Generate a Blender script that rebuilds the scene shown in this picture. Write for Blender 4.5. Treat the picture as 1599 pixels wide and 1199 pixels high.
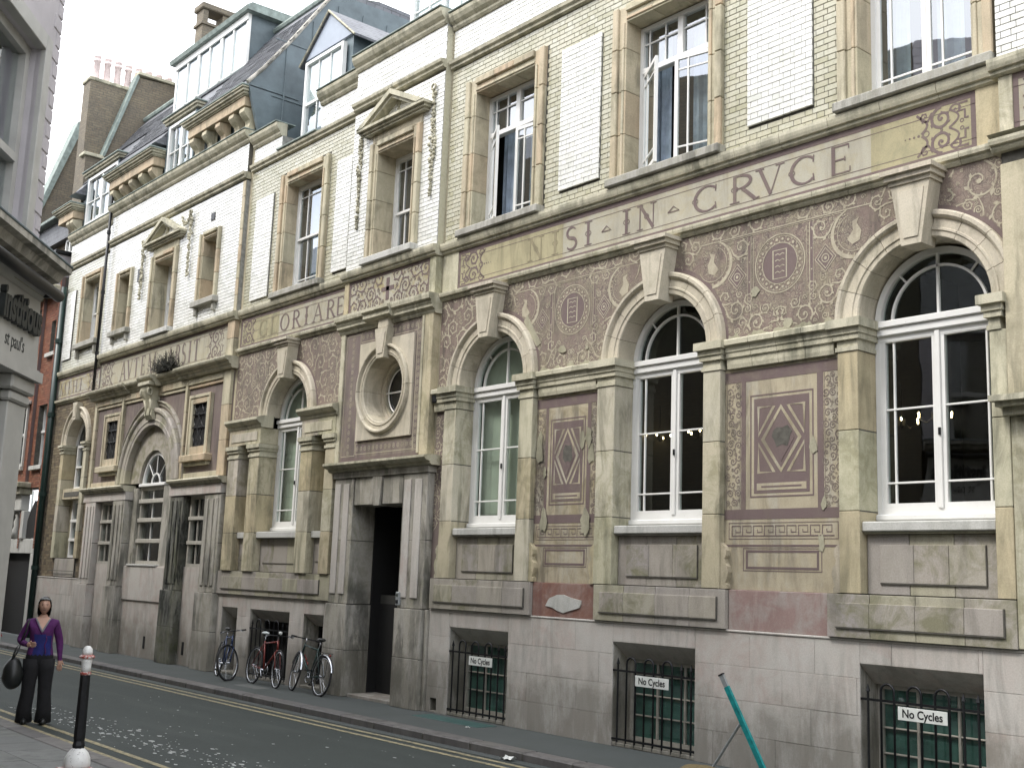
import bpy, bmesh, random, math
from math import sin, cos, pi, radians, sqrt, atan2, hypot
from mathutils import Vector, Matrix
from mathutils.geometry import tessellate_polygon
for o in list(bpy.data.objects): bpy.data.objects.remove(o)
SC = bpy.context.scene
COL = SC.collection
RND = random.Random(7)
# ------------------------------------------------------------------ camera
CAMZ = 2.0795
def cam_setup():
    p, y, r = radians(9.69990515), radians(50.05056905), radians(2.16396881)
    fwd = Vector((-sin(y)*cos(p), cos(y)*cos(p), sin(p)))
    right = Vector((cos(y), sin(y), 0)); up = right.cross(fwd)
    R0, R1 = right, -up
    a = R0*cos(r)-R1*sin(r); b = R0*sin(r)+R1*cos(r)
    m = Matrix.Identity(4)
    for i in range(3): m[i][0] = a[i]; m[i][1] = -b[i]; m[i][2] = -fwd[i]
    m.translation = (0, 0, CAMZ)
    cd = bpy.data.cameras.new('camera'); cd.sensor_width = 36; cd.lens = 1800/1599*36
    cd.clip_end = 2000; cd.clip_start = 0.05
    c = bpy.data.objects.new('camera', cd); c.matrix_world = m
    COL.objects.link(c); SC.camera = c
cam_setup()
# ------------------------------------------------------------------ world, sun, exposure
SUN_EL, SUN_AZ = radians(52), radians(200)     # azimuth: direction the light comes from, from +Y clockwise
def world_setup():
    w = bpy.data.worlds.new('World'); SC.world = w; w.use_nodes = True
    nt = w.node_tree; nt.nodes.clear()
    out = nt.nodes.new('ShaderNodeOutputWorld'); bg = nt.nodes.new('ShaderNodeBackground')
    sky = nt.nodes.new('ShaderNodeTexSky'); sky.sky_type = 'NISHITA'; sky.sun_disc = False
    sky.sun_elevation = SUN_EL; sky.sun_rotation = SUN_AZ; sky.dust_density = 2.0; sky.air_density = 1.2
    tc = nt.nodes.new('ShaderNodeTexCoord')
    mp = nt.nodes.new('ShaderNodeMapping'); mp.inputs['Scale'].default_value = (1, 1, 2.2)
    nz = nt.nodes.new('ShaderNodeTexNoise'); nz.inputs['Scale'].default_value = 2.6
    nz.inputs['Detail'].default_value = 6; nz.inputs['Roughness'].default_value = .55
    rp = nt.nodes.new('ShaderNodeValToRGB')
    rp.color_ramp.elements[0].position = .34; rp.color_ramp.elements[0].color = (.40, .40, .40, 1)
    rp.color_ramp.elements[1].position = .56; rp.color_ramp.elements[1].color = (1, 1, 1, 1)
    mx = nt.nodes.new('ShaderNodeMix'); mx.data_type = 'RGBA'
    mx.inputs[7].default_value = (9.8, 9.9, 10.2, 1)
    L = nt.links.new
    L(tc.outputs['Generated'], mp.inputs[0]); L(mp.outputs[0], nz.inputs['Vector'])
    L(nz.outputs[0], rp.inputs[0]); L(rp.outputs[0], mx.inputs[0]); L(sky.outputs[0], mx.inputs[6])
    L(mx.outputs[2], bg.inputs[0]); bg.inputs[1].default_value = 0.11
    L(bg.outputs[0], out.inputs[0])
world_setup()
def sun_setup():
    s = bpy.data.lights.new('sun', 'SUN'); s.energy = 1.0; s.angle = radians(14); s.color = (1, .96, .9)
    o = bpy.data.objects.new('sun', s); COL.objects.link(o)
    d = Vector((sin(SUN_AZ)*cos(SUN_EL), cos(SUN_AZ)*cos(SUN_EL), sin(SUN_EL)))
    o.rotation_euler = d.to_track_quat('Z', 'Y').to_euler(); o.location = (0, -5, 30)
sun_setup()
SC.view_settings.view_transform = 'Standard'; SC.view_settings.look = 'None'
SC.view_settings.exposure = 1.6; SC.view_settings.gamma = 1
SC.cycles.max_bounces = 8
# ------------------------------------------------------------------ materials
class NB:
    def __init__(s, name):
        s.m = bpy.data.materials.new(name); s.m.use_nodes = True
        s.nt = s.m.node_tree; s.nt.nodes.clear()
        s.out = s.n('ShaderNodeOutputMaterial'); s.b = s.n('ShaderNodeBsdfPrincipled')
        s.l(s.b.outputs[0], s.out.inputs[0]); s.geo = s.n('ShaderNodeNewGeometry')
        s.pos = s.geo.outputs['Position']
    def n(s, t): return s.nt.nodes.new(t)
    def l(s, a, b): s.nt.links.new(a, b)
    def set(s, inp, v):
        if hasattr(v, 'is_linked') or isinstance(v, bpy.types.NodeSocket): s.l(v, inp)
        elif isinstance(v, tuple) and len(v) == 3 and inp.type == 'RGBA': inp.default_value = (*v, 1)
        else: inp.default_value = v
    def vec(s, sc):
        m = s.n('ShaderNodeMapping'); m.inputs['Scale'].default_value = sc; s.l(s.pos, m.inputs[0]); return m.outputs[0]
    def noise(s, scale=1., det=4, rough=.6, vec=None, dist=0.):
        t = s.n('ShaderNodeTexNoise'); t.inputs['Scale'].default_value = scale; t.inputs['Detail'].default_value = det
        t.inputs['Roughness'].default_value = rough; t.inputs['Distortion'].default_value = dist
        s.l(vec or s.pos, t.inputs['Vector']); return t.outputs[0]
    def ramp(s, f, stops):
        r = s.n('ShaderNodeValToRGB'); e = r.color_ramp.elements
        while len(e) < len(stops): e.new(.5)
        for i, (p, c) in enumerate(stops):
            e[i].position = p; e[i].color = (*c, 1) if isinstance(c, tuple) else (c, c, c, 1)
        s.l(f, r.inputs[0]); return r.outputs[0]
    def mix(s, f, a, b, mode='MIX'):
        m = s.n('ShaderNodeMix'); m.data_type = 'RGBA'; m.blend_type = mode
        s.set(m.inputs[0], f); s.set(m.inputs[6], a); s.set(m.inputs[7], b); return m.outputs[2]
    def math(s, op, a, b=0.):
        m = s.n('ShaderNodeMath'); m.operation = op; s.set(m.inputs[0], a); s.set(m.inputs[1], b); return m.outputs[0]
    def rnd(s):
        oi = s.n('ShaderNodeObjectInfo')
        return s.math('FRACT', s.math('ADD', oi.outputs['Random'], s.geo.outputs['Random Per Island']))
    def bump(s, h, st=.3, d=.01):
        b = s.n('ShaderNodeBump'); b.inputs['Strength'].default_value = st; b.inputs['Distance'].default_value = d
        s.l(h, b.inputs['Height']); s.l(b.outputs[0], s.b.inputs['Normal'])
    def fin(s, col=None, rough=.7, metal=0., spec=None):
        if col is not None: s.set(s.b.inputs['Base Color'], col)
        s.set(s.b.inputs['Roughness'], rough); s.b.inputs['Metallic'].default_value = metal
        if spec is not None: s.b.inputs['Specular IOR Level'].default_value = spec
        return s.m
def plain(name, col, rough=.5, metal=0., var=.25, scale=9., spec=None, bump=0.):
    n = NB(name); t = n.noise(scale, 5)
    c = n.mix(n.ramp(t, [(.3, 0.), (.75, 1.)]), tuple(x*(1-var) for x in col), tuple(min(.9, x*(1+var*.5)) for x in col))
    if bump: n.bump(t, bump, .004)
    return n.fin(c, rough, metal, spec)
def stone(name, cols, streak=.5, dark=(.05, .05, .035), moss=(.20, .19, .11), mossamt=.35, rough=.75, darkpos=.6, light=None, bv=.55, mix0=.35, blotch=False):
    """weathered ceramic or stone: tint per block, blotches, run marks"""
    n = NB(name); r = n.rnd()
    st = [(i/max(1, len(cols)-1)*.98, c) for i, c in enumerate(cols)]
    base = n.ramp(r, st)
    blot = n.noise(1.7, 6, .65)
    base = n.mix(n.ramp(blot, [(.35, 0.), (.7, mix0)]), base, cols[0])
    r2 = n.math('FRACT', n.math('MULTIPLY', r, 7.31))       # some blocks take the lichen, some stay clean
    per = n.math('ADD', n.math('MULTIPLY', n.ramp(r2, [(.45, 0.), (.6, 1.)]), bv*1.6), 1-bv)
    big = n.ramp(n.noise(3.1, 8, .72, dist=.8), [(.44, 0.), (.62, 1.)])
    base = n.mix(n.math('MINIMUM', n.math('MULTIPLY', n.math('MULTIPLY', big, mossamt), per), 1.), base, moss)
    run = n.ramp(n.noise(1., 6, .64, n.vec((4.8, 4.8, .85)), .6), [(.44, 0.), (darkpos, 1.)])
    patch = n.ramp(n.noise(.9, 4, .6), [(.35, 0.), (.6, 1.)])
    base = n.mix(n.math('MULTIPLY', n.math('MULTIPLY', run, patch), streak), base, dark)
    if blotch:  # darker towards the ground, with a ragged noise edge
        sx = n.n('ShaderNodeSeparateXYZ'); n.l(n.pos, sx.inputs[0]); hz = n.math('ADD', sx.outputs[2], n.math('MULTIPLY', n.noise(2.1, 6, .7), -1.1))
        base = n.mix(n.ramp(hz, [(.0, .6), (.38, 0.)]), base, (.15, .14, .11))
    if light:
        run2 = n.ramp(n.noise(1., 6, .7, n.vec((3.2, 3.2, 1.0))), [(.5, 0.), (.66, 1.)])
        base = n.mix(n.math('MULTIPLY', run2, .45), base, light)
    fine = n.noise(60, 4, .7)
    base = n.mix(n.ramp(fine, [(.3, .25), (.6, 0.)]), base, dark)
    n.bump(n.noise(35, 6, .7), .25, .006)
    return n.fin(base, rough)
M = {}
M['terra'] = stone('pale_terracotta', [(.52, .48, .34), (.56, .52, .40), (.50, .44, .31), (.48, .40, .25), (.52, .47, .42), (.50, .48, .34), (.58, .54, .44)], .6, dark=(.06, .06, .035), moss=(.22, .21, .11), mossamt=.42)
M['arch'] = stone('arch_terracotta', [(.54, .49, .38), (.58, .53, .43), (.52, .47, .37), (.56, .50, .41)], .35, mossamt=.25)
M['apron'] = stone('apron_terracotta', [(.36, .325, .30), (.42, .385, .31), (.37, .335, .32), (.42, .40, .28), (.36, .33, .31), (.40, .37, .31)], .4, moss=(.22, .21, .135), mossamt=.65, bv=.85)
M['mould'] = stone('weathered_moulding', [(.52, .49, .37), (.56, .53, .41), (.48, .45, .34)], .6, dark=(.06, .065, .045), mossamt=.4, darkpos=.60)
M['ashlar'] = stone('grey_ashlar', [(.51, .485, .445), (.545, .52, .48), (.52, .485, .44), (.46, .435, .40), (.56, .535, .49)], .38, dark=(.15, .145, .125), moss=(.46, .35, .31), mossamt=.4, light=(.60, .58, .545), blotch=True)
M['ashlar_dark'] = stone('sooty_ashlar', [(.41, .385, .335), (.37, .35, .30), (.45, .425, .37)], .8, dark=(.07, .07, .058), moss=(.17, .17, .10), mossamt=.4, darkpos=.53, light=(.50, .48, .44), blotch=True)
M['soot'] = stone('blackened_ashlar', [(.13, .13, .10), (.16, .155, .12)], .95, dark=(.012, .014, .01), moss=(.09, .10, .04), mossamt=.6, darkpos=.5, light=(.38, .38, .34))
M['archst'] = stone('architrave_terracotta', [(.51, .46, .32), (.54, .50, .37), (.52, .39, .26), (.49, .45, .33), (.54, .46, .33)], .5, mossamt=.3)
M['sill'] = stone('grey_sill', [(.36, .35, .31), (.40, .39, .35)], .6, mossamt=.3)
M['whitesill'] = stone('painted_sill', [(.50, .50, .47), (.54, .54, .51)], .3, mossamt=.1)
M['mortar'] = plain('dark_mortar', (.10, .095, .08), .9, var=.4, scale=14)
M['mortarlight'] = plain('pale_mortar', (.26, .26, .24), .9, var=.4, scale=14)
M['purple'] = stone('purple_plaster', [(.175, .135, .128), (.195, .152, .14)], .65, dark=(.06, .052, .045), moss=(.25, .22, .15), mossamt=.5, rough=.85, light=(.26, .22, .18))
def filigree():
    m = stone('painted_plaster_filigree', [(.205, .150, .130), (.225, .170, .145)], .75, dark=(.06, .052, .045), moss=(.25, .22, .15), mossamt=.6, rough=.85)
    nt = m.node_tree; b = [x for x in nt.nodes if x.type == 'BSDF_PRINCIPLED'][0]; src = b.inputs['Base Color'].links[0].from_socket
    n = NB.__new__(NB); n.m = m; n.nt = nt; n.geo = [x for x in nt.nodes if x.type == 'NEW_GEOMETRY'][0]; n.pos = n.geo.outputs['Position']
    wn = nt.nodes.new('ShaderNodeTexNoise'); wn.inputs['Scale'].default_value = 5.5; wn.inputs['Detail'].default_value = 1; n.l(n.pos, wn.inputs['Vector'])
    mx = nt.nodes.new('ShaderNodeMix'); mx.data_type = 'RGBA'; mx.blend_type = 'LINEAR_LIGHT'; mx.inputs[0].default_value = .12; n.l(n.pos, mx.inputs[6]); n.l(wn.outputs['Color'], mx.inputs[7])
    v = nt.nodes.new('ShaderNodeTexVoronoi'); v.feature = 'DISTANCE_TO_EDGE'; v.inputs['Scale'].default_value = 15; n.l(mx.outputs[2], v.inputs['Vector'])
    w = nt.nodes.new('ShaderNodeTexVoronoi'); w.inputs['Scale'].default_value = 15; n.l(mx.outputs[2], w.inputs['Vector'])
    rings = n.math('SINE', n.math('MULTIPLY', w.outputs['Distance'], 22.))
    f = n.ramp(rings, [(.35, 0.), (.75, .62)]); zone = n.ramp(n.noise(1.3, 3), [(.40, .10), (.6, 1.)])
    c = n.mix(n.math('MULTIPLY', f, zone), src, (.40, .37, .27))
    edge = n.math('MULTIPLY', n.ramp(v.outputs['Distance'], [(.02, .75), (.10, 0.)]), n.ramp(zone, [(.1, .35), (1., 1.)])); c = n.mix(edge, c, (.10, .078, .075)); n.l(c, b.inputs['Base Color']); return m
M['filigree'] = None
M['maroon'] = stone('maroon_plaster', [(.135, .098, .098), (.155, .113, .11)], .4, dark=(.10, .07, .06), moss=(.22, .19, .14), mossamt=.35, rough=.85)
M['pinkwash'] = stone('pink_washed_stone', [(.30, .21, .19), (.32, .24, .22)], .5, dark=(.16, .09, .08), moss=(.36, .33, .30), mossamt=.6, rough=.85)
M['redpatch'] = stone('red_patched_stone', [(.22, .11, .08), (.25, .13, .10)], .5, dark=(.10, .05, .05), moss=(.40, .37, .34), mossamt=.7, rough=.85)
M['cream'] = stone('cream_plaster', [(.42, .37, .26), (.44, .385, .28)], .75, dark=(.12, .105, .08), moss=(.25, .21, .12), mossamt=.6, rough=.85, light=(.44, .43, .38))
M['frieze'] = stone('frieze_plaster', [(.40, .38, .31), (.39, .37, .29), (.41, .39, .33)], .35, dark=(.16, .145, .11), moss=(.36, .30, .15), mossamt=.75, rough=.8)
M['faded'] = stone('faded_letter_paint', [(.27, .235, .15), (.30, .26, .16)], .4, rough=.85)
M['ochre'] = stone('ochre_plaster', [(.375, .335, .205), (.39, .35, .22)], .5, dark=(.13, .12, .07), moss=(.24, .235, .15), mossamt=.6, rough=.85)
M['orn'] = stone('ornament_plaster', [(.46, .42, .31), (.43, .39, .30)], .45, dark=(.12, .10, .08), moss=(.24, .20, .15), mossamt=.5, rough=.85)
M['filigree'] = filigree()
M['loss'] = stone('bare_render', [(.36, .34, .25), (.40, .38, .28)], .5, rough=.9)
def brickmat(name, cols, rough, dirt, spec=.5, edge=None):
    n = NB(name); r = n.rnd()
    c = n.ramp(r, [(i/(len(cols)-1), k) for i, k in enumerate(cols)])
    c = n.mix(n.ramp(n.noise(22, 4), [(.45, 0.), (.75, .35)]), c, dirt)
    c = n.mix(n.ramp(n.noise(1.1, 5), [(.5, 0.), (.75, .35)]), c, dirt)
    n.bump(n.noise(40, 3), .12, .004)
    return n.fin(c, rough, 0, spec)
M['brick_green'] = brickmat('green_glazed_brick', [(.46, .44, .335), (.51, .49, .39), (.41, .395, .285), (.53, .52, .43), (.47, .455, .345)], .22, (.24, .235, .13))
M['brick_white'] = brickmat('white_glazed_brick', [(.70, .70, .66), (.80, .80, .78), (.62, .63, .59), (.78, .78, .76), (.74, .74, .70)], .2, (.38, .38, .31))
M['brick_end'] = brickmat('cream_glazed_brick', [(.55, .55, .47), (.60, .60, .53), (.50, .50, .42), (.64, .64, .58)], .25, (.30, .31, .20))
M['brick_brown'] = brickmat('sooty_stock_brick', [(.15, .12, .085), (.20, .165, .11), (.11, .09, .07), (.24, .20, .13), (.17, .13, .09)], .85, (.06, .055, .045), .2)
M['brick_red'] = brickmat('red_brick', [(.19, .075, .05), (.24, .10, .06), (.15, .06, .04), (.26, .13, .08)], .8, (.10, .06, .045), .2)
def tiled(name, cols, w, h, mort, rough=.85, axes='XZ', ms=.012):
    n = NB(name); sx = n.n('ShaderNodeSeparateXYZ'); n.l(n.pos, sx.inputs[0])
    cb = n.n('ShaderNodeCombineXYZ')
    if axes == 'XZ': n.l(n.math('ADD', sx.outputs[0], sx.outputs[1]), cb.inputs[0])
    else: n.l(sx.outputs['XYZ'.index(axes[0])], cb.inputs[0])
    n.l(sx.outputs['XYZ'.index(axes[1])], cb.inputs[1])
    t = n.n('ShaderNodeTexBrick'); n.l(cb.outputs[0], t.inputs['Vector'])
    t.inputs['Scale'].default_value = 1; t.inputs['Brick Width'].default_value = w; t.inputs['Row Height'].default_value = h
    t.inputs['Mortar Size'].default_value = ms; t.inputs['Mortar'].default_value = (*mort, 1)
    t.inputs['Color1'].default_value = (*cols[0], 1); t.inputs['Color2'].default_value = (*cols[1], 1)
    c = n.mix(n.ramp(n.noise(2.2, 6), [(.4, 0.), (.7, .8)]), t.outputs[0], cols[2])
    c = n.mix(n.ramp(n.noise(18, 4), [(.4, 0.), (.8, .5)]), c, cols[3])
    n.bump(n.math('SUBTRACT', 1., t.outputs['Fac']), .4, .01)
    return n.fin(c, rough)
M['stock_wall'] = tiled('stock_brick_wall', [(.19, .16, .11), (.13, .105, .075), (.10, .09, .075), (.26, .22, .15)], .23, .078, (.10, .09, .075))
M['slate'] = tiled('grey_slate', [(.13, .135, .155), (.10, .105, .12), (.16, .17, .18), (.08, .085, .09)], .25, .14, (.035, .035, .04), .55, ms=.01)
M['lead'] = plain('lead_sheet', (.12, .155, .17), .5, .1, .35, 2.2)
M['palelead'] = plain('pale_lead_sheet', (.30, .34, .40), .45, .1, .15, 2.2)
M['copper'] = plain('verdigris_copper', (.24, .29, .265), .7, .0, .45, 6)
def woodpaint():
    n = NB('white_gloss_paint')
    c = n.mix(n.ramp(n.noise(30, 5, .7), [(.62, 0.), (.75, .6)]), (.74, .74, .72), (.42, .40, .35))
    c = n.mix(n.ramp(n.noise(3, 4), [(.4, 0.), (.7, .3)]), c, (.58, .57, .53))
    n.bump(n.noise(45, 4), .15, .003); return n.fin(c, .35)
M['white'] = woodpaint()
M['iron'] = plain('black_iron', (.014, .015, .017), .4, .3, .4, 20)
M['teal'] = plain('teal_paint', (.015, .30, .30), .4, 0, .45, 14)
M['tealdark'] = plain('dark_green_render', (.10, .215, .19), .6, 0, .45, 4)
M['pipe_green'] = plain('green_painted_pipe', (.012, .032, .027), .4, 0, .3, 8)
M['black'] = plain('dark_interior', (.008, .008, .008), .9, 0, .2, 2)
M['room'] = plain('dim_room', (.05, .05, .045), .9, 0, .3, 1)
M['blind'] = plain('grey_blind', (.55, .57, .49), .9, 0, .15, 2)
M['buff'] = plain('buff_window_paint', (.42, .40, .35), .5, 0, .2, 12)
M['painted_sky'] = plain('painted_sky_reflection', (.75, .76, .82), .8, 0, .06, 3)  # pale sheet behind dormer glass, painted in place of reflected sky
M['curtain'] = plain('blue_grey_curtain', (.42, .49, .60), .9, 0, .3, 5)
M['curtaindk'] = plain('navy_curtain', (.02, .04, .10), .9, 0, .3, 5)
M['sign'] = plain('white_sign', (.72, .74, .70), .4, 0, .12, 9)
M['signred'] = plain('red_paint', (.27, .045, .035), .5, 0, .5, 50)
M['shop'] = plain('cream_shop_paint', (.38, .375, .35), .45, 0, .15, 4)
M['shopwall'] = plain('lilac_grey_render', (.43, .405, .42), .8, 0, .15, 2, bump=.3)
M['flesh'] = plain('skin', (.50, .30, .22), .5, 0, .12, 12)
M['hair'] = plain('dark_hair', (.025, .018, .014), .5, 0, .4, 40)
M['purplecloth'] = plain('purple_knit', (.085, .014, .105), .9, 0, .35, 18, bump=.9)
M['bluecloth'] = plain('blue_top', (.012, .018, .16), .8, 0, .5, 14, bump=.9)
M['greycloth'] = plain('grey_vest', (.20, .21, .23), .8, 0, .2, 12)
M['trouser'] = plain('black_trousers', (.010, .010, .012), .9, 0, .4, 12, bump=.9)
M['leather'] = plain('black_leather', (.012, .014, .014), .45, 0, .4, 20)
M['tyre'] = plain('rubber', (.015, .015, .015), .8, 0, .3, 20)
M['chrome'] = plain('bright_metal', (.55, .57, .60), .25, .9, .2, 20)
M['bikeblue'] = plain('blue_frame_paint', (.02, .04, .11), .3, .2, .3, 12)
M['bikered'] = plain('red_frame_paint', (.16, .022, .015), .35, .1, .3, 12)
M['bikesilver'] = plain('dark_green_frame_paint', (.02, .045, .04), .3, .4, .3, 12)
M['seatwhite'] = plain('pale_saddle_cover', (.50, .55, .55), .6, 0, .2, 12)
def chipped(name, col, under, pos):
    n = NB(name); c = n.mix(n.ramp(n.noise(38, 5, .75), [(pos, 0.), (pos+.03, 1.)]), col, under); c = n.mix(n.ramp(n.noise(9, 4), [(.4, 0.), (.7, .35)]), c, tuple(x*.6 for x in col)); n.bump(n.noise(38, 5, .75), .4, .003); return n.fin(c, .5)
M['bollwhite'] = chipped('chipped_white_paint', (.70, .70, .68), (.05, .03, .025), .61)
M['chipred'] = chipped('chipped_red_paint', (.30, .06, .045), (.62, .60, .57), .52)
M['sand'] = plain('hessian_sandbag', (.17, .13, .06), .95, 0, .35, 30, bump=.5)
M['leaf'] = plain('dry_weed', (.03, .03, .022), .9, 0, .5, 20)
M['pot'] = plain('pink_clay_pot', (.66, .55, .53), .8, 0, .25, 9)
M['letterdk'] = plain('dark_bronze_letters', (.03, .035, .035), .45, .3, .3, 12)
M['plastic'] = plain('grey_plastic', (.30, .32, .32), .5, 0, .2, 12)
def emis(name, c, s):
    n = NB(name); n.b.inputs['Emission Color'].default_value = (*c, 1); n.b.inputs['Emission Strength'].default_value = s
    return n.fin(c, .5)
M['bulb'] = emis('lit_bulb', (1, .72, .38), 14)
def glass(name, ior):
    n = NB(name); n.nt.nodes.remove(n.b)
    g = n.n('ShaderNodeBsdfGlossy'); g.inputs['Roughness'].default_value = .015; g.inputs['Color'].default_value = (.93, .96, 1, 1)
    t = n.n('ShaderNodeBsdfTransparent'); t.inputs['Color'].default_value = (.86, .90, .88, 1)
    f = n.n('ShaderNodeFresnel'); f.inputs['IOR'].default_value = ior
    mr = n.math('ADD', n.math('MULTIPLY', f.outputs[0], 1.5 if ior > 2 else 1.2), .02)
    mr = n.math('MULTIPLY', mr, n.math('SUBTRACT', 1., n.geo.outputs['Backfacing']))
    b = n.n('ShaderNodeBump'); b.inputs['Strength'].default_value = .05; b.inputs['Distance'].default_value = .02
    n.l(n.noise(1.6, 2), b.inputs['Height']); n.l(b.outputs[0], g.inputs['Normal'])
    m = n.n('ShaderNodeMixShader'); n.l(mr, m.inputs[0]); n.l(t.outputs[0], m.inputs[1]); n.l(g.outputs[0], m.inputs[2])
    n.l(m.outputs[0], n.out.inputs[0]); return n.m
M['glass'] = glass('window_glass', 2.4)
M['glasslow'] = glass('dimmed_window_glass', 1.6)  # same glass, reflection turned down so the lower windows look dark
def asphalt():
    n = NB('worn_asphalt'); sp = n.noise(55, 4, .8)
    c = n.ramp(sp, [(.3, (.014, .019, .017)), (.55, (.028, .037, .033)), (.8, (.07, .082, .074))])
    c = n.mix(n.ramp(n.noise(.6, 5), [(.4, 0.), (.7, .5)]), c, (.022, .029, .026))
    wear = n.ramp(n.noise(1., 4, .6, n.vec((.35, 1.8, 1))), [(.5, 0.), (.7, .5)])
    c = n.mix(wear, c, (.050, .060, .054))
    n.bump(sp, .5, .01); return n.fin(c, .8)
M['asphalt'] = asphalt()
def pavemat():
    n = NB('pavement_asphalt'); sp = n.noise(110, 3, .7)
    c = n.ramp(sp, [(.3, (.045, .053, .052)), (.7, (.085, .094, .09))])
    c = n.mix(n.ramp(n.noise(1.2, 6), [(.4, 0.), (.7, .6)]), c, (.045, .055, .048))
    n.bump(sp, .4, .006); return n.fin(c, .85)
M['pave'] = pavemat()
M['kerb'] = stone('granite_kerb', [(.13, .12, .115), (.17, .16, .15), (.11, .105, .105)], .5, rough=.7, dark=(.03, .03, .03), moss=(.10, .10, .07))
M['flag'] = stone('york_flag', [(.14, .145, .14), (.17, .175, .165), (.12, .125, .12)], .4, rough=.85, dark=(.05, .05, .05), moss=(.10, .11, .09))
def yellowmat():
    n = NB('worn_yellow_paint')
    c = n.mix(n.ramp(n.noise(16, 6, .75), [(.42, 0.), (.66, 1.)]), (.33, .285, .165), (.085, .085, .07))
    return n.fin(c, .8)
M['yellow'] = yellowmat()
M['blotch'] = plain('pale_splashes', (.45, .46, .45), .8, 0, .2, 30)
M['cover'] = plain('green_iron_cover', (.05, .11, .10), .6, .2, .3, 30, bump=.5)
# ------------------------------------------------------------------ object helpers
POS = {}
def link(o, name, parent, loc, kind=None):
    if parent is not None:
        o.parent = parent; p = POS[parent.name]; o.location = (loc[0]-p[0], loc[1]-p[1], loc[2]-p[2])
    else: o.location = loc
    COL.objects.link(o); POS[o.name] = tuple(loc)
    if kind: o['kind'] = kind
    return o
def thing(name, label, cat, loc, rz=0., group=None, rot=None):
    o = bpy.data.objects.new(name, None); o.empty_display_size = .2
    COL.objects.link(o); o.location = loc; o.rotation_euler = rot or (0, 0, rz)
    o['label'] = label; o['category'] = cat
    if group: o['group'] = group
    POS[o.name] = tuple(loc) if (rz == 0 and rot is None) else (0, 0, 0)
    return o
def tag(o, label, cat, group=None):
    o['label'] = label; o['category'] = cat
    if group: o['group'] = group
    return o
def meshdata(name, v, f, m, smooth=False):
    me = bpy.data.meshes.new(name); me.from_pydata([tuple(a) for a in v], [], f)
    me.materials.append(M[m] if isinstance(m, str) else m)
    if smooth: me.polygons.foreach_set('use_smooth', [True]*len(me.polygons))
    me.update(); return me
def put(name, me, parent, loc, kind=None):
    return link(bpy.data.objects.new(name, me), name, parent, loc, kind)
class MB:
    """collects geometry in thing coordinates; build() links ONE object"""
    def __init__(s): s.v = []; s.f = []
    def add(s, v, f):
        o = len(s.v); s.v += [tuple(a) for a in v]; s.f += [tuple(i+o for i in q) for q in f]
    def box(s, x0, x1, y0, y1, z0, z1):
        s.add([(x0, y0, z0), (x1, y0, z0), (x1, y1, z0), (x0, y1, z0), (x0, y0, z1), (x1, y0, z1), (x1, y1, z1), (x0, y1, z1)],
              [(0, 3, 2, 1), (4, 5, 6, 7), (0, 1, 5, 4), (1, 2, 6, 5), (2, 3, 7, 6), (3, 0, 4, 7)])
    def tube(s, pts, r, n=8, closed=False, caps=True):
        pts = [Vector(p) for p in pts]; N = len(pts); rs = r if isinstance(r, (list, tuple)) else [r]*N
        up = Vector((0, 0, 1)); vs = []; prev = None
        for i, p in enumerate(pts):
            a = pts[(i-1) % N] if (closed or i > 0) else p; b = pts[(i+1) % N] if (closed or i < N-1) else p
            t = (b-a).normalized()
            if prev is None:
                q = t.cross(up) if abs(t.dot(up)) < .95 else t.cross(Vector((1, 0, 0)))
                q.normalize()
            else: q = (prev - t*prev.dot(t)).normalized()
            prev = q; w = t.cross(q)
            for k in range(n):
                a_ = 2*pi*k/n; vs.append(p+(q*cos(a_)+w*sin(a_))*rs[i])
        fs = []
        for i in range(N if closed else N-1):
            j = (i+1) % N
            for k in range(n): fs.append((i*n+k, i*n+(k+1) % n, j*n+(k+1) % n, j*n+k))
        if caps and not closed: fs += [tuple(range(n))[::-1], tuple((N-1)*n+k for k in range(n))]
        s.add(vs, fs)
    def lathe(s, prof, c=(0, 0, 0), n=16, lean=(0, 0)):
        vs = []; c = Vector(c)
        for r, z in prof:
            for k in range(n): a = 2*pi*k/n; vs.append(c+Vector((r*cos(a)+lean[0]*z, r*sin(a)+lean[1]*z, z)))
        fs = []
        for i in range(len(prof)-1):
            for k in range(n): fs.append((i*n+k, i*n+(k+1) % n, (i+1)*n+(k+1) % n, (i+1)*n+k))
        fs += [tuple(range(n))[::-1], tuple((len(prof)-1)*n+k for k in range(n))]
        s.add(vs, fs)
    def prism(s, poly, axis, a0, a1):
        """poly: 2D list; axis 'x': (y,z), 'y': (x,z), 'z': (x,y)"""
        def P(p, a): return {'x': (a, p[0], p[1]), 'y': (p[0], a, p[1]), 'z': (p[0], p[1], a)}[axis]
        n = len(poly); vs = [P(p, a0) for p in poly]+[P(p, a1) for p in poly]
        tri = tessellate_polygon([[Vector((p[0], p[1], 0)) for p in poly]])
        fs = [tuple(t) for t in tri]+[tuple(i+n for i in t)[::-1] for t in tri]
        fs += [(i, (i+1) % n, (i+1) % n+n, i+n) for i in range(n)]
        s.add(vs, fs)
    def build(s, name, m, parent, kind=None, smooth=False, origin=None, fixn=True):
        if not s.v: return None
        xs = [a[0] for a in s.v]; ys = [a[1] for a in s.v]; zs = [a[2] for a in s.v]
        o = origin or ((min(xs)+max(xs))/2, (min(ys)+max(ys))/2, (min(zs)+max(zs))/2)
        me = meshdata(name, [(a[0]-o[0], a[1]-o[1], a[2]-o[2]) for a in s.v], s.f, m, smooth)
        if fixn:
            bm = bmesh.new(); bm.from_mesh(me); bmesh.ops.recalc_face_normals(bm, faces=bm.faces); bm.to_mesh(me); bm.free()
        return put(name, me, parent, o, kind)
BOXC = {}
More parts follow.
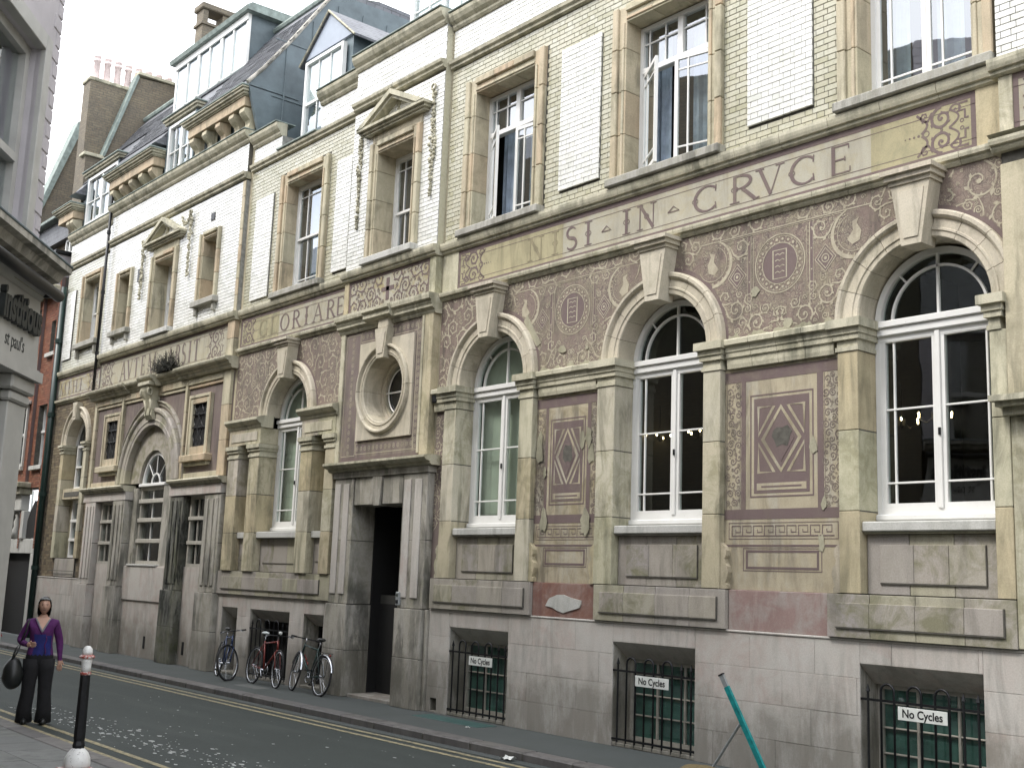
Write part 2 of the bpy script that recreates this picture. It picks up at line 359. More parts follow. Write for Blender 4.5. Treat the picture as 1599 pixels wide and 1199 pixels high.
def box(parent, name, m, x0, x1, y0, y1, z0, z1, bev=0., kind=None):
    if x1 < x0: x0, x1 = x1, x0
    if y1 < y0: y0, y1 = y1, y0
    dx, dy, dz = round(x1-x0, 3), round(y1-y0, 3), round(z1-z0, 3)
    key = (dx, dy, dz, m, bev)
    if key not in BOXC:
        b = MB(); b.box(-dx/2, dx/2, -dy/2, dy/2, -dz/2, dz/2); me = meshdata(name, b.v, b.f, m)
        if bev:
            bm = bmesh.new(); bm.from_mesh(me)
            bmesh.ops.bevel(bm, geom=list(bm.edges), offset=min(bev, dx*.3, dy*.3, dz*.3), segments=1, affect='EDGES', profile=.5)
            bm.to_mesh(me); bm.free()
        BOXC[key] = me
    return put(name, BOXC[key], parent, ((x0+x1)/2, (y0+y1)/2, (z0+z1)/2), kind)
YF = 11.3
def fb(parent, name, m, x0, x1, z0, z1, d0, d1, bev=.006, kind=None):
    """box on the facade; d = projection from the wall plane towards the street"""
    return box(parent, name, m, x0, x1, YF-d1, YF-d0, z0, z1, bev, kind)
def blocks(parent, name, m, x0, x1, z0, z1, d0, d1, L=None, H=None, bev=.006, gap=.006, shift=0., core=True, piece='stone_block', cm='mortar'):
    """a course or pier: a mortar core (the part) with its separate blocks as sub-parts"""
    c = fb(parent, name, cm, x0+.004, x1-.004, z0+.004, z1-.004, d0, d1-.012, 0)
    nx = max(1, round((x1-x0)/L)) if L else 1; nz = max(1, round((z1-z0)/H)) if H else 1
    for k in range(nz):
        za = z0+(z1-z0)*k/nz; zb = z0+(z1-z0)*(k+1)/nz
        if L and nz > 1 and k % 2 and nx > 1:
            ed = [x0]+[x0+(x1-x0)*(i+.5)/nx for i in range(nx)]+[x1]
        else: ed = [x0+(x1-x0)*i/nx for i in range(nx+1)]
        for a, b in zip(ed, ed[1:]):
            fb(c, piece, m, a+gap/2, b-gap/2, za+gap/2, zb-gap/2, d0+.004, d1+RND.uniform(-.0012, .0012), bev)
    return c
def mould(parent, name, m, x0, x1, prof, L=.6, gap=.006, piece='stone_block', ends=True):
    """moulding: prof = [(d,z)...] outer profile bottom to top; separate lengths"""
    z0 = min(p[1] for p in prof); z1 = max(p[1] for p in prof); dm = min(p[0] for p in prof)
    c = fb(parent, name, 'mortar', x0+.01, x1-.01, z0+.01, z1-.01, -.12, max(.004, dm-.012), 0)
    n = max(1, round((x1-x0)/L)); w = (x1-x0)/n
    poly = [(YF+.10, z0)]+[(YF-d, z) for d, z in prof]+[(YF+.10, z1)]
    key = ('mould', round(w, 3), tuple((round(a, 3), round(b-z0, 3)) for a, b in prof), m)
    if key not in BOXC:
        b = MB(); b.prism([(y-YF, z-z0) for y, z in poly], 'x', -w/2+gap/2, w/2-gap/2)
        me = meshdata(piece, b.v, b.f, m); bm = bmesh.new(); bm.from_mesh(me); bmesh.ops.recalc_face_normals(bm, faces=bm.faces); bm.to_mesh(me); bm.free()
        BOXC[key] = me
    for i in range(n): put(piece, BOXC[key], c, (x0+w*(i+.5), YF, z0))
    return c
def slab(parent, name, m, x0, x1, z0, z1, holes, d0, d1):
    """one wall slab with rectangular holes"""
    zs = sorted({z0, z1, *[min(max(h[2], z0), z1) for h in holes], *[min(max(h[3], z0), z1) for h in holes]})
    b = MB()
    for za, zb in zip(zs, zs[1:]):
        if zb-za < 1e-4: continue
        zm = (za+zb)/2; hs = sorted([(h[0], h[1]) for h in holes if h[2] < zm < h[3]]); x = x0
        for ha, hb in hs+[(x1, x1)]:
            if ha-x > 1e-4: b.box(x, ha, YF-d1, YF-d0, za, zb)
            x = max(x, hb)
    return b.build(name, m, parent)
BRICKS = []       # candidates for single objects
def bricks(x0, x1, z0, z1, holes, d, m, tall=.078, proud=0., solo=False, jt=.007, excl=()):
    """Flemish bond; returns list of (xa,xb,za,zb,d,m)"""
    out = []; n = round((z1-z0)/tall); h = (z1-z0)/n; S, Hd = .2275, .1120
    for r in range(n):
        za = z0+r*h; zb = za+h; zm = (za+zb)/2
        x = x0-(.17 if r % 2 else 0); t = 0
        hs = sorted([(q[0], q[1]) for q in holes if q[2]-.01 < zm < q[3]+.01])
        while x < x1-.005:
            w = S if t == 0 else Hd; a, b = max(x, x0), min(x+w, x1); x += w; t ^= 1
            segs = [(a, b)]
            for ha, hb in hs:
                ns = []
                for p, q in segs:
                    if q <= ha or p >= hb: ns.append((p, q)); continue
                    if p < ha: ns.append((p, ha))
                    if q > hb: ns.append((hb, q))
                segs = ns
            for p, q in segs:
                if q-p > .03: out.append((p+jt/2, q-jt/2, za+jt/2, zb-jt/2, d+RND.uniform(-.0015, .0015), m))
    if solo: BRICKS.extend(out)
    return out
def brickwork(parent, lst, name='brickwork', kind='stuff'):
    by = {}
    for q in lst: by.setdefault(q[5], []).append(q)
    for m, l in by.items():
        b = MB()
        for xa, xb, za, zb, d, _ in l:
            # front and four narrow sides only, chamfered
            y1 = YF-d; y0 = YF-d+.012; c = .0035
            b.add([(xa, y0, za), (xb, y0, za), (xb, y0, zb), (xa, y0, zb), (xa, y1+c, za), (xb, y1+c, za), (xb, y1+c, zb), (xa, y1+c, zb),
                   (xa+c, y1, za+c), (xb-c, y1, za+c), (xb-c, y1, zb-c), (xa+c, y1, zb-c)],
                  [(0, 1, 5, 4), (1, 2, 6, 5), (2, 3, 7, 6), (3, 0, 4, 7), (4, 5, 9, 8), (5, 6, 10, 9), (6, 7, 11, 10), (7, 4, 8, 11), (8, 9, 10, 11)])
        b.build(name, m, parent, kind, fixn=False)
def archpts(cx, cz, r, a0, a1, n): return [(cx+r*cos(a0+(a1-a0)*i/n), cz+r*sin(a0+(a1-a0)*i/n)) for i in range(n+1)]
def archivolt(parent, cx, cz, ri, ro, m, n=8, d=.06, din=-.35, name='archivolt', a_start=0., a_end=pi, thick=1.):
    """ring of separate voussoirs on a mortar ring"""
    b = MB(); pts = archpts(cx, cz, ri+.012, a_start, a_end, 32)+archpts(cx, cz, ro-.012, a_start, a_end, 32)[::-1]
    b.prism(pts, 'y', YF-d+.03, YF-din-.01)
    c = b.build(name, 'mortar', parent)
    w = ro-ri
    prof = [(ri, din), (ri, d-.015), (ri+.012, d), (ri+w*.22, d), (ri+w*.25, d+.014), (ri+w*.32, d+.014), (ri+w*.35, d), (ri+w*.68, d),
            (ri+w*.72, d+.03), (ri+w*.80, d+.05), (ri+w*.93, d+.05), (ro, d+.02), (ro, -.02), (ro-.06, -.02), (ro-.06, din)]
    key = ('vous', ri, ro, n, m, d, din, a_start, a_end)
    if key not in BOXC:
        da = (a_end-a_start)/n; g = .003/ri; K = 5; vs = []; P = len(prof)
        for i in range(K+1):
            a = -da/2+g+(da-2*g)*i/K
            for r, dd in prof: vs.append((r*sin(a), -dd, r*cos(a)))
        fs = []
        for i in range(K):
            for j in range(P): fs.append((i*P+j, i*P+(j+1) % P, (i+1)*P+(j+1) % P, (i+1)*P+j))
        tri = tessellate_polygon([[Vector((p[0], p[1], 0)) for p in prof]])
        fs += [tuple(t) for t in tri]+[tuple(K*P+t for t in q)[::-1] for q in tri]
        me = meshdata('voussoir', vs, fs, m); bm = bmesh.new(); bm.from_mesh(me); bmesh.ops.recalc_face_normals(bm, faces=bm.faces); bm.to_mesh(me); bm.free()
        BOXC[key] = me
    for i in range(n):
        o = put('voussoir', BOXC[key], c, (cx, YF, cz)); o.rotation_euler = (0, pi/2-(a_start+(a_end-a_start)*(i+.5)/n), 0)
    return c
# ------------------------------------------------------------------ flat ornament
class Orn:
    def __init__(s, mask=None): s.b = MB(); s.mask = mask; s.used = []; s.k = 0
    def ribbon(s, pts, w, closed=False, d=.003):
        s.k += 1; d += (s.k*7 % 13)*.00012     # strands cross without lying in one plane
        N = len(pts); ws = w if isinstance(w, (list, tuple)) else [w]*N
        L = []; R = []
        for i in range(N):
            a = pts[i-1] if (i > 0 or closed) else pts[i]; c = pts[(i+1) % N] if (i < N-1 or closed) else pts[i]
            tx, tz = c[0]-a[0], c[1]-a[1]; l = hypot(tx, tz) or 1e-6; nx, nz = -tz/l, tx/l
            L.append((pts[i][0]+nx*ws[i]/2, pts[i][1]+nz*ws[i]/2)); R.append((pts[i][0]-nx*ws[i]/2, pts[i][1]-nz*ws[i]/2))
        for i in range(N if closed else N-1):
            j = (i+1) % N; q = [L[i], L[j], R[j], R[i]]
            if s.mask and not all(s.mask(*p) for p in q): continue
            s.b.add([(p[0], YF-d, p[1]) for p in q], [(0, 3, 2, 1)])
    def poly(s, pts, d=.003):
        if s.mask and not all(s.mask(*p) for p in pts): return
        s.k += 1; d += (s.k*5 % 11)*.00011+.00006
        s.b.prism(pts, 'y', YF-d, YF-d+.0016)
    def rect(s, x0, x1, z0, z1, d=.003): s.b.box(x0, x1, YF-d, YF-d+.0025, z0, z1)
    def frame(s, x0, x1, z0, z1, w, d=.003):
        s.rect(x0, x1, z0, z0+w, d); s.rect(x0, x1, z1-w, z1, d); s.rect(x0, x0+w, z0+w, z1-w, d); s.rect(x1-w, x1, z0+w, z1-w, d)
    def ring(s, cx, cz, r, w, n=36, rz=None, d=.003):
        s.ribbon([(cx+r*cos(2*pi*i/n), cz+(rz or r)*sin(2*pi*i/n)) for i in range(n)], w, True, d)
    def dot(s, cx, cz, r, n=6, d=.003): s.poly([(cx+r*cos(2*pi*i/n), cz+r*sin(2*pi*i/n)) for i in range(n)], d)
    def spiral(s, cx, cz, R, a0, turns, sg, w, leaves=True, tail=0., d=.003):
        n = int(14*turns)+6; pts = []; ws = []
        for i in range(n+1):
            t = i/n; r = R*(1-t)**.85+R*.10; a = a0+sg*t*turns*2*pi
            pts.append((cx+r*cos(a), cz+r*sin(a))); ws.append(w*(1.1-.45*t))
        s.ribbon(pts, ws, d=d); s.dot(cx, cz, R*.15, 7, d)
        if tail:
            p = pts[0]; dx, dz = sin(a0)*sg, -cos(a0)*sg; tp = []
            for i in range(8):
                t = i/7; tp.append((p[0]+dx*tail*t+cos(a0)*tail*.45*t*t, p[1]+dz*tail*t+sin(a0)*tail*.45*t*t))
            s.ribbon(tp, [w*(1.1-.8*i/7) for i in range(8)], d=d)
        if leaves:
            for i in range(2, int(n*.72), 3):
                a = a0+sg*i/n*turns*2*pi; r = R*(1-i/n)**.85+R*.10; l = R*.30*(1-i/n*.6)
                for side in (1, -.55):
                    b = a+sg*.45*side
                    p0 = (cx+r*cos(a), cz+r*sin(a)); p1 = (cx+(r+l*side)*cos(b), cz+(r+l*side)*sin(b))
                    m_ = ((p0[0]+p1[0])/2, (p0[1]+p1[1])/2); px, pz = -(p1[1]-p0[1])*.28, (p1[0]-p0[0])*.28
                    s.poly([p0, (m_[0]+px, m_[1]+pz), p1, (m_[0]-px, m_[1]-pz)], d)
    def pack(s, x0, x1, z0, z1, rs, tries, seed, w=.012, mirror=None, d=.003):
        r_ = random.Random(seed)
        for R in rs:
            for _ in range(tries):
                x = r_.uniform(x0, x1); z = r_.uniform(z0, z1); a0 = r_.uniform(0, 6.28); sg = r_.choice((-1, 1))
                if any(hypot(x-u, z-v) < (R+q)*1.04 for u, v, q in s.used): continue
                if s.mask and not s.mask(x, z): continue
                s.used.append((x, z, R))
                tn = r_.uniform(1.1, 1.8); big = R > .045
                s.spiral(x, z, R, a0, tn, sg, min(w, R*.2) if big else R*.3, big, R*1.1 if big else 0, d)
                if mirror is not None:
                    s.used.append((2*mirror-x, z, R)); s.spiral(2*mirror-x, z, R, pi-a0, tn, -sg, min(w, R*.2) if big else R*.3, big, R*1.1 if big else 0, d)
    def build(s, name, m, parent): return s.b.build(name, m, parent, 'stuff' if name == 'arabesque' else None, fixn=False)
# serif letters: strokes on a unit-high box
def glyph(ch):
    T, t = .15, .055
    def arc(cx, cz, rx, rz, a0, a1, n=14): return [(cx+rx*cos(radians(a0+(a1-a0)*i/n)), cz+rz*sin(radians(a0+(a1-a0)*i/n))) for i in range(n+1)]
    def aw(pts, cx, th, tn, hw): return [tn+(th-tn)*min(1, abs(p[0]-cx)/hw) for p in pts]
    ser = lambda x, z: ([(x-.13, z), (x+.13, z)], .045)
    S = []; W = .7
    if ch == 'I': W = .3; S = [([(.15, 0), (.15, 1)], T), ser(.15, .02), ser(.15, .98)]; S.append(([(.15+.1*cos(i*pi/6), .5+.1*sin(i*pi/6)) for i in range(13)], .035))
    elif ch == 'V' : W = .8; S = [([(.1, 1), (.42, 0)], T), ([(.42, 0), (.7, 1)], t), ser(.1, .98), ser(.7, .98)]
    elif ch == 'A': W = .8; S = [([(.1, 0), (.4, 1)], t), ([(.4, 1), (.7, 0)], T), ([(.22, .35), (.58, .35)], t), ser(.1, .02), ser(.7, .02)]
    elif ch == 'N': W = .8; S = [([(.12, 0), (.12, 1)], t), ([(.12, 1), (.68, 0)], T), ([(.68, 0), (.68, 1)], t), ser(.12, .02), ser(.12, .98), ser(.68, .98)]; S.append(([(.4+.09*cos(i*pi/6), .5+.09*sin(i*pi/6)) for i in range(13)], .035))
    elif ch == 'M': W = .95; S = [([(.1, 0), (.14, 1)], t), ([(.14, 1), (.47, 0)], T), ([(.47, 0), (.8, 1)], t), ([(.8, 1), (.84, 0)], T), ser(.1, .02), ser(.84, .02)]
    elif ch == 'E': W = .6; S = [([(.15, 0), (.15, 1)], T), ([(.15, .97), (.55, .97)], t), ([(.15, .5), (.45, .5)], t), ([(.15, .03), (.58, .03)], t), ([(.55, .97), (.55, .82)], t), ([(.58, .03), (.58, .2)], t), ([(.45, .42), (.45, .58)], t)]
    elif ch == 'T': W = .7; S = [([(.35, 0), (.35, 1)], T), ([(.02, .97), (.68, .97)], t), ([(.04, .97), (.04, .82)], t), ([(.66, .97), (.66, .82)], t), ser(.35, .02)]
    elif ch == 'L': W = .6; S = [([(.15, 0), (.15, 1)], T), ([(.15, .03), (.58, .03)], t), ([(.58, .03), (.58, .2)], t), ser(.15, .98)]
    elif ch == 'O': W = .85; p = arc(.42, .5, .36, .47, 0, 360, 24); S = [(p, aw(p, .42, T, t, .36))]
    elif ch == 'C': W = .8; p = arc(.45, .5, .38, .47, 48, 312, 20); S = [(p, aw(p, .5, T, t, .4)), ([(.71, .7), (.73, .95)], t), ([(.71, .3), (.73, .05)], t)]; S.append(([(.08+.09*cos(i*pi/6), .5+.09*sin(i*pi/6)) for i in range(13)], .035))
    elif ch == 'G': W = .85; p = arc(.45, .5, .38, .47, 48, 325, 20); S = [(p, aw(p, .5, T, t, .4)), ([(.73, .02), (.73, .42)], T*.8), ([(.6, .42), (.85, .42)], t)]
    elif ch == 'S': W = .6; p = arc(.3, .74, .22, .23, 30, 270, 12)+arc(.3, .26, .24, .24, 90, -150, 12)[1:]; S = [(p, [t+(T-t)*max(0, sin(pi*i/len(p))) for i in range(len(p))])]
    elif ch in 'RB': 
        W = .72; p = arc(.3, .75, .27, .23, 90, -90, 12); S = [([(.15, 0), (.15, 1)], T), ([(.15, .98), (.3, .98)], t), (p, aw(p, .3, T, t, .27)), ([(.15, .52), (.3, .52)], t), ser(.15, .02)]
        if ch == 'R': S += [([(.35, .5), (.68, .0)], T), ([(.68, 0), (.8, .02)], t)]; S.append(([(.15+.09*cos(i*pi/6), .52+.09*sin(i*pi/6)) for i in range(13)], .035))
        else: p = arc(.3, .26, .3, .26, 90, -90, 12); S += [(p, aw(p, .3, T, t, .3)), ([(.15, .02), (.3, .02)], t)]
    elif ch == 'H': W = .8; S = [([(.15, 0), (.15, 1)], T), ([(.65, 0), (.65, 1)], T), ([(.15, .5), (.65, .5)], t), ser(.15, .02), ser(.65, .02), ser(.15, .98), ser(.65, .98)]
    elif ch == '.': W = .3; S = [([(.02, .38), (.15, .58), (.28, .38), (.02, .38)], .05)]
    return W, S
def letter(parent, ch, x0, z0, h, wid=None, d=.004, m='maroon'):
    W, S = glyph(ch); o = Orn(); sx = (wid/W) if wid else h
    for pts, w in S:
        w = [q*h*.95 for q in w] if isinstance(w, list) else w*h*.95
        o.ribbon([(x0+p[0]*sx, z0+p[1]*h) for p in pts], w, False, d)
    o.build('letter', m, parent)
# ================================================================== GROUND
def ground():
    box(None, 'ground', 'asphalt', -300, 300, -300, 300, -.9, -.35, 0, 'structure')
    b = MB(); b.box(-90, 40, 5.42, 9.72, -.3, -.104); b.build('road', 'asphalt', None, 'structure')
    pv = MB(); pv.box(-90, 40, 9.99, 11.25, -.3, 0.); pv = pv.build('far_pavement', 'pave', None, 'structure')
    k = MB(); k.box(-90, 40, 9.735, 9.985, -.3, -.02); k = k.build('far_kerb', 'mortar', None, 'structure')
    x = -60.
    while x < 10:
        L = RND.choice((.9, 1.05, 1.2)) if x > -35 else 1.6
        box(k, 'kerb_stone', 'kerb', x+.006, x+L-.006, 9.73, 9.99, -.25, .004+RND.uniform(-.003, .003), .02); x += L
    g = MB(); g.box(-90, 40, 9.55, 9.735, -.3, -.099); g.build('gutter', 'pave', None, 'structure')
    np_ = MB(); np_.box(-90, 40, -3.5, 5.15, -.3, -.085); np_ = np_.build('near_pavement', 'mortar', None, 'structure')
    # flagstones of the near pavement that the view can reach
    y = 5.15; row = 0
    while y > 1.2:
        h = RND.choice((.55, .62, .7)); x = -22+RND.uniform(0, .5)
        while x < -6:
            L = RND.choice((.6, .75, .9)); box(np_, 'paving_slab', 'flag', x+.005, x+L-.005, y-h+.005, y-.005, -.15, -.068+RND.uniform(-.003, .003), .006); x += L
        y -= h; row += 1
    k2 = MB(); k2.box(-90, 40, 5.16, 5.40, -.3, -.085); k2 = k2.build('near_kerb', 'mortar', None, 'structure')
    x = -40.
    while x < 0:
        L = RND.choice((.9, 1.05, 1.2)); box(k2, 'kerb_stone', 'kerb', x+.006, x+L-.006, 5.155, 5.41, -.25, -.066, .012); x += L
    for i, (ya, yb) in enumerate(((9.40, 9.48), (9.18, 9.26), (5.47, 5.55), (5.72, 5.80))):
        b = MB(); x = -80.
        while x < 20: 
            w = RND.uniform(-.006, .006); b.box(x, x+2, ya+w, yb+w, -.104, -.1); x += 2
        b.build('yellow_line', 'yellow', None, 'structure')
    # pale splashes on the road
    r = random.Random(3); o = MB()
    for i in range(520):
        u = r.random()
        if u < .75: x = r.uniform(-19, -9.5); y = 6.35+(x+14)*.03+r.gauss(0, .22)
        else: x = r.uniform(-20, -8); y = r.uniform(6, 9)
        s = r.choice((r.uniform(.006, .02), r.uniform(.006, .02), r.uniform(.02, .055)))*(1 if u < .75 else .6); n = 6; a0 = r.uniform(0, 6)
        pts = [(x+s*r.uniform(.5, 1.6)*cos(a0+2*pi*k/n), y+s*r.uniform(.3, .8)*sin(a0+2*pi*k/n)) for k in range(n)]
        o.prism(pts, 'z', -.1035, -.1005)
    o.build('road_splashes', 'blotch', None, 'stuff')
    r = random.Random(5)
ground()
# ================================================================== THE LONG BUILDING
B = thing('ornate_building', 'long three storey building faced in cream terracotta, glazed brick and purple painted plaster', 'building', (-20, YF, 0))
def frame_mb(x0, x1, z0, z1, w, d0, d1):
    b = MB(); y0, y1 = YF-d1, YF-d0
    b.box(x0, x0+w, y0, y1, z0, z1); b.box(x1-w, x1, y0, y1, z0, z1); b.box(x0+w, x1-w, y0, y1, z0, z0+w); b.box(x0+w, x1-w, y0, y1, z1-w, z1); return b
def bar(p, x0, x1, z0, z1, d0=-.345, d1=-.315): fb(p, 'glazing_bar', 'white', x0, x1, z0, z1, d0, d1, .004)
def pane(p, x0, x1, z0, z1, d=-.335): fb(p, 'pane', 'glass' if z0 > 6.9 else 'glasslow', x0, x1, z0, z1, d-.006, d, 0)
def curtain(p, x0, x1, z0, z1, d=-.62, m='curtain'):
    b = MB(); n = max(8, int((x1-x0)/.035)); vs = []
    for i in range(n+1):
        x = x0+(x1-x0)*i/n; o = .03*sin(i*1.25)+.012*sin(i*2.9)
        vs += [(x, YF-d+o, z0), (x, YF-d+o, z1), (x, YF-d+o+.004, z0), (x, YF-d+o+.004, z1)]
    fs = []
    for i in range(n): a = i*4; fs += [(a, a+4, a+5, a+1), (a+2, a+3, a+7, a+6)]
    b.add(vs, fs); b.build('curtain', m, p, fixn=False)
def arched_window(cx, z0, zs, hw, lights=0, blind=False, barz=(4.15, 3.32), d=-.35):
    """two casements, a heavy transom and a half-round light above"""
    b = frame_mb(cx-hw, cx+hw, z0, zs, .06, d, d+.09)
    pts = archpts(cx, zs+.16, hw, 0, pi, 28)+archpts(cx, zs+.16, hw-.07, 0, pi, 28)[::-1]
    b.prism(pts, 'y', YF-d-.09, YF-d)
    w = b.build('window', 'white', B)
    fb(w, 'transom', 'white', cx-hw, cx+hw, zs, zs+.09, d, d+.13, .01); fb(w, 'transom', 'white', cx-hw, cx+hw, zs+.09, zs+.17, d, d+.16, .01)
    # half-round light
    b = MB(); b.prism([(cx+hw*.97, zs+.17)]+archpts(cx, zs+.16, hw-.03, 0.01, pi-.01, 24)+[(cx-hw*.97, zs+.17)], 'y', YF-d-.03, YF-d-.024); b.build('pane', 'glasslow', w)
    b = MB(); ri = hw*.76; b.prism(archpts(cx, zs+.16, ri, 0, pi, 24)+archpts(cx, zs+.16, ri-.028, 0, pi, 24)[::-1], 'y', YF-d-.06, YF-d-.02); b.build('glazing_bar', 'white', w)
    fb(w, 'glazing_bar', 'white', cx-.016, cx+.016, zs+.17, zs+.16+hw-.05, d+.02, d+.06, .004)
    for a in (pi*.27, pi*.73):
        b = MB(); b.tube([(cx+ri*cos(a), YF-d-.04, zs+.16+ri*sin(a)), (cx+(hw-.05)*cos(a), YF-d-.04, zs+.16+(hw-.05)*sin(a))], .014, 6); b.build('glazing_bar', 'white', w)
    for s in (-1, 1):
        xa, xb = (cx-hw+.06, cx-.012) if s < 0 else (cx+.012, cx+hw-.06)
        frame_mb(xa, xb, z0+.06, zs-.01, .062, d+.02, d+.085).build('casement', 'white', w)
        pane(w, xa+.04, xb-.04, z0+.1, zs-.05, d+.05)
        xv = xa+.062+.10 if s < 0 else xb-.062-.10
        bar(w, xv-.012, xv+.012, z0+.12, zs-.07, d+.04, d+.07)
        for z in barz: bar(w, xa+.06, xb-.06, z-.011, z+.011, d+.045, d+.075)
    fb(w, 'meeting_stile', 'white', cx-.03, cx+.03, z0+.06, zs-.01, d+.086, d+.11, .006)
    fb(w, 'latch', 'iron', cx+.0, cx+.03, 3.82, 3.9, d+.111, d+.13, .004)
    fb(w, 'frame_sill', 'white', cx-hw, cx+hw, z0-.07, z0-.002, d, d+.14, .012)
    if blind: fb(w, 'blind', 'blind', cx-hw, cx+hw, z0, zs+.9, d-.12, d-.10, 0)
    return w
def upper_window(x0, x1, z0=7.84, z1=10.2, zt=9.46, openleft=0., sky=True, navy=False):
    d = -.35
    b = frame_mb(x0, x1, z0, z1, .06, d, d+.09); w = b.build('window', 'white', B); cx = (x0+x1)/2
    fb(w, 'transom', 'white', x0+.06, x1-.06, zt, zt+.09, d, d+.11, .01); fb(w, 'meeting_stile', 'white', cx-.05, cx+.05, zt+.09, z1-.06, d+.01, d+.09, .006)
    for a, c in ((x0+.06, cx-.05), (cx+.05, x1-.06)):
        pane(w, a, c, zt+.09, z1-.06, d+.04)
        bar(w, (a+c)/2+.08-.011, (a+c)/2+.08+.011, zt+.09, z1-.06, d+.045, d+.07); bar(w, a, c, z1-.28, z1-.258, d+.045, d+.07)
    if openleft: bar(w, x0+.06+.09, x0+.06+.112, zt+.09, z1-.06, d+.045, d+.07)
    for s in (-1, 1):
        xa, xb = (x0+.06, cx) if s < 0 else (cx+.004, x1-.06); za, zb = z0+.05, zt-.005
        b = frame_mb(xa, xb, za, zb, .055, d+.03, d+.075); bw = xb-xa
        for f in (.30,): xv = xa+bw*f; b.box(xv-.011, xv+.011, YF-d-.07, YF-d-.04, za+.05, zb-.05)
        for z in (zb-.20, za+.22): b.box(xa+.05, xb-.05, YF-d-.068, YF-d-.042, z-.011, z+.011)
        p = MB(); p.box(xa+.03, xb-.03, YF-d-.055, YF-d-.05, za+.03, zb-.03)
        o = (xa, YF-d-.05, (za+zb)/2) if s < 0 else (xb, YF-d-.05, (za+zb)/2)
        c = b.build('casement', 'white', w, origin=o); q = p.build('pane', 'glass', w, origin=o)
        ang = radians(-openleft) if (s < 0 and openleft) else (radians(12) if openleft > 31 else radians(4) if openleft else 0)
        c.rotation_euler = q.rotation_euler = (0, 0, ang)
    curtain(w, x0, x0+.32, z0, z1); curtain(w, cx-.05, cx+.30, z0, z1)
    if navy: curtain(w, cx-.35, cx+.0, z0, z1, m='curtaindk')
    fb(w, 'frame_sill', 'white', x0, x1, z0-.02, z0+.05, d, d+.12, .01)
    return w
def sash_window(x0, x1, z0, z1, zm=None, vb=(.3,), hb=True, d=-.33, openlow=0., navy=False, cur=True):
    zm = zm or (z0+z1)/2
    w = frame_mb(x0, x1, z0, z1, .06, d, d+.10).build('window', 'white', B); W = x1-x0
    for k, (za, zb, dd) in enumerate(((zm-.03, z1-.06, d+.045), (z0+.06+openlow, zm+.03+openlow*.0, d))):
        frame_mb(x0+.06, x1-.06, za, zb, .045, dd, dd+.04).build('sash', 'white', w); pane(w, x0+.09, x1-.09, za+.03, zb-.03, dd+.02)
        for f in vb: xv = x0+.06+(W-.12)*f; bar(w, xv-.01, xv+.01, za+.04, zb-.04, dd+.02, dd+.045)
        if hb:
            z = zb-.22 if k == 0 else za+.2
            bar(w, x0+.1, x1-.1, z-.01, z+.01, dd+.02, dd+.045)
    if navy: curtain(w, x0+W*.45, x1-.05, z0, z1, m='curtaindk')
    elif cur: curtain(w, x0, x0+W*.3, z0, z1)
    return w
def shaft(x0, x1, z0, z1, d1=.10, m='terra', H=.78, din=-.35, nm='pilaster'):
    return blocks(B, nm, m, x0, x1, z0, z1, din, d1, None, H)
def scroll_console(x, s, z0=2.09):
    """small scrolled bracket at the foot of a pilaster, on the panel side"""
    pts = [(0, 0), (.10, 0), (.10, .05), (.075, .07), (.10, .13), (.12, .20), (.105, .27), (.07, .31), (.06, .36), (.085, .40), (.09, .46), (.06, .51), (.02, .54), (0, .56)]
    b = MB(); b.prism([(x+s*a, z0+c) for a, c in pts], 'y', YF-.075, YF-.0); b.build('scroll_bracket', 'terra', B)
CAP = [(.10, 4.81), (.115, 4.82), (.115, 4.86), (.10, 4.875), (.10, 4.94), (.135, 4.95), (.135, 5.0), (.15, 5.02), (.15, 5.08), (.19, 5.10), (.19, 5.17)]
def capital(x0, x1, flare=.07, d=0.):
    """impost capital: stepped boxes that flare on all free sides"""
    b = MB()
    for (f, dd, za, zb) in ((.015, .115, 4.81, 4.86), (0., .10, 4.86, 4.94), (.035, .135, 4.94, 5.005), (.05, .155, 5.005, 5.075), (flare+.015, .20, 5.075, 5.175)):
        b.box(x0-f, x1+f, YF-dd-d, YF+.34, za, zb)
    bb = b.build('capital', 'mould', B)
def keystone(cx, z0, z1, hb, ht, dk=.24, cap=True, m='arch'):
    b = MB(); b.prism([(cx-hb, z0), (cx+hb, z0), (cx+ht, z1-.16), (cx-ht, z1-.16)], 'y', YF-dk, YF+.05); k = b.build('keystone', m, B)
    b = MB(); f = .72; zc0 = z0+.08; zc1 = z1-.24
    b.prism([(cx-hb*f, zc0), (cx+hb*f, zc0), (cx+ht*f, zc1), (cx-ht*f, zc1)], 'y', YF-dk-.012, YF-dk+.01); b.build('raised_panel', m, k)
    if cap:
        b = MB(); b.box(cx-ht-.02, cx+ht+.02, YF-dk-.02, YF, z1-.16, z1-.11); b.box(cx-ht-.05, cx+ht+.05, YF-dk-.06, YF, z1-.11, z1-.05); b.box(cx-ht-.08, cx+ht+.08, YF-dk-.10, YF, z1-.05, z1+.0)
        b.build('keystone_cap', m, k)
def raised_field(parent, x0, x1, z0, z1, d, m, L, nm='panel', piece='stone_block', joints=True):
    """sunk margin with raised blocks"""
    c = fb(parent, nm, 'mortar', x0, x1, z0, z1, d-.05, d-.012, 0)
    n = max(1, round((x1-x0)/L)); e = .11
    for i in range(n):
        a = x0+(x1-x0)*i/n; b_ = x0+(x1-x0)*(i+1)/n
        fb(c, piece, m, a+.003, b_-.003, z0+.003, z1-.003, d-.045, d, .005)
    return c
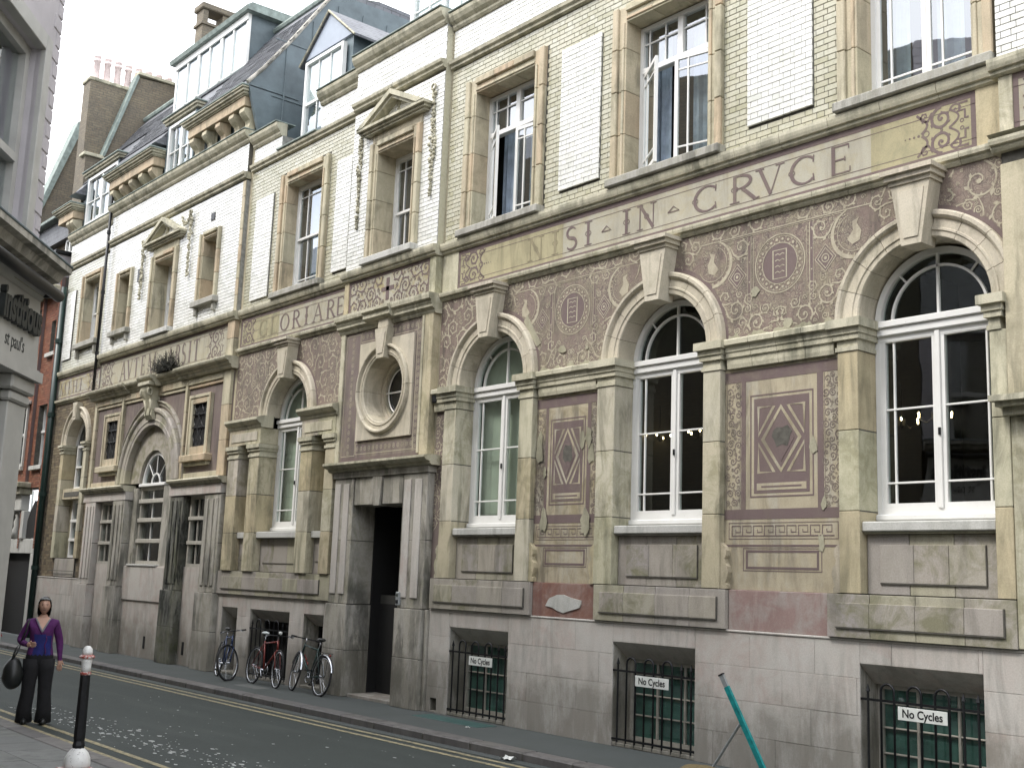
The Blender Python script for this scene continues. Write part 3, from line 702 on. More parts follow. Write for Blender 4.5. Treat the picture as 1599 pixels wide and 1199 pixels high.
# ---- plinth openings, ashlar
def plinth(x0, x1, openings, m='ashlar', z1=1.575, d=.05, H=.4, L=1.0):
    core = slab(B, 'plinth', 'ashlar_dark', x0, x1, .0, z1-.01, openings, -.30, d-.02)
    nz = round(z1/H)
    for k in range(nz):
        za, zb = z1*k/nz, z1*(k+1)/nz; nx = max(1, round((x1-x0)/L)); sh = (.5 if k % 2 else 0)
        xs = [x0]+[x0+(x1-x0)*(i+sh)/nx+RND.uniform(-.08, .08) for i in range(nx+1) if x0+.15 < x0+(x1-x0)*(i+sh)/nx < x1-.15]+[x1]
        for a, b in zip(xs, xs[1:]):
            # cut by openings
            segs = [(a, b, za, zb)]
            for o in openings:
                ns = []
                for p, q, u, v in segs:
                    if q <= o[0]+1e-4 or p >= o[1]-1e-4 or v <= o[2]+1e-4 or u >= o[3]-1e-4: ns.append((p, q, u, v)); continue
                    if p < o[0]: ns.append((p, o[0], u, v))
                    if q > o[1]: ns.append((o[1], q, u, v))
                    pp, qq = max(p, o[0]), min(q, o[1])
                    if v > o[3]: ns.append((pp, qq, o[3], v))
                    if u < o[2]-.001: ns.append((pp, qq, u, o[2]))
                segs = ns
            for p, q, u, v in segs:
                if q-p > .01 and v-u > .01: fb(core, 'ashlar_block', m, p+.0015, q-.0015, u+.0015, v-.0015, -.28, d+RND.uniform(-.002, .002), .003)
    fb(B, 'plinth_ledge', m, x0, x1, z1+.001, z1+.03, -.1, d+.012, .008)
    return core
def basement_window(x0, x1, z0=.06, z1=1.34, sign=None, bars=True, dark=False):
    # splayed head
    b = MB(); b.prism([(YF-.05, z1), (YF+.30, z1), (YF+.30, z1-.22), (YF+.24, z1-.22)], 'x', x0+.002, x1-.002); b.build('sloping_head', 'ashlar', B)
    fb(B, 'basement_sill', 'ashlar_dark', x0+.002, x1-.002, .0, z0-.002, -.40, .04, .01)
    zt = z1-.22
    w = frame_mb(x0+.0, x1-.0, z0, zt, .05, -.36, -.30).build('basement_window', 'buff' if not dark else 'black', B)
    n = 3 if x1-x0 > 1 else 2
    if not dark:
        for i in range(1, n): xx = x0+(x1-x0)*i/n; fb(w, 'glazing_bar', 'buff', xx-.016, xx+.016, z0+.05, zt-.05, -.35, -.31)
        for z in (z0+.33, z0+.60, z0+.86):
            if z < zt-.1: fb(w, 'glazing_bar', 'buff', x0+.05, x1-.05, z-.010, z+.010, -.35, -.315)
        pane(w, x0+.02, x1-.02, z0+.02, zt-.02, -.335)
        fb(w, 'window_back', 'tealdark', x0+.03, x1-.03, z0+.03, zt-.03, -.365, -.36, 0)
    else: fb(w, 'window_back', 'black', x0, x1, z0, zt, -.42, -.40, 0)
    if bars:
        g = MB(); y = YF-.03; g.box(x0-.0, x1+.0, y-.012, y+.012, .96, .985); g.build_ = None
        r = g.build('railing', 'iron', B)
        fb(r, 'rail', 'iron', x0, x1, .085, .11, .018, .042, 0)
        L_ = x1-x0; nb = 9; xs = [x0+L_*(i+.55)/nb for i in range(nb)]
        i = 0
        while i < nb:
            if i in (1, 3, 5) and i+1 < nb:
                xa, xb = xs[i], xs[i+1]; rr = (xb-xa)/2
                g = MB(); g.tube([(xa, y, .02), (xa, y, 1.07)]+[((xa+xb)/2-rr*cos(a*pi/8), y, 1.07+rr*sin(a*pi/8)) for a in range(1, 8)]+[(xb, y, 1.07), (xb, y, .02)], .0135, 6); g.build('hooped_bar', 'iron', r, smooth=True); i += 2
            else:
                g = MB(); g.tube([(xs[i], y, .02), (xs[i], y, 1.05), (xs[i], y, 1.06), (xs[i], y, 1.14)], [.0135, .0135, .024, .002], 6); g.build('spiked_bar', 'iron', r); i += 1
        if sign:
            s = fb(r, 'sign_plate', 'sign', sign[0], sign[1], .80, .935, .055, .062, .002)
            text('No Cycles', 'sign_lettering', r, ((sign[0]+sign[1])/2, YF-.0645, .832), .118, 'iron', sx=.92, off=.0025)
def text(t, name, parent, loc, size, m, sx=1., rot=(pi/2, 0, 0), ext=.0, align='CENTER', off=0., font=None):
    cu = bpy.data.curves.new(name, 'FONT'); cu.body = t; cu.size = size; cu.align_x = align; cu.extrude = ext; cu.offset = off
    o = bpy.data.objects.new(name, cu); dg = None
    COL.objects.link(o); bpy.context.view_layer.update()
    me = bpy.data.meshes.new_from_object(o.evaluated_get(bpy.context.evaluated_depsgraph_get()))
    COL.objects.unlink(o); bpy.data.objects.remove(o); me.materials.clear(); me.materials.append(M[m]); me.name = name
    q = bpy.data.objects.new(name, me); p = POS[parent.name]; q.parent = parent
    q.location = (loc[0]-p[0], loc[1]-p[1], loc[2]-p[2]); q.rotation_euler = rot; q.scale = (sx, 1, 1); COL.objects.link(q); POS[q.name] = tuple(loc); return q
WIN = [(-13.97, -14.76, -13.18), (-10.36, -11.15, -9.57), (-6.525, -7.30, -5.75)]
# ---- right-hand section
plinth(-15.28, -5.5, [(-14.73, -13.30, 0, 1.34), (-11.13, -9.70, 0, 1.34), (-7.36, -5.95, 0, 1.34), (-15.17, -15.0, .03, .22)])
fb(B, 'boot_scraper_recess', 'black', -15.17, -15.0, .03, .22, -.2, -.1, 0)
for (a, b, s) in ((-14.73, -13.30, (-14.20, -13.64)), (-11.13, -9.70, (-10.70, -10.12)), (-7.36, -5.95, (-6.90, -6.34))): basement_window(a, b, sign=s)
def base_course(x0, x1, L=.55):
    c = fb(B, 'base_course', 'mortar', x0+.005, x1-.005, 1.605, 2.08, -.2, .085, 0); n = round((x1-x0)/L)
    for i in range(n):
        a, b = x0+(x1-x0)*i/n, x0+(x1-x0)*(i+1)/n
        fb(c, 'stone_block', 'apron', a+.003, b-.003, 1.608, 2.079, -.1, .10, .004)
    e = .13   # raised panel, again in blocks, over the sunk margin
    for i in range(n):
        a, b = max(x0+e, x0+(x1-x0)*i/n), min(x1-e, x0+(x1-x0)*(i+1)/n)
        fb(c, 'raised_panel', 'apron', a+.002, b-.002, 1.72, 1.985, .10, .118, .004)
    # dark strips painted in as the shadow line below and beside the panel
    fb(c, 'panel_shade_line', 'mortar', x0+e-.012, x1-e+.012, 1.708, 1.72, .10, .122, 0); fb(c, 'panel_shade_line', 'mortar', x1-e, x1-e+.012, 1.72, 1.99, .10, .122, 0)
for a, b in ((-15.25, -12.80), (-11.48, -9.19), (-7.74, -5.56)): base_course(a, b)
fb(B, 'red_patch', 'redpatch', -12.795, -11.485, 1.605, 2.08, -.2, .045)
fb(B, 'pink_patch', 'pinkwash', -9.185, -7.745, 1.605, 2.08, -.2, .04)
b = MB(); b.prism([(-12.12+.36*cos(2*pi*i/16)*(1+.12*sin(i*2.3)), 1.80+.11*sin(2*pi*i/16)*(1+.2*sin(i*1.7))) for i in range(16)], 'y', YF-.062, YF-.04); b.build('shell_remnant', 'whitesill', B)
for i, (cx, xl, xr) in enumerate(WIN):
    L0, R0 = ((-15.08, -12.87), (-11.50, -9.285), (-7.57, -5.56))[i]
    shaft(L0, xl, 2.085, 4.81); shaft(xr, R0, 2.085, 4.81)
    capital(L0, xl); capital(xr, R0) if i < 2 else capital(xr, R0-.07)
    if i > 0: scroll_console(L0, -1)
    else: scroll_console(L0, -1)
    if i < 2: scroll_console(R0, 1)
    archivolt(B, cx, 5.18, .79, 1.09, 'arch', 9)
    keystone(cx-.0, 5.86, 6.72, .12, .235)
    raised = raised_field(B, xl+.002, xr-.002, 2.085, 2.74, -.03, 'apron', .5, 'apron_panel')
    e = .17; fb(raised, 'panel_shade_line', 'mortar', xl+e, xr-e+.01, 2.20, 2.212, -.031, -.012, 0); fb(raised, 'panel_shade_line', 'mortar', xr-e, xr-e+.01, 2.21, 2.62, -.031, -.012, 0)
    for k in range(3):
        a, b = xl+e+(xr-xl-2*e)*k/3, xl+e+(xr-xl-2*e)*(k+1)/3
        fb(raised, 'raised_panel', 'apron', a+.002, b-.002, 2.212, 2.62, -.03, -.014, .004)
    fb(B, 'window_sill', 'whitesill', xl+.003, xr-.003, 2.765, 2.875, -.36, .07, .012)
    fb(B, 'under_sill', 'apron', xl+.003, xr-.003, 2.742, 2.764, -.36, .03, .0)
    arched_window(cx, 2.97, 5.0, (xr-xl)/2, blind=(i == 0))
def entab(x0, x1):
    prof = [(.05, 4.81), (.06, 4.86), (.06, 4.93), (.085, 4.95), (.085, 5.0), (.10, 5.02), (.10, 5.08), (.15, 5.10), (.15, 5.16), (.12, 5.18)]
    mould(B, 'entablature', 'mould', x0, x1, prof, .38)
entab(-12.80, -11.57); entab(-9.215, -7.64); entab(-15.42, -15.14)
# sgraffito panels between the windows
def greek(o, x0, x1, z0, z1, w=.014):
    n = max(2, round((x1-x0)/.165)); p = (x1-x0)/n; h = z1-z0
    for i in range(n):
        a = x0+p*i
        o.ribbon([(a, z0), (a, z1), (a+p*.78, z1), (a+p*.78, z0+h*.36), (a+p*.36, z0+h*.36), (a+p*.36, z0+h*.64)], w)
        o.ribbon([(a, z0), (a+p, z0)], w)
def sgraffito(x0, x1, seed, worn=0):
    w = x1-x0; X = lambda f: x0+w*f
    p = fb(B, 'plaster_panel', 'cream', x0, x1, 2.083, 4.81, -.3, 0, 0)
    o = Orn(); P = lambda a, b, c, d, e=.003: o.rect(X(a), X(b), c, d, e)
    P(0, 1, 4.63, 4.77); P(.15, .19, 3.05, 4.63); P(.80, .85, 3.05, 4.63); P(0, 1, 2.93, 3.05); P(0, 1, 2.60, 2.625)
    o.frame(X(.23), X(.77), 3.19, 4.45, .018)
    P(.265, .735, 3.24, 4.40)
    o.frame(X(.17), X(.83), 2.31, 2.585, .009); o.frame(X(.195), X(.805), 2.335, 2.56, .028)
    o.frame(X(.04), X(.96), 2.69, 2.89, .008); greek(o, X(.07), X(.93), 2.73, 2.85)
    o.build('painted_band', 'maroon' if not worn else 'maroon', p)
    o = Orn(); cx, cz = X(.5), 3.89; rx, rz = w*.158, .385
    o.ribbon([(cx, cz+rz), (cx+rx, cz), (cx, cz-rz), (cx-rx, cz)], .055, True, .005)
    for sx in (-1, 1):
        for sz in (-1, 1):
            xo = cx+sx*w*.195; zo = cz+sz*.40; zi = cz+sz*.055; xi = cx+sx*w*.06
            o.ribbon([(xo, zi), (xo, zo), (xi, zo)], .045, True, .0052+.0004*sx+.0003*sz)
    o.rect(X(.29), X(.71), 3.275, 3.36, .005)
    o.build('pale_fillets', 'cream', p)
    o = Orn(); o.rect(X(.33), X(.67), 3.305, 3.327, .0065); o.build('painted_bar', 'maroon', p)
    o = Orn(); o.poly([(cx, cz+rz*.72), (cx+rx*.72, cz), (cx, cz-rz*.72), (cx-rx*.72, cz)], .0065); o.build('diamond_boss', 'maroon', p)
    rr = random.Random(seed+50); o = Orn(); o.poly([(cx+.02+rx*.62*rr.uniform(.6, 1)*cos(2*pi*i/12), cz+.03+rz*.42*rr.uniform(.6, 1)*sin(2*pi*i/12)) for i in range(12)], .0085); o.build('dark_stain', 'mortar', p)
    for k, (a, b) in enumerate(((.02, .14), (.86, .985))):
        o = Orn(); o.pack(X(a)+.01, X(b)-.01, 3.08, 4.6, (.045, .032, .022, .014), 160, seed+k, .009); 
        for s in (0, 1): o.ribbon([(X(a+(b-a)*s), 3.05), (X(a+(b-a)*s), 4.63)], .006)
        o.build('arabesque', 'purple', p)
    r = random.Random(seed)
    for k in range(3+worn*7):
        cx_, cz_ = X(r.choice((r.uniform(.72, .95), r.uniform(.02, .2)))), r.uniform(2.3, 4.2); n = 11; s = r.uniform(.03, .07)*(1+worn*.8)
        o = Orn(); o.poly([(cx_+s*r.uniform(.4, 1)*cos(2*pi*i/n), cz_+s*r.uniform(1., 2.2)*sin(2*pi*i/n)) for i in range(n)], .0085+.0018*k); o.build('plaster_loss', 'loss', p)
sgraffito(-12.868, -11.502, 5, 1); sgraffito(-9.283, -7.572, 9, 0)
def strip_panel(x0, x1, seed):
    p = fb(B, 'plaster_panel', 'purple', x0, x1, 2.083, 4.81, -.3, 0, 0)
    o = Orn(); o.pack(x0+.03, x1-.03, 2.95, 4.75, (.09, .06, .04, .025), 120, seed, .012); o.build('arabesque', 'orn', p)
strip_panel(-15.41, -15.082, 3)
# spandrels
ZS0, ZS1 = 5.18, 6.72
def spandrel(xa, xb, cl, cr, seed, roundel=True, worn=0, ro=1.09, extra=None):
    def mask(x, z):
        if not (xa+.015 < x < xb-.015 and ZS0+.06 < z < ZS1-.02): return False
        for c in (cl, cr):
            if c is not None and (hypot(x-c, z-5.18) < ro+.035 or (abs(x-c) < .30 and z > 6.0)): return False
        return not (extra and not extra(x, z))
    pts = []
    if cl is not None: pts += [(cl+(ro-.03)*cos(a), 5.18+(ro-.03)*sin(a)) for a in [pi/2*(1-i/20) for i in range(21)]]
    else: pts += [(xa, ZS1), (xa, ZS0)]
    if cl is not None: pts = [(cl, ZS1)]+pts
    if cr is not None: pts += [(cr-(ro-.03)*cos(a), 5.18+(ro-.03)*sin(a)) for a in [pi/2*i/20 for i in range(21)]]+[(cr, ZS1)]
    else: pts += [(xb, ZS0), (xb, ZS1)]
    b = MB(); b.prism(pts, 'y', YF, YF+.3); p = b.build('plaster_spandrel', 'filigree', B)
    for c, s in ((cl, 1), (cr, -1)):       # plain maroon band that follows the arch
        if c is not None:
            o = Orn(); o.ribbon([(c+s*(ro+.015)*cos(a), 5.2+(ro+.015)*sin(a)) for a in [pi/2*i/20 for i in range(19)]], .05, False, .002); o.build('painted_band', 'maroon', p)
    cx = (xa+xb)/2 if (cl is not None and cr is not None) else None
    if roundel and cx:
        zc = 6.06; q = Orn(mask)
        q.poly([(cx+.25*cos(2*pi*i/28), zc+.25*sin(2*pi*i/28)) for i in range(28)], .0018)
        for s in (-1, 1): q.rect(cx+s*.465-.03, cx+s*.465+.03, zc-.55, zc+.42, .0018)
        for s in (-1, 1): q.poly([(cx+s*.66, zc-.06+.16), (cx+s*.66+.135, zc-.06), (cx+s*.66, zc-.06-.16), (cx+s*.66-.135, zc-.06)], .0018)
        q.build('painted_field', 'maroon', p)
    o = Orn(mask)
    if roundel and cx:
        zc = 6.06
        for r, w in ((.37, .016), (.345, .006), (.26, .012)): o.ring(cx, zc, r, w)
        for i in range(22): a = 2*pi*i/22; o.dot(cx+.305*cos(a), zc+.305*sin(a), .020, 5); o.dot(cx+.275*cos(a+.14), zc+.275*sin(a+.14), .010, 4); o.dot(cx+.332*cos(a+.14), zc+.332*sin(a+.14), .010, 4)
        o.ribbon([(cx-.10, zc-.19), (cx+.10, zc-.19), (cx+.10, zc+.17), (cx-.10, zc+.17)], .022, True)
        for k in range(4):
            o.ribbon([(cx-.07, zc+.11-.075*k), (cx-.03, zc+.125-.075*k), (cx+.0, zc+.105-.075*k), (cx+.04, zc+.125-.075*k), (cx+.07, zc+.11-.075*k)], .012)
        for s in (-1, 1):
            o.ribbon([(cx+s*.44, zc-.62), (cx+s*.44, zc+.43)], .012); o.ribbon([(cx+s*.49, zc-.5), (cx+s*.49, zc+.43)], .007)
            o.ribbon([(cx+s*.40, zc+.40), (cx+s*.40, zc-.3)], .007)
            for k in range(4): o.dot(cx+s*.465, zc-.42+.26*k, .012, 5)
            u, v = cx+s*.66, zc-.06       # lozenge with a rosette
            for r_ in (.17, .125): o.ribbon([(u, v+r_), (u+r_*.85, v), (u, v-r_), (u-r_*.85, v)], .014, True)
            o.ring(u, v, .05, .012, 12); o.dot(u, v, .022); o.used.append((u, v, .16))
            u2, v2 = cx+s*1.06, zc+.18    # big C scroll with a bird-like tongue
            o.ribbon([(u2+s*.30*cos(a), v2+.30*sin(a)) for a in [pi*.62+pi*1.25*i/24 for i in range(25)]], [.02+.03*sin(pi*i/24) for i in range(25)])
            o.ribbon([(u2+s*.23*cos(a), v2+.23*sin(a)) for a in [pi*.62+pi*1.25*i/24 for i in range(25)]], .009)
            for i in range(12): a = pi*.66+pi*1.15*i/11; o.dot(u2+s*.265*cos(a), v2+.265*sin(a), .012, 5)
            o.poly([(u2-s*.10, v2-.08), (u2-s*.03, v2-.15), (u2+s*.07, v2-.11), (u2+s*.09, v2+.0), (u2+s*.03, v2+.10), (u2+s*.06, v2+.16), (u2-s*.03, v2+.13), (u2-s*.02, v2+.02)])
            o.used += [(u2, v2, .29)]
        o.ribbon([(cx-1.3, zc+.47), (cx+1.3, zc+.47)], .014); o.ribbon([(cx-.9, zc+.445), (cx+.9, zc+.445)], .006)
        o.used += [(cx, zc, .47), (cx, zc-.45, .08)]
        o.pack(cx, xb, ZS0, ZS1, (.13, .09, .065, .045, .03, .02), 220, seed, .021, cx)
    else:
        u = (xa+(0 if cl else .0)+xb)/2
        o.pack(xa, xb, ZS0, ZS1, (.20, .13, .09, .06, .045, .03, .02), 200, seed, .022)
    o.build('arabesque', 'orn', p)
    r = random.Random(seed)
    base = Orn(); xA, xB = xa, xb
    if cl is not None: xa = cl+ro+.02
    if cr is not None: xb = cr-ro-.02
    x = xa+.02
    zz = [(x+i*(xb-xa-.04)/40, ZS0+.03+r.uniform(.0, .05)+.03*sin(i*.7)) for i in range(41)]
    base.b.prism([(xa+.01, ZS0+.001)]+[(xb-.01, ZS0+.001)]+zz[::-1], 'y', YF-.006, YF+.001); base.build('plaster_loss', 'loss', p)
    for k in range(worn*4):
        cx_, cz_ = r.uniform(xA, xB), r.uniform(ZS0+.1, 5.8); n = 9; s = r.uniform(.03, .09)
        if not mask(cx_, cz_): continue
        o = Orn(); o.poly([(cx_+s*r.uniform(.5, 1.3)*cos(2*pi*i/n), cz_+s*r.uniform(.4, 1)*sin(2*pi*i/n)) for i in range(n)], .0085+.0018*k); o.build('plaster_loss', 'loss', p)
    return p
spandrel(-13.97, -10.36, -13.97, -10.36, 21, worn=2)
spandrel(-10.36, -6.525, -10.36, -6.525, 22, worn=1)
spandrel(-15.41, -13.97, None, -13.97, 23, False)
spandrel(-6.525, -5.58, -6.525, None, 24, False)
# pale slipped strip beside the first arch
b = MB(); b.prism([(-13.97+r_*cos(a), 5.18+r_*sin(a)) for r_, a in ((1.12, radians(22)), (1.12, radians(50)), (1.24, radians(50)), (1.22, radians(22)))], 'y', YF-.012, YF); b.build('plaster_loss', 'loss', B)
LOW = [(.02, 6.70), (.045, 6.73), (.045, 6.76), (.085, 6.765), (.095, 6.80), (.095, 6.83), (.06, 6.84)]
UP = [(.02, 7.51), (.05, 7.53), (.05, 7.57), (.085, 7.575), (.10, 7.61), (.11, 7.65), (.11, 7.69), (.06, 7.70)]
def frieze(x0, x1, word, ow=None, zb=6.84, zt=7.51, ends=True, d=0., om='maroon', fm='frieze', patches=()):
    p = fb(B, 'frieze_panel', fm, x0, x1, zb, zt, -.3, d, 0); D = d+.003
    o = Orn(); o.rect(x0, x1, zt-.075, zt, D); o.rect(x0, x1, zb, zb+.06, D)
    o.rect(x0, x1, zt-.155, zt-.148, D); o.rect(x0, x1, zb+.122, zb+.129, D)
    if ends: o.rect(x0, x0+.06, zb+.06, zt-.075, D); o.rect(x1-.06, x1, zb+.06, zt-.075, D)
    o.build('painted_band', 'maroon', p)
    for a, b_ in patches: fb(p, 'repaired_length', 'ochre', a, b_, zb+.061, zt-.076, d-.01, d+.0012, 0)
    for ch, a, b_ in word: letter(p, ch, a, zb+.145, zt-zb-.31, b_-a if b_ else None, d+.0045, 'faded' if any(u-.2 < a < v for u, v in patches) else om)
    for (a, b_, s, flip) in (ow or []):
        o = Orn(); c = (zb+.06+zt-.075)/2; H = (zt-zb-.135)
        w_ = b_-a; sg = -1 if flip else 1; e = b_ if not flip else a
        for s_ in (-1, 1):
            o.spiral(e-sg*w_*.46, c+s_*H*.25, H*.23, pi*.5*s_+pi/2*(1-sg)*.5, 1.45, s_*sg, .034, True, 0, D); o.spiral(e-sg*w_*.22, c+s_*H*.36, H*.12, pi, 1.2, -s_*sg, .024, False, 0, D)
            o.spiral(e-sg*w_*.74, c+s_*H*.38, H*.12, 0, 1.2, -s_*sg, .020, True, 0, D)
            o.ribbon([(e-sg*w_*.03, c+s_*H*.46), (e-sg*w_*.17, c+s_*H*.46), (e-sg*w_*.17, c+s_*H*.30), (e-sg*w_*.08, c+s_*H*.30), (e-sg*w_*.08, c+s_*H*.12), (e-sg*w_*.02, c+s_*H*.12)], .026, False, D)
            o.ribbon([(e-sg*w_*(.80-.10*sin(i*.5)), c+s_*H*(.02+.055*i)) for i in range(9)], .028, False, D)
            o.ribbon([(e-sg*w_*(.34-.16*sin(i*.38)), c+s_*H*(.0+.048*i)) for i in range(9)], .022, False, D)
            o.ring(e-sg*w_*.13, c+s_*H*.08, .02, .012, 8, d=D)
        o.ring(e-sg*w_*.72, c, .035, .014, 10, d=D)
        for k in range(4): o.dot(e-sg*(w_*.85+.055*k), c, .018-.003*k, 5, D)
        o.build('arabesque', 'maroon', p)
    return p
frieze(-15.0, -5.86, [('N', -13.22, -12.86), ('I', -12.68, -12.5), ('S', -12.36, -12.10), ('I', -11.96, -11.78), ('.', -11.60, -11.38), ('I', -11.18, -11.0), ('N', -10.88, -10.52),
       ('.', -10.32, -10.08), ('C', -9.86, -9.42), ('R', -9.24, -8.80), ('V', -8.80, -8.38), ('C', -8.30, -7.90), ('E', -7.74, -7.42)],
       [(-6.65, -5.93, 1, False), (-14.93, -14.2, 2, True)], patches=((-14.94, -12.42), (-7.15, -5.92)))
fb(B, 'frieze_pier', 'terra', -5.86, -5.56, 6.84, 7.51, -.3, .012, .004); fb(B, 'frieze_pier', 'terra', -15.42, -15.0, 6.84, 7.51, -.3, .012, .004)
mould(B, 'string_course', 'mould', -15.42, -5.56, LOW, .47); mould(B, 'string_course', 'mould', -15.42, -5.56, UP, .72)
# ---- upper storey walls
def arch_window_frame(x0, x1, z0, z1, w=.25, m='archst', ear=True, d=.055, sillz=None, sillm='sill', sx=.03):
    """moulded stone surround made of blocks, reveal included"""
    c = slab(B, 'architrave', 'mortar', x0-w+.01, x1+w-.01, z0, z1+w-.01, [(x0-.01, x1+.01, z0-.1, z1+.01)], -.34, d-.03)
    for s, e, o in ((x0-w, x0, 1), (x1, x1+w, -1)):
        n = max(2, round((z1-z0+w)/.62)); zt = z1+w
        for k in range(n):
            za, zb = z0+(zt-z0)*k/n, z0+(zt-z0)*(k+1)/n
            if zb > z1+.001 and za < z1: pass
            fb(c, 'stone_block', m, s+.0, e-.0, za+.003, zb-.003, -.35, d-.015, .006)
            a, b = (s, s+w*.42) if o > 0 else (e-w*.42, e)
            fb(c, 'moulded_edge', m, a-.01 if o > 0 else a, b if o > 0 else b+.01, za+.003, zb-.003, .03, d+.03, .012)
            a, b = (e-w*.30, e-.03) if o > 0 else (s+.03, s+w*.30)
            fb(c, 'moulded_edge', m, a, b, za+.003, min(zb, z1)-.003, .03, d+.006, .008) if za < z1 else None
    n = max(2, round((x1-x0)/.5))
    for k in range(n):
        a, b = x0+(x1-x0)*k/n, x0+(x1-x0)*(k+1)/n
        fb(c, 'stone_block', m, a+.003, b-.003, z1, z1+w-.002, -.35, d-.015, .006); fb(c, 'moulded_edge', m, a+.003, b-.003, z1+w*.58, z1+w+.01, .03, d+.03, .012)
        fb(c, 'moulded_edge', m, a+.003, b-.003, z1+.03, z1+w*.30, .03, d+.006, .008)
    if sillz is not None: fb(B, 'window_sill', sillm, x0-w-sx, x1+w+sx, sillz, z0-.002, -.36, d+.11, .015)
UW = [(-14.67, -13.17), (-11.13, -9.59), (-7.29, -5.87)]
ZB0, ZB1 = 7.70, 10.86
holes = []
for i, (a, b) in enumerate(UW):
    arch_window_frame(a, b, 7.83, 10.22, sillz=7.705); holes += [(a-.25, b+.25, 7.6, 10.48)]
    upper_window(a, b, openleft=(31, 33, 0)[i])
holes[0] = (-14.95, -12.9, 7.6, 10.5)
WP = [(-12.54, -11.66, 7.96, 10.26), (-8.93, -7.93, 7.96, 10.26)]
slab(B, 'mortar_wall', 'mortar', -15.42, -5.56, 7.70, 10.86, [(a+.02, b-.02, 7.6, 10.47) for a, b, _, _ in holes], -.3, -.008)
bricks(-15.42, -5.58, 7.70, 10.86, [(h[0], h[1], 0, 10.49) for h in holes]+[tuple(w) for w in WP], 0, 'brick_green', solo=True)
for w in WP:
    fb(B, 'mortar_wall', 'mortarlight', w[0]+.005, w[1]-.005, w[2]+.005, w[3]-.005, -.01, .025, 0)
    bricks(w[0], w[1], w[2], w[3], [], .035, 'brick_white', solo=True, jt=.0055)
STR = [(.02, 10.87), (.06, 10.89), (.06, 10.93), (.10, 10.96), (.11, 11.01), (.05, 11.03)]
COR = [(.03, 11.62), (.06, 11.66), (.06, 11.70), (.12, 11.75), (.16, 11.82), (.17, 11.88), (.05, 11.90)]
def parapet(x0, x1, ztop=11.62, dz=0., d=0., m='brick_white', coping=True):
    mould(B, 'string_course', 'mould', x0, x1, [(a+d, b+dz) for a, b in STR], .7)
    fb(B, 'mortar_wall', 'mortarlight', x0, x1, 11.03+dz, ztop, -.3, d-.008, 0)
    l = bricks(x0, x1, 11.03+dz, ztop, [], d, m, jt=.005); brickwork(B, l)
    if coping:
        mould(B, 'cornice', 'mould', x0, x1, [(a+d, b+ztop-11.62) for a, b in COR], .7); fb(B, 'copper_flashing', 'copper', x0, x1, ztop+.281, ztop+.31, -.3, d+.19, .008)
parapet(-15.42, -5.56)
# ---- projecting bay at the far right, only its edge is in view
def right_bay():
    x0, x1 = -5.56, -2.4; d = .12
    plinth(x0+.06, x1, [], d=.10)
    fb(B, 'bay_wall', 'terra', x0+.0, x1, 1.61, 3.9, -.3, .09, .01)
    b = MB(); b.box(x0-.10, x1, YF-.34, YF-.05, 4.03, 4.09); b.box(x0-.06, x1, YF-.28, YF-.05, 3.98, 4.03); b.box(x0-.02, x1, YF-.2, YF-.05, 3.90, 3.98); b.build('door_cornice', 'mould', B)
    fb(B, 'bay_pier', 'terra', x0+.0, x0+.28, 4.095, 6.55, -.3, d, .008); fb(B, 'plaster_panel', 'purple', x0+.28, x1, 4.095, 6.55, -.3, d-.02, 0)
    fb(B, 'frieze_pier', 'terra', x0+.01, x0+.16, 6.84, 7.51, -.3, d, .006); frieze(x0+.16, x1, [], [(x0+.25, x0+.95, 1, True)], d=d-.02)
    mould(B, 'cornice', 'mould', x0-.06, x1, [(a+d+.03, b-.03) for a, b in LOW]+[(d+.15, 6.84)], .5); mould(B, 'string_course', 'mould', x0-.06, x1, [(a+d, b) for a, b in UP], .72)
    fb(B, 'mortar_wall', 'mortar', x0, x1, 7.70, 10.86, -.3, d-.008, 0)
    l = bricks(x0, x1, 7.70, 10.86, [], d, 'brick_white', solo=True)
    fb(B, 'bay_wall', 'mortar', x0+.01, x1, 6.55, 6.72, -.3, d-.02, 0); parapet(x0, x1, d=d)
right_bay()
# ================================================================== DOOR BAY  x -18.42..-15.42
def pediment(cx, hw, z0, z1, d=.16, m='mould'):
    b = MB(); t = .07
    b.box(cx-hw, cx+hw, YF-d-.06, YF, z0, z0+.05); b.box(cx-hw+.04, cx+hw-.04, YF-d, YF, z0-.05, z0); b.box(cx-hw+.1, cx+hw-.1, YF-d+.04, YF, z0-.09, z0-.05)
    p = b.build('pediment', m, B)
    for s in (-1, 1):
        b = MB(); b.prism([(cx+s*hw, z0+.05), (cx, z1), (cx, z1-.10), (cx+s*(hw-.22), z0+.05)], 'y', YF-d-.07, YF); b.prism([(cx+s*(hw-.22), z0+.052), (cx, z1-.10), (cx, z1-.16), (cx+s*(hw-.36), z0+.052)], 'y', YF-d-.02, YF); b.build('raking_cornice', m, p)
    b = MB(); b.prism([(cx-hw+.2, z0+.04), (cx+hw-.2, z0+.04), (cx, z1-.12)], 'y', YF-.07, YF); b.build('tympanum', m, p)
    b = MB(); b.lathe([(.02, -.14), (.08, -.10), (.05, 0), (.09, .06), (.07, .13), (.02, .17)], (cx, YF-.10, (z0+z1)/2+.0), 8); b.build('carved_bust', 'mould', p, smooth=True)
    return p
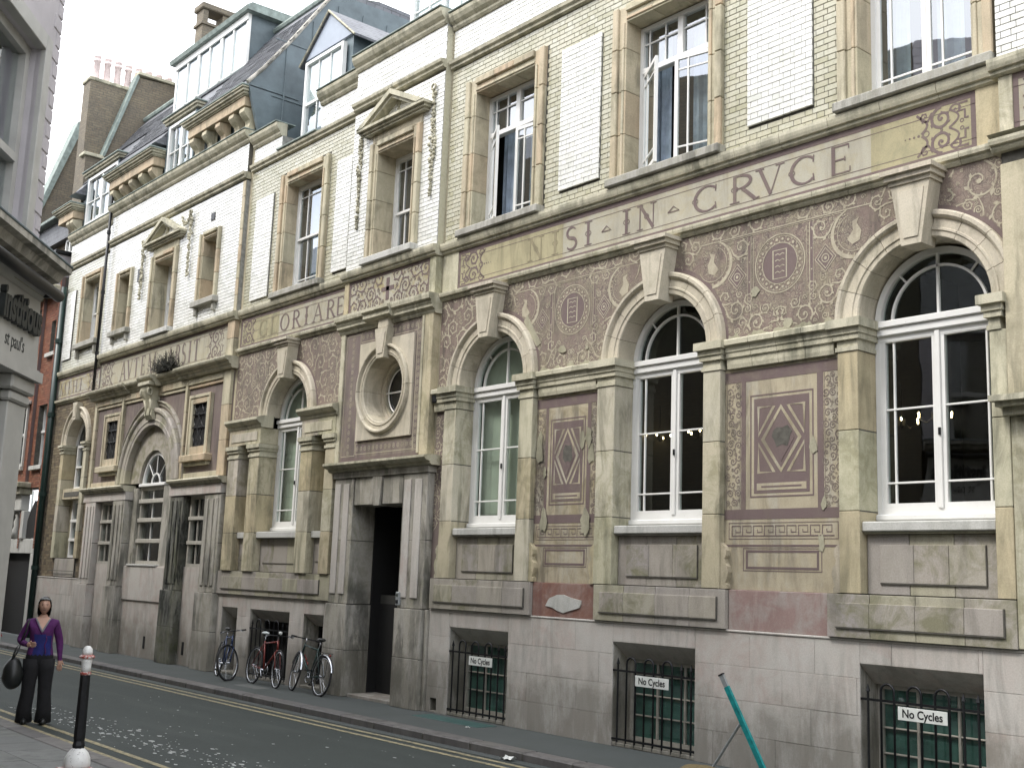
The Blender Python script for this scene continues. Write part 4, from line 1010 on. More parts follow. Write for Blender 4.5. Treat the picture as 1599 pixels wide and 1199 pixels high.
def garland(cx, zt, zb, seed, w=.09, swag=None, D=.12):
    YF = 11.3-D
    r = random.Random(seed); b = MB(); z = zt; bm = bmesh.new()
    def ball(x, y, z, s, sz=1.):
        mt = Matrix.Translation((x, y, z)) @ Matrix.Diagonal((s, s, s*sz, 1)); bmesh.ops.create_icosphere(bm, subdivisions=1, radius=1, matrix=mt)
    b.tube([(cx+.055*cos(a), YF-.07, zt+.055*sin(a)) for a in [2*pi*i/10 for i in range(10)]], .022, 6, True)
    z = zt-.09
    while z > zb:
        f = (z-zb)/(zt-zb); wd = w*(.25+.75*(.5+.5*sin(f*9+seed)))*(.35+.65*min(1, f*2.2))
        for _ in range(3): ball(cx+r.uniform(-wd, wd), YF-r.uniform(.015, .06), z+r.uniform(-.03, .03), r.uniform(.018, .036), r.uniform(.8, 1.5))
        z -= .045
    if swag:
        for i in range(26):
            t = i/25; x = cx+swag*t; zz = zt-.02-.20*sin(pi*t)
            for _ in range(2): ball(x+r.uniform(-.03, .03), YF-r.uniform(.02, .06), zz+r.uniform(-.04, .04), r.uniform(.02, .034))
    me = bpy.data.meshes.new('t'); bm.to_mesh(me); bm.free()
    b.add([v.co for v in me.vertices], [tuple(p.vertices) for p in me.polygons]); bpy.data.meshes.remove(me)
    b.build('carved_garland', 'mould', B, smooth=True)
def door_bay():
    x0, x1, D = -18.36, -15.46, .14
    # stone doorway
    dx0, dx1 = -17.60, -16.10
    def jamb(a, b, nm='door_pier'):
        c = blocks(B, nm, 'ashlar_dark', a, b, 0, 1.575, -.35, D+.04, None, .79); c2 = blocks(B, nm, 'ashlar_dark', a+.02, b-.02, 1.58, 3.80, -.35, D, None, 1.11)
        w = (b-a)
        for f0, f1 in (((.14, .42), (.56, .86)) if w < .6 else ((.10, .36), (.52, .78))):
            fb(c2, 'raised_panel', 'ashlar', a+w*f0, a+w*f1, 1.75, 3.70, D, D+.02, .01)
        return c
    jamb(-18.28, dx0); jamb(dx1, -15.36)
    fb(B, 'bay_flank', 'ashlar_dark', -15.355, -15.285, 0, 1.574, -.3, .10, .01)
    c = fb(B, 'lintel', 'mortar', dx0, dx1, 3.32, 3.79, -.34, D-.02, 0); w = (dx1-dx0)
    for k, (a, b) in enumerate(((0, .40), (.60, 1))): fb(c, 'stone_block', 'ashlar_dark', dx0+w*a+.003, dx0+w*b-.003, 3.31, 3.797, -.345, D-.01)
    b = MB(); b.prism([(dx0+w*.44, 3.29), (dx0+w*.56, 3.29), (dx0+w*.60, 3.797), (dx0+w*.40, 3.797)], 'y', YF-D-.02, YF+.34); b.build('stone_block', 'ashlar_dark', c)
    fb(B, 'door_frieze', 'ashlar_dark', -18.30, -15.34, 3.80, 3.91, -.2, D+.03, .006)
    mould(B, 'door_cornice', 'mould', -18.42, -15.24, [(D+.04, 3.915), (D+.08, 3.94), (D+.08, 3.97), (D+.16, 3.99), (D+.20, 4.03), (D+.20, 4.07), (D+.1, 4.085)], .8)
    # dark passage behind the opening
    b = MB(); b.box(dx0-.1, dx1+.1, YF+3.2, YF+3.3, -.05, 3.6); b.box(dx0-.1, dx0, YF+.36, YF+3.2, -.05, 3.6); b.box(dx1, dx1+.1, YF+.36, YF+3.2, -.05, 3.6); b.box(dx0, dx1, YF+.36, YF+3.2, 3.4, 3.6); b.build('passage', 'black', B)
    box(B, 'door_step', 'ashlar', dx0+.002, dx1-.002, YF-.05, YF+1.2, -.02, .055, .01); box(B, 'passage_floor', 'black', dx0, dx1, YF+1.2, YF+3.2, -.02, .04)
    box(B, 'open_door', 'black', dx1-.07, dx1-.02, YF+.5, YF+1.7, .06, 3.3, .01)
    e = box(B, 'entry_phone', 'plastic', dx1+.03, dx1+.13, YF-D-.05, YF-D-.001, 1.62, 1.84, .01)
    box(e, 'keypad', 'iron', dx1+.05, dx1+.11, YF-D-.056, YF-D-.05, 1.65, 1.71); box(e, 'display', 'glass', dx1+.05, dx1+.11, YF-D-.056, YF-D-.05, 1.76, 1.81)
    # painted panel with the round window
    cx, cz, ri, ro = -16.85, 5.35, .60, .80; zA, zB = 4.09, 6.52
    hole = archpts(cx, cz, ri+.02, 0, 2*pi, 48)[:-1]
    def ringwall(X0, X1, Z0, Z1, r, d0, d1, nm, m):
        b = MB()
        for sgn in (1, -1):
            pts = [(X1, cz), (X1, Z1 if sgn > 0 else Z0), (X0, Z1 if sgn > 0 else Z0), (X0, cz)]+[(cx-r*cos(pi*i/24), cz+sgn*r*sin(pi*i/24)) for i in range(25)]
            b.prism(pts, 'y', YF-d1, YF-d0)
        return b.build(nm, m, B)
    pp = ringwall(x0+.14, x1-.24, zA, zB, ri+.03, -.02, D-.03, 'plaster_panel', 'purple')
    fb(B, 'bay_pier', 'terra', x1-.235, x1+.0, zA+.002, zB, -.3, D, .008); fb(B, 'pier_lip', 'terra', x1-.30, x1-.24, zA+.05, zB-.02, 0, D+.012, .006)
    fb(B, 'bay_pier', 'terra', x0, x0+.135, zA+.002, zB, -.3, D, .008)
    SQ = (-17.66, -15.97, 4.46, 6.24)
    for (a, b_, u, v) in ((SQ[0], cx, SQ[2], cz), (cx, SQ[1], SQ[2], cz), (SQ[0], cx, cz, SQ[3]), (cx, SQ[1], cz, SQ[3])):
        g = .003; sx = -1 if a < cx-.01 else 1; sz = -1 if u < cz-.01 else 1; r = ri+.06
        pts = [(cx+sx*(r), cz+sz*g), (cx+sx*abs((a if sx < 0 else b_)-cx), cz+sz*g), (cx+sx*abs((a if sx < 0 else b_)-cx), cz+sz*abs((u if sz < 0 else v)-cz)), (cx+sx*g, cz+sz*abs((u if sz < 0 else v)-cz)), (cx+sx*g, cz+sz*r)]
        pts += [(cx+sx*(r*sin(pi/2*i/12)+0), cz+sz*(r*cos(pi/2*i/12))) for i in range(1, 12)]
        b = MB(); b.prism(pts, 'y', YF-D-.012, YF-D+.028); b.build('stone_block', 'arch', B)
    archivolt(B, cx, cz, ri, ro, 'arch', 8, d=D+.03, din=-.30, name='round_window_surround', a_start=0, a_end=2*pi)
    # stepped inner reveal and round window
    b = MB(); b.prism(archpts(cx, cz, ri-.002, 0, 2*pi, 40)[:-1], 'y', YF+.31, YF+.33); back = None
    b = MB()
    for r0, r1, ya, yb in ((ri-.001, ri-.06, YF+.20, YF+.30), (ri-.061, ri-.10, YF+.24, YF+.32)):
        for s in (0, pi): b.prism(archpts(cx, cz, r0, s, s+pi, 24)+archpts(cx, cz, r1, s, s+pi, 24)[::-1], 'y', ya, yb)
    w = b.build('window', 'arch', B)
    b = MB(); b.prism(archpts(cx, cz, ri-.08, 0, 2*pi, 40)[:-1], 'y', YF+.285, YF+.29); b.build('pane', 'glasslow', w)
    b = MB(); b.tube([(cx+.42*cos(2*pi*i/36), YF+.26, cz+.42*sin(2*pi*i/36)) for i in range(36)], .014, 6, True); b.build('glazing_bar', 'white', w)
    fb(w, 'glazing_bar', 'white', cx-.014, cx+.014, cz-.5, cz+.5, -.28, -.25); fb(w, 'glazing_bar', 'white', cx-.5, cx+.5, cz-.014, cz+.014, -.282, -.252)
    keystone(cx, 5.88, 6.42+.16, .11, .20, D+.12, False)
    fb(B, 'keystone_bracket', 'arch', cx-.16, cx+.16, 6.43, 6.62, 0, D+.09, .008)
    o = Orn()
    for (a, b_, u, v) in ((-18.18, -17.72, 4.2, 6.45), (-15.93, -15.80, 4.2, 6.4), (-17.7, -15.9, 6.28, 6.48), (-17.7, -15.9, 4.22, 4.42)):
        o.frame(a, b_, u, v, .012, D-.027); L = max(b_-a, v-u); n = int(L/.12)
        for i in range(n):
            x, z = (a+b_)/2+((b_-a)*((i+.5)/n-.5) if b_-a > v-u else 0), (u+v)/2+((v-u)*((i+.5)/n-.5) if v-u >= b_-a else 0)
            o.ring(x, z, .035, .01, 10, d=D-.027); o.dot(x, z, .014, 5, D-.027)
    o.build('arabesque', 'orn', pp)
    o = Orn(); o.rect(x0+.16, x1-.32, 4.095, 4.17, D-.027); o.build('painted_band', 'maroon', pp)
    # cornice in two steps, frieze, string
    d = D
    mould(B, 'cornice', 'mould', x0-.06, x1+.06, [(d, 6.50), (d+.02, 6.53), (d+.02, 6.56), (d+.08, 6.60), (d+.08, 6.64), (d+.10, 6.67), (d+.10, 6.71), (d+.15, 6.73), (d+.16, 6.79), (d+.16, 6.83), (d+.05, 6.84)], .42)
    mould(B, 'cornice_break', 'mould', cx-.55, cx+.30, [(d+.12, 6.60), (d+.17, 6.64), (d+.17, 6.72), (d+.22, 6.75), (d+.22, 6.80), (d+.16, 6.825)], .42)
    fb(B, 'frieze_pier', 'terra', x1-.18, x1, 6.842, 7.505, -.3, d, .006); fb(B, 'frieze_pier', 'terra', x0, x0+.15, 6.842, 7.505, -.3, d, .006)
    f = fb(B, 'frieze_panel', 'frieze', x0+.15, x1-.18, 6.842, 7.505, -.3, d-.02, 0)
    o = Orn(); D2 = d-.016; X0, X1 = x0+.15, x1-.18; c = (X0+X1)/2
    o.frame(X0, X1, 6.842, 7.505, .055, D2); o.frame(c-.05, c+.05, 6.97, 7.38, .05, D2); o.rect(c-.2, c+.2, 7.14, 7.22, D2)
    o.used.append((c, 7.17, .2)); o.pack(c, X1-.08, 6.92, 7.43, (.14, .09, .06, .04, .028), 120, 8, .024, c, D2); o.build('arabesque', 'maroon', f)
    mould(B, 'string_course', 'mould', x0-.04, x1+.04, [(a+d, b) for a, b in UP], .72)
    # upper wall, window, pediment, garlands
    ax0, ax1 = -17.42, -16.28
    slab(B, 'mortar_wall', 'mortarlight', x0, x1, 7.70, 10.86, [(ax0-.2, ax1+.2, 7.6, 10.0)], -.3, d-.008)
    l = bricks(x0, x1-.005, 7.70, 10.86, [(ax0-.22, ax1+.22, 0, 10.05)], d, 'brick_white', solo=True)
    arch_window_frame(ax0, ax1, 7.83, 9.84, w=.22, sillz=7.70, d=.055+d, sillm='whitesill')
    fb(B, 'pulvinated_frieze', 'archst', ax0-.22, ax1+.22, 10.065, 10.28, 0, d+.03, .01)
    w = sash_window(ax0, ax1, 7.85, 9.84, 8.75, vb=(.25, .75), navy=True)
    p = pediment(-16.86, 1.08, 10.33, 10.90, d+.16); garland(-18.06, 10.45, 8.55, 2, .08); garland(-15.72, 10.62, 8.60, 4, .085)
    parapet(x0, x1, ztop=11.74, dz=.05, d=d)
    # side returns of the bay
    b = MB(); b.box(x1+.0, x1+.003, YF-d+.01, YF, 7.7, 11.7); b.build('bay_return', 'brick_green', B)
    fb(B, 'rain_box', 'iron', x1+.03, x1+.14, 4.95, 5.15, 0, .12, .02)
door_bay()
# ================================================================== VENETIAN WINDOW BAY  x -22.80..-18.42
def venetian_bay():
    x0, x1 = -22.80, -18.38; cx = -20.43
    ops = [(-22.57, -21.88, 0, 1.34), (-21.33, -19.76, 0, 1.34), (-19.24, -18.52, 0, 1.34)]
    plinth(x0, -18.285, ops)
    for a, b, _, _ in ops: basement_window(a, b, sign=None, bars=(b-a > 1), dark=True)
    c = fb(B, 'base_course', 'mortar', x0+.005, -18.30, 1.605, 2.075, -.2, .085, 0)
    n = 8
    for i in range(n):
        a, b = x0+(4.48)*i/n, x0+(4.48)*(i+1)/n; fb(c, 'stone_block', 'apron', a+.003, b-.003, 1.608, 2.074, -.1, .10, .004)
        a, b = max(a, x0+.2), min(b, x0+4.48-.35); fb(c, 'raised_panel', 'apron', a+.002, b-.002, 1.72, 1.97, .10, .118, .004)
    fb(c, 'panel_shade_line', 'mortar', x0+.19, x0+4.14, 1.708, 1.72, .10, .122, 0); fb(c, 'panel_shade_line', 'mortar', x0+4.13, x0+4.142, 1.72, 1.97, .10, .122, 0)
    P = [(-22.63, -22.17), (-21.70, -21.26), (-19.60, -19.17), (-18.69, -18.36)]
    for a, b in P:
        shaft(a, b, 2.08, 4.40, .14, 'terra', .78)
        bb = MB()
        for f, dd, za, zb in ((.02, .16, 4.40, 4.45), (0, .14, 4.45, 4.52), (.03, .17, 4.52, 4.58), (.05, .20, 4.58, 4.66)): bb.box(a-f, b+f, YF-dd, YF+.3, za, zb)
        bb.build('capital', 'mould', B)
    for a, b in ((P[0][0], P[1][1]), (P[2][0], P[3][1])):
        bl = blocks(B, 'entablature_block', 'terra', a, b, 4.665, 5.0, -.35, .15, .6); fb(bl, 'raised_panel', 'terra', a+.12, b-.12, 4.74, 4.92, .15, .165, .006)
        mould(B, 'block_cornice', 'mould', a-.05, b+.05, [(.16, 5.0), (.18, 5.03), (.18, 5.07), (.24, 5.10), (.28, 5.15), (.28, 5.20), (.2, 5.225), (.10, 5.25)], .5)
    fb(B, 'plaster_panel', 'purple', x0, P[0][0], 2.08, 5.0, -.3, 0, 0); 
    for a, b in ((P[0][1], P[1][0]), (P[2][1], P[3][0])):
        fb(B, 'side_light_panel', 'apron', a, b, 2.9, 4.66, -.34, -.22, 0); fb(B, 'apron_panel', 'apron', a, b, 2.08, 2.74, -.34, -.03, .004); fb(B, 'panel_shade_line', 'mortar', a+.08, b-.08, 2.3, 2.312, -.03, -.018, 0)
        fb(B, 'window_sill', 'whitesill', a+.002, b-.002, 2.745, 2.87, -.34, .05, .01)
    a, b = P[1][1], P[2][0]
    raised_field(B, a, b, 2.08, 2.74, -.03, 'apron', .55, 'apron_panel'); fb(B, 'panel_shade_line', 'mortar', a+.15, b-.15, 2.25, 2.262, -.03, -.018, 0)
    fb(B, 'window_sill', 'whitesill', a+.003, b-.003, 2.745, 2.875, -.36, .09, .012)
    arched_window(cx, 2.97, 5.0, (b-a)/2, blind=True)
    archivolt(B, cx, 5.22, .80, 1.08, 'arch', 9, name='archivolt'); keystone(cx, 5.92, 6.72, .12, .22)
    def mask(x, z): return x0+.02 < x < x1-.03 and 5.30 < z < 6.68 and hypot(x-cx, z-5.22) > 1.12 and not (abs(x-cx) < .28 and z > 6)
    pts = [(cx+1.06*cos(pi*i/30), 5.22+1.06*sin(pi*i/30)) for i in range(31)]+[(x0, 5.22), (x0, 6.72), (x1, 6.72), (x1, 5.22)]
    bb = MB(); bb.prism(pts, 'y', YF, YF+.3); p = bb.build('plaster_spandrel', 'filigree', B)
    o = Orn(mask); o.pack(cx-2.3, cx+2.0, 5.25, 6.7, (.17, .12, .08, .055, .035, .024), 300, 31, .022); o.build('arabesque', 'orn', p)
    o = Orn(); o.ribbon([(cx+1.10*cos(a_), 5.22+1.10*sin(a_)) for a_ in [pi*i/30 for i in range(31)]], .05, False, .002); o.build('painted_band', 'maroon', p)
    mould(B, 'string_course', 'mould', x0, x1, LOW, .5)
    frieze(x0+.02, x1-.02, [('G', -21.95, -21.56), ('L', -21.46, -21.16), ('O', -21.04, -20.66), ('R', -20.55, -20.22), ('I', -20.06, -19.90), ('A', -19.74, -19.33), ('R', -19.22, -18.9), ('E', -18.86, -18.58)],
           [(-22.7, -22.05, 1, True)], patches=((-22.7, -21.1),))
    mould(B, 'string_course', 'mould', x0, x1, UP, .72)
    ux0, ux1 = -21.08, -19.66
    wp = [(-22.46, -21.68, 7.85, 10.14), (-19.10, -18.54, 7.88, 10.17)]
    slab(B, 'mortar_wall', 'mortar', x0, x1, 7.70, 10.86, [(ux0-.2, ux1+.2, 7.6, 10.35)], -.3, -.008)
    l = bricks(x0, x1, 7.70, 10.86, [(ux0-.25, ux1+.25, 0, 10.43)]+wp, 0, 'brick_green', solo=False)
    for w in wp:
        fb(B, 'mortar_wall', 'mortarlight', w[0]+.005, w[1]-.005, w[2]+.005, w[3]-.005, -.01, .03, 0); l += bricks(w[0], w[1], w[2], w[3], [], .04, 'brick_white', jt=.005)
    brickwork(B, l)
    arch_window_frame(ux0, ux1, 7.83, 10.17, sillz=7.70)
    sash_window(ux0, ux1, 7.85, 10.17, 9.0, vb=(.28,))
    # stepped parapet: low in the middle
    for a, b, zt in ((x0, -21.55, 11.42), (-19.92, x1, 11.58)): parapet(a, b, ztop=zt)
    mould(B, 'string_course', 'mould', -21.55, -19.92, [(a, b) for a, b in STR], .7); fb(B, 'copper_flashing', 'copper', -21.55, -19.92, 11.03, 11.07, -.3, .14, .01)
venetian_bay()
# ================================================================== GREAT ARCH BAY  x -30.86..-22.90
def great_arch_bay():
    x0, x1 = -30.86, -22.90; cx = -26.97; d = .10
    # deep lower wall with tall piers
    P = [(-30.72, -29.95), (-28.82, -28.02), (-25.42, -24.66), (-23.62, -22.78)]
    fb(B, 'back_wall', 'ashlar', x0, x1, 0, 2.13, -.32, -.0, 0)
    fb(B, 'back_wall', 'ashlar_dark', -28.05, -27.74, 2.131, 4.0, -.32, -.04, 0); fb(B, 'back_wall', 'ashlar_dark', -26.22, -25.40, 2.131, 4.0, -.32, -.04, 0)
    c = fb(B, 'blank_panel', 'mortar', -28.3, -25.65, 1.30, 2.06, 0, .02, 0)
    for i in range(4): fb(c, 'ashlar_block', 'ashlar', -28.3+.66*i+.003, -28.3+.66*(i+1)-.003, 1.30, 2.10, .0, .035, .006)
    for i, (a, b) in enumerate(P):
        m = ('ashlar', 'ashlar_dark', 'soot', 'ashlar_dark')[i]
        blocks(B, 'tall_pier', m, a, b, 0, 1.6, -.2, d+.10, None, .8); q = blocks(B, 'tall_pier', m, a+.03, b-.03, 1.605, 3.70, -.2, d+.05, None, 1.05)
        w = b-a
        for f in ((.14, .30), (.40, .60), (.70, .86)): fb(q, 'flute_fillet', m, a+w*f[0], a+w*f[1], 1.75, 3.6, d+.05, d+.075, .012)
    b = MB(); b.prism([(P[2][0]-.0, 0), (P[2][0], 0)], 'y', 0, 1) if False else None
    blocks(B, 'fascia', 'ashlar', x0, -28.02, 3.705, 3.92, -.3, d+.06, 1.0); blocks(B, 'fascia', 'ashlar', -25.42, x1+.1, 3.705, 3.92, -.3, d+.08, 1.0)
    MS = [(d+.08, 3.925), (d+.11, 3.95), (d+.11, 3.98), (d+.18, 4.0), (d+.20, 4.04), (d+.18, 4.07)]
    mould(B, 'string_course', 'mould', x0-.05, -28.05, MS, .8); mould(B, 'string_course', 'mould', -25.38, x1+.16, MS, .8)
    for xx in (-26.55, -24.45): fb(B, 'drain_hole', 'black', xx, xx+.10, .22, .50, 0, .012, .005)
    # windows between the piers
    for a, b in ((-29.95, -28.82), (-24.66, -23.62)):
        w = frame_mb(a+.05, b, 2.13, 3.70, .07, -.10, .0).build('window', 'buff', B)
        fb(w, 'transom', 'buff', a+.05, b, 2.62, 2.70, -.10, .03); fb(w, 'transom', 'buff', a+.05, b, 3.16, 3.24, -.10, .03)
        for za, zb in ((2.2, 2.62), (2.70, 3.16), (3.24, 3.63)):
            pane(w, a+.1, b-.05, za, zb, -.06); fb(w, 'glazing_bar', 'buff', a+.42, a+.45, za, zb, -.06, -.02)
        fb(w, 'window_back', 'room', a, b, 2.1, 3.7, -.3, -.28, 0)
    # centre window
    w = frame_mb(-27.74, -26.22, 2.16, 4.02, .08, -.24, -.12).build('window', 'buff', B)
    zs = (2.24, 2.66, 2.76, 3.16, 3.26, 3.62, 3.72, 3.95)
    for i in range(4):
        za, zb = zs[2*i], zs[2*i+1]; pane(w, -27.66, -26.30, za, zb, -.19)
        for f in (.42, .86): bar(w, -27.66+1.36*f-.013, -27.66+1.36*f+.013, za, zb, -.19, -.16)
        if i: fb(w, 'transom', 'buff', -27.72, -26.24, za-.10, za, -.24, -.07, .01)
    fb(B, 'window_sill', 'whitesill', -27.85, -26.12, 2.105, 2.155, -.3, .06, .01)
    fb(w, 'transom', 'white', -27.74, -26.22, 4.025, 4.10, -.24, -.04, .01)
    # lunette
    czl = 4.1
    b = MB(); b.prism(archpts(cx, czl, .76, 0, pi, 24)+archpts(cx, czl, .69, 0, pi, 24)[::-1], 'y', YF+.12, YF+.20); w = b.build('window', 'white', B)
    b = MB(); b.prism(archpts(cx, czl, .70, 0, pi, 24), 'y', YF+.17, YF+.175); b.build('pane', 'glasslow', w)
    b = MB(); b.prism(archpts(cx, czl, .25, 0, pi, 14)+archpts(cx, czl, .22, 0, pi, 14)[::-1], 'y', YF+.13, YF+.16); b.build('glazing_bar', 'white', w)
    for a in (pi*.25, pi*.5, pi*.75):
        b = MB(); b.tube([(cx+.24*cos(a), YF+.15, czl+.24*sin(a)), (cx+.7*cos(a), YF+.15, czl+.7*sin(a))], .013, 6); b.build('glazing_bar', 'white', w)
    # blind wall inside the great arch, with the round head cut out
    R = 1.37; cz = 4.12
    pts = archpts(cx, cz, R+.02, 0, pi, 36)+[(cx-.78*cos(pi*i/24), cz+.78*sin(pi*i/24)) for i in range(25)]
    b = MB(); b.prism(pts, 'y', YF+.05, YF+.30); b.build('arch_infill', 'apron', B)
    archivolt(B, cx, cz, R, 1.80, 'apron', 13, d=.10, din=-.06)
    archivolt(B, cx, cz, 1.84, 1.98, 'apron', 13, d=.05, din=-.06, name='hood_moulding')
    # plaster field with the arch cut out, stone strips framing three compartments
    z0, z1 = 4.08, 6.42
    pts = [(x1, z0), (x1, z1), (x0, z1), (x0, z0)]+[(cx-1.82*cos(pi*i/36), 4.1+1.82*sin(pi*i/36)) for i in range(37)]
    b = MB(); b.prism(pts, 'y', YF-.02, YF+.28); b.build('plaster_field', 'purple', B)
    for a, b_ in ((x0, x0+.16), (-28.98, -28.86), (-25.20, -25.08), (x1-.38, x1-.02)): blocks(B, 'framing_strip', 'archst', a, b_, z0+.01, z1-.0, -.1, .09, None, .78)
    for a, b_ in ((x0+.17, -28.99), (-28.85, -27.32), (-26.62, -25.21), (-25.07, x1-.39)): blocks(B, 'framing_rail', 'archst', a, b_, 6.26, 6.42, -.1, .09, .7); fb(B, 'rail_lip', 'archst', a, b_, 6.18, 6.255, -.1, .06, .006)
    for a, b_ in ((x0+.17, -28.99), (-25.07, x1-.39)): fb(B, 'framing_rail', 'archst', a, b_, 4.10, 4.22, -.1, .07, .006)
    # small grilled windows
    for c in (-29.52, -24.36):
        hw = .36; b = frame_mb(c-hw-.19, c+hw+.19, 4.62, 5.99, .19, .0, .09); f = b.build('small_window_surround', 'archst', B)
        fb(f, 'raised_edge', 'archst', c-hw-.19, c-hw-.12, 4.62, 6.0, .09, .11, .005); fb(f, 'raised_edge', 'archst', c+hw+.12, c+hw+.19, 4.62, 6.0, .09, .11, .005); fb(f, 'raised_edge', 'archst', c-hw-.12, c+hw+.12, 5.93, 6.0, .09, .11, .005)
        fb(B, 'window_sill', 'archst', c-hw-.30, c+hw+.30, 4.46, 4.615, -.1, .20, .015); fb(B, 'sill_shadow_mould', 'mould', c-hw-.22, c+hw+.22, 4.38, 4.455, -.1, .12, .015)
        fb(f, 'window_back', 'black', c-hw, c+hw, 4.8, 5.8, .01, .0235, 0)
        g = MB()
        for i in range(4):
            x = c-hw+.09+2*hw*.26*i; g.tube([(x+.05*sin(k*.9+i*pi), YF-.055, 4.81+k*.05) for k in range(20)], .009, 5)
        g.box(c-hw, c+hw, YF-.065, YF-.045, 5.25, 5.27); g.box(c-hw, c+hw, YF-.065, YF-.045, 5.55, 5.57); g.build('iron_grille', 'iron', f)
    # carved corbel keystone
    b = MB(); b.prism([(YF, 5.62), (YF-.16, 5.62), (YF-.22, 5.72), (YF-.20, 5.9), (YF-.26, 6.1), (YF-.34, 6.3), (YF-.36, 6.42), (YF, 6.42)], 'x', cx-.20, cx+.20); k = b.build('carved_corbel', 'mould', B)
    for s in (-1, 1):
        b = MB(); b.tube([(cx+s*.22, YF-.30+.05*cos(a), 6.28+.09*sin(a)) for a in [2*pi*i/12 for i in range(12)]], .03, 6, True); b.tube([(cx+s*.17, YF-.24, 6.1), (cx+s*.15, YF-.20, 5.9), (cx+s*.10, YF-.2, 5.7)], [.05, .045, .03], 6); b.build('scroll', 'mould', k, smooth=True)
    fb(k, 'corbel_cap', 'mould', cx-.34, cx+.34, 6.425, 6.52, 0, .40, .015)
    blocks(B, 'corbel_panel', 'archst', -27.34, -26.60, 6.2, 6.42, -.1, .07, .4)
    # cornice
    PR = [(.08, 6.43), (.11, 6.46), (.11, 6.50), (.17, 6.53), (.17, 6.57), (.25, 6.60), (.27, 6.64), (.27, 6.67), (.12, 6.69)]
    mould(B, 'cornice', 'mould', x0-.12, x1+.08, PR, .8)
    for a, b_ in ((x0-.15, -28.5), (-25.45, x1+.12)): mould(B, 'cornice_break', 'mould', a, b_, [(q+.07, z-.004) for q, z in PR], .8)
    mould(B, 'cornice_break', 'mould', cx-.40, cx+.40, [(q+.16, z-.006) for q, z in PR], .4)
    frieze(x0+.0, x1-.34, [('A', -29.42, -29.02), ('V', -28.98, -28.62), ('T', -28.52, -28.22), ('E', -28.08, -27.80), ('M', -27.66, -27.14), ('.', -26.92, -26.70), ('A', -26.50, -26.14), ('B', -26.02, -25.76), ('S', -25.66, -25.44), ('I', -25.30, -25.16), ('T', -25.04, -24.72)],
           [(-24.4, -23.45, 1, False), (-30.7, -29.75, 1, True)], zb=6.70, d=.05, om='purple')
    blocks(B, 'frieze_pier', 'archst', x1-.33, x1, 6.70, 7.51, -.3, .11, None, .4)
    mould(B, 'string_course', 'mould', x0-.05, x1+.06, [(a+d, b) for a, b in UP], .72)
    # upper wall in white glazed brick
    small = [(-29.88, -29.18, 8.22, 9.68), (-24.80, -24.12, 8.22, 9.70)]; big = (-27.55, -26.45, 7.86, 9.65)
    hs = [(a-.18, b+.18, u-.02, v+.18) for a, b, u, v in small]+[(big[0]-.22, big[1]+.22, 7.6, big[3]+.22)]
    slab(B, 'mortar_wall', 'mortarlight', x0, x1, 7.70, 10.72, [(h[0]+.05, h[1]-.05, h[2], h[3]-.05) for h in hs], -.3, d-.008)
    brickwork(B, bricks(x0, x1-.14, 7.70, 10.72, hs, d, 'brick_white')); blocks(B, 'corner_pier', 'archst', x1-.135, x1, 7.70, 10.72, -.3, d+.01, None, .4)
    for i, (a, b, u, v) in enumerate(small):
        arch_window_frame(a, b, u, v, w=.17, sillz=None, d=.045+d)
        s = fb(B, 'window_sill', 'sill', a-.26, b+.26, u-.14, u-.003, -.36, d+.14, .012)
        for e in (a-.12, b+.12): fb(s, 'sill_bracket', 'sill', e-.05, e+.05, u-.34, u-.142, 0, d+.08, .02)
        sash_window(a, b, u, v, vb=(), hb=False)
    arch_window_frame(big[0], big[1], big[2]-.02, big[3], w=.20, sillz=7.71, d=.055+d, sillm='whitesill')
    sash_window(big[0], big[1], big[2], big[3], 8.72, vb=(.3, .7)); fb(B, 'pulvinated_frieze', 'archst', big[0]-.2, big[1]+.2, 9.865, 10.1, 0, d+.03, .01)
    fb(B, 'cushion_on_sill', 'sign', -26.95, -26.55, 7.86, 7.95, -.2, .05, .04)
    pediment(-27.0, 1.12, 10.15, 10.72, d+.14); garland(-28.35, 10.35, 8.85, 12, .07); garland(-25.55, 10.55, 8.95, 14, .07, swag=-.55)
    fb(B, 'vent_grille', 'iron', -28.62, -28.42, 9.35, 9.7, d, d+.05, .01); fb(B, 'vent_grille', 'iron', -24.55, -24.35, 10.12, 10.3, d, d+.02, .01)
    mould(B, 'string_course', 'mould', x0-.03, x1+.03, [(a+d, b-.12) for a, b in STR], .8)
    fb(B, 'mortar_wall', 'mortar', x0, x1, 10.91, 11.60, -.3, d-.008, 0); brickwork(B, bricks(x0, x1, 10.91, 11.60, [], d, 'brick_white'))
    mould(B, 'cornice', 'mould', x0-.05, x1+.05, [(a+d, b-.02) for a, b in COR], .8); fb(B, 'copper_flashing', 'copper', x0-.05, x1+.05, 11.885, 11.91, -.3, d+.18, .006)
great_arch_bay()
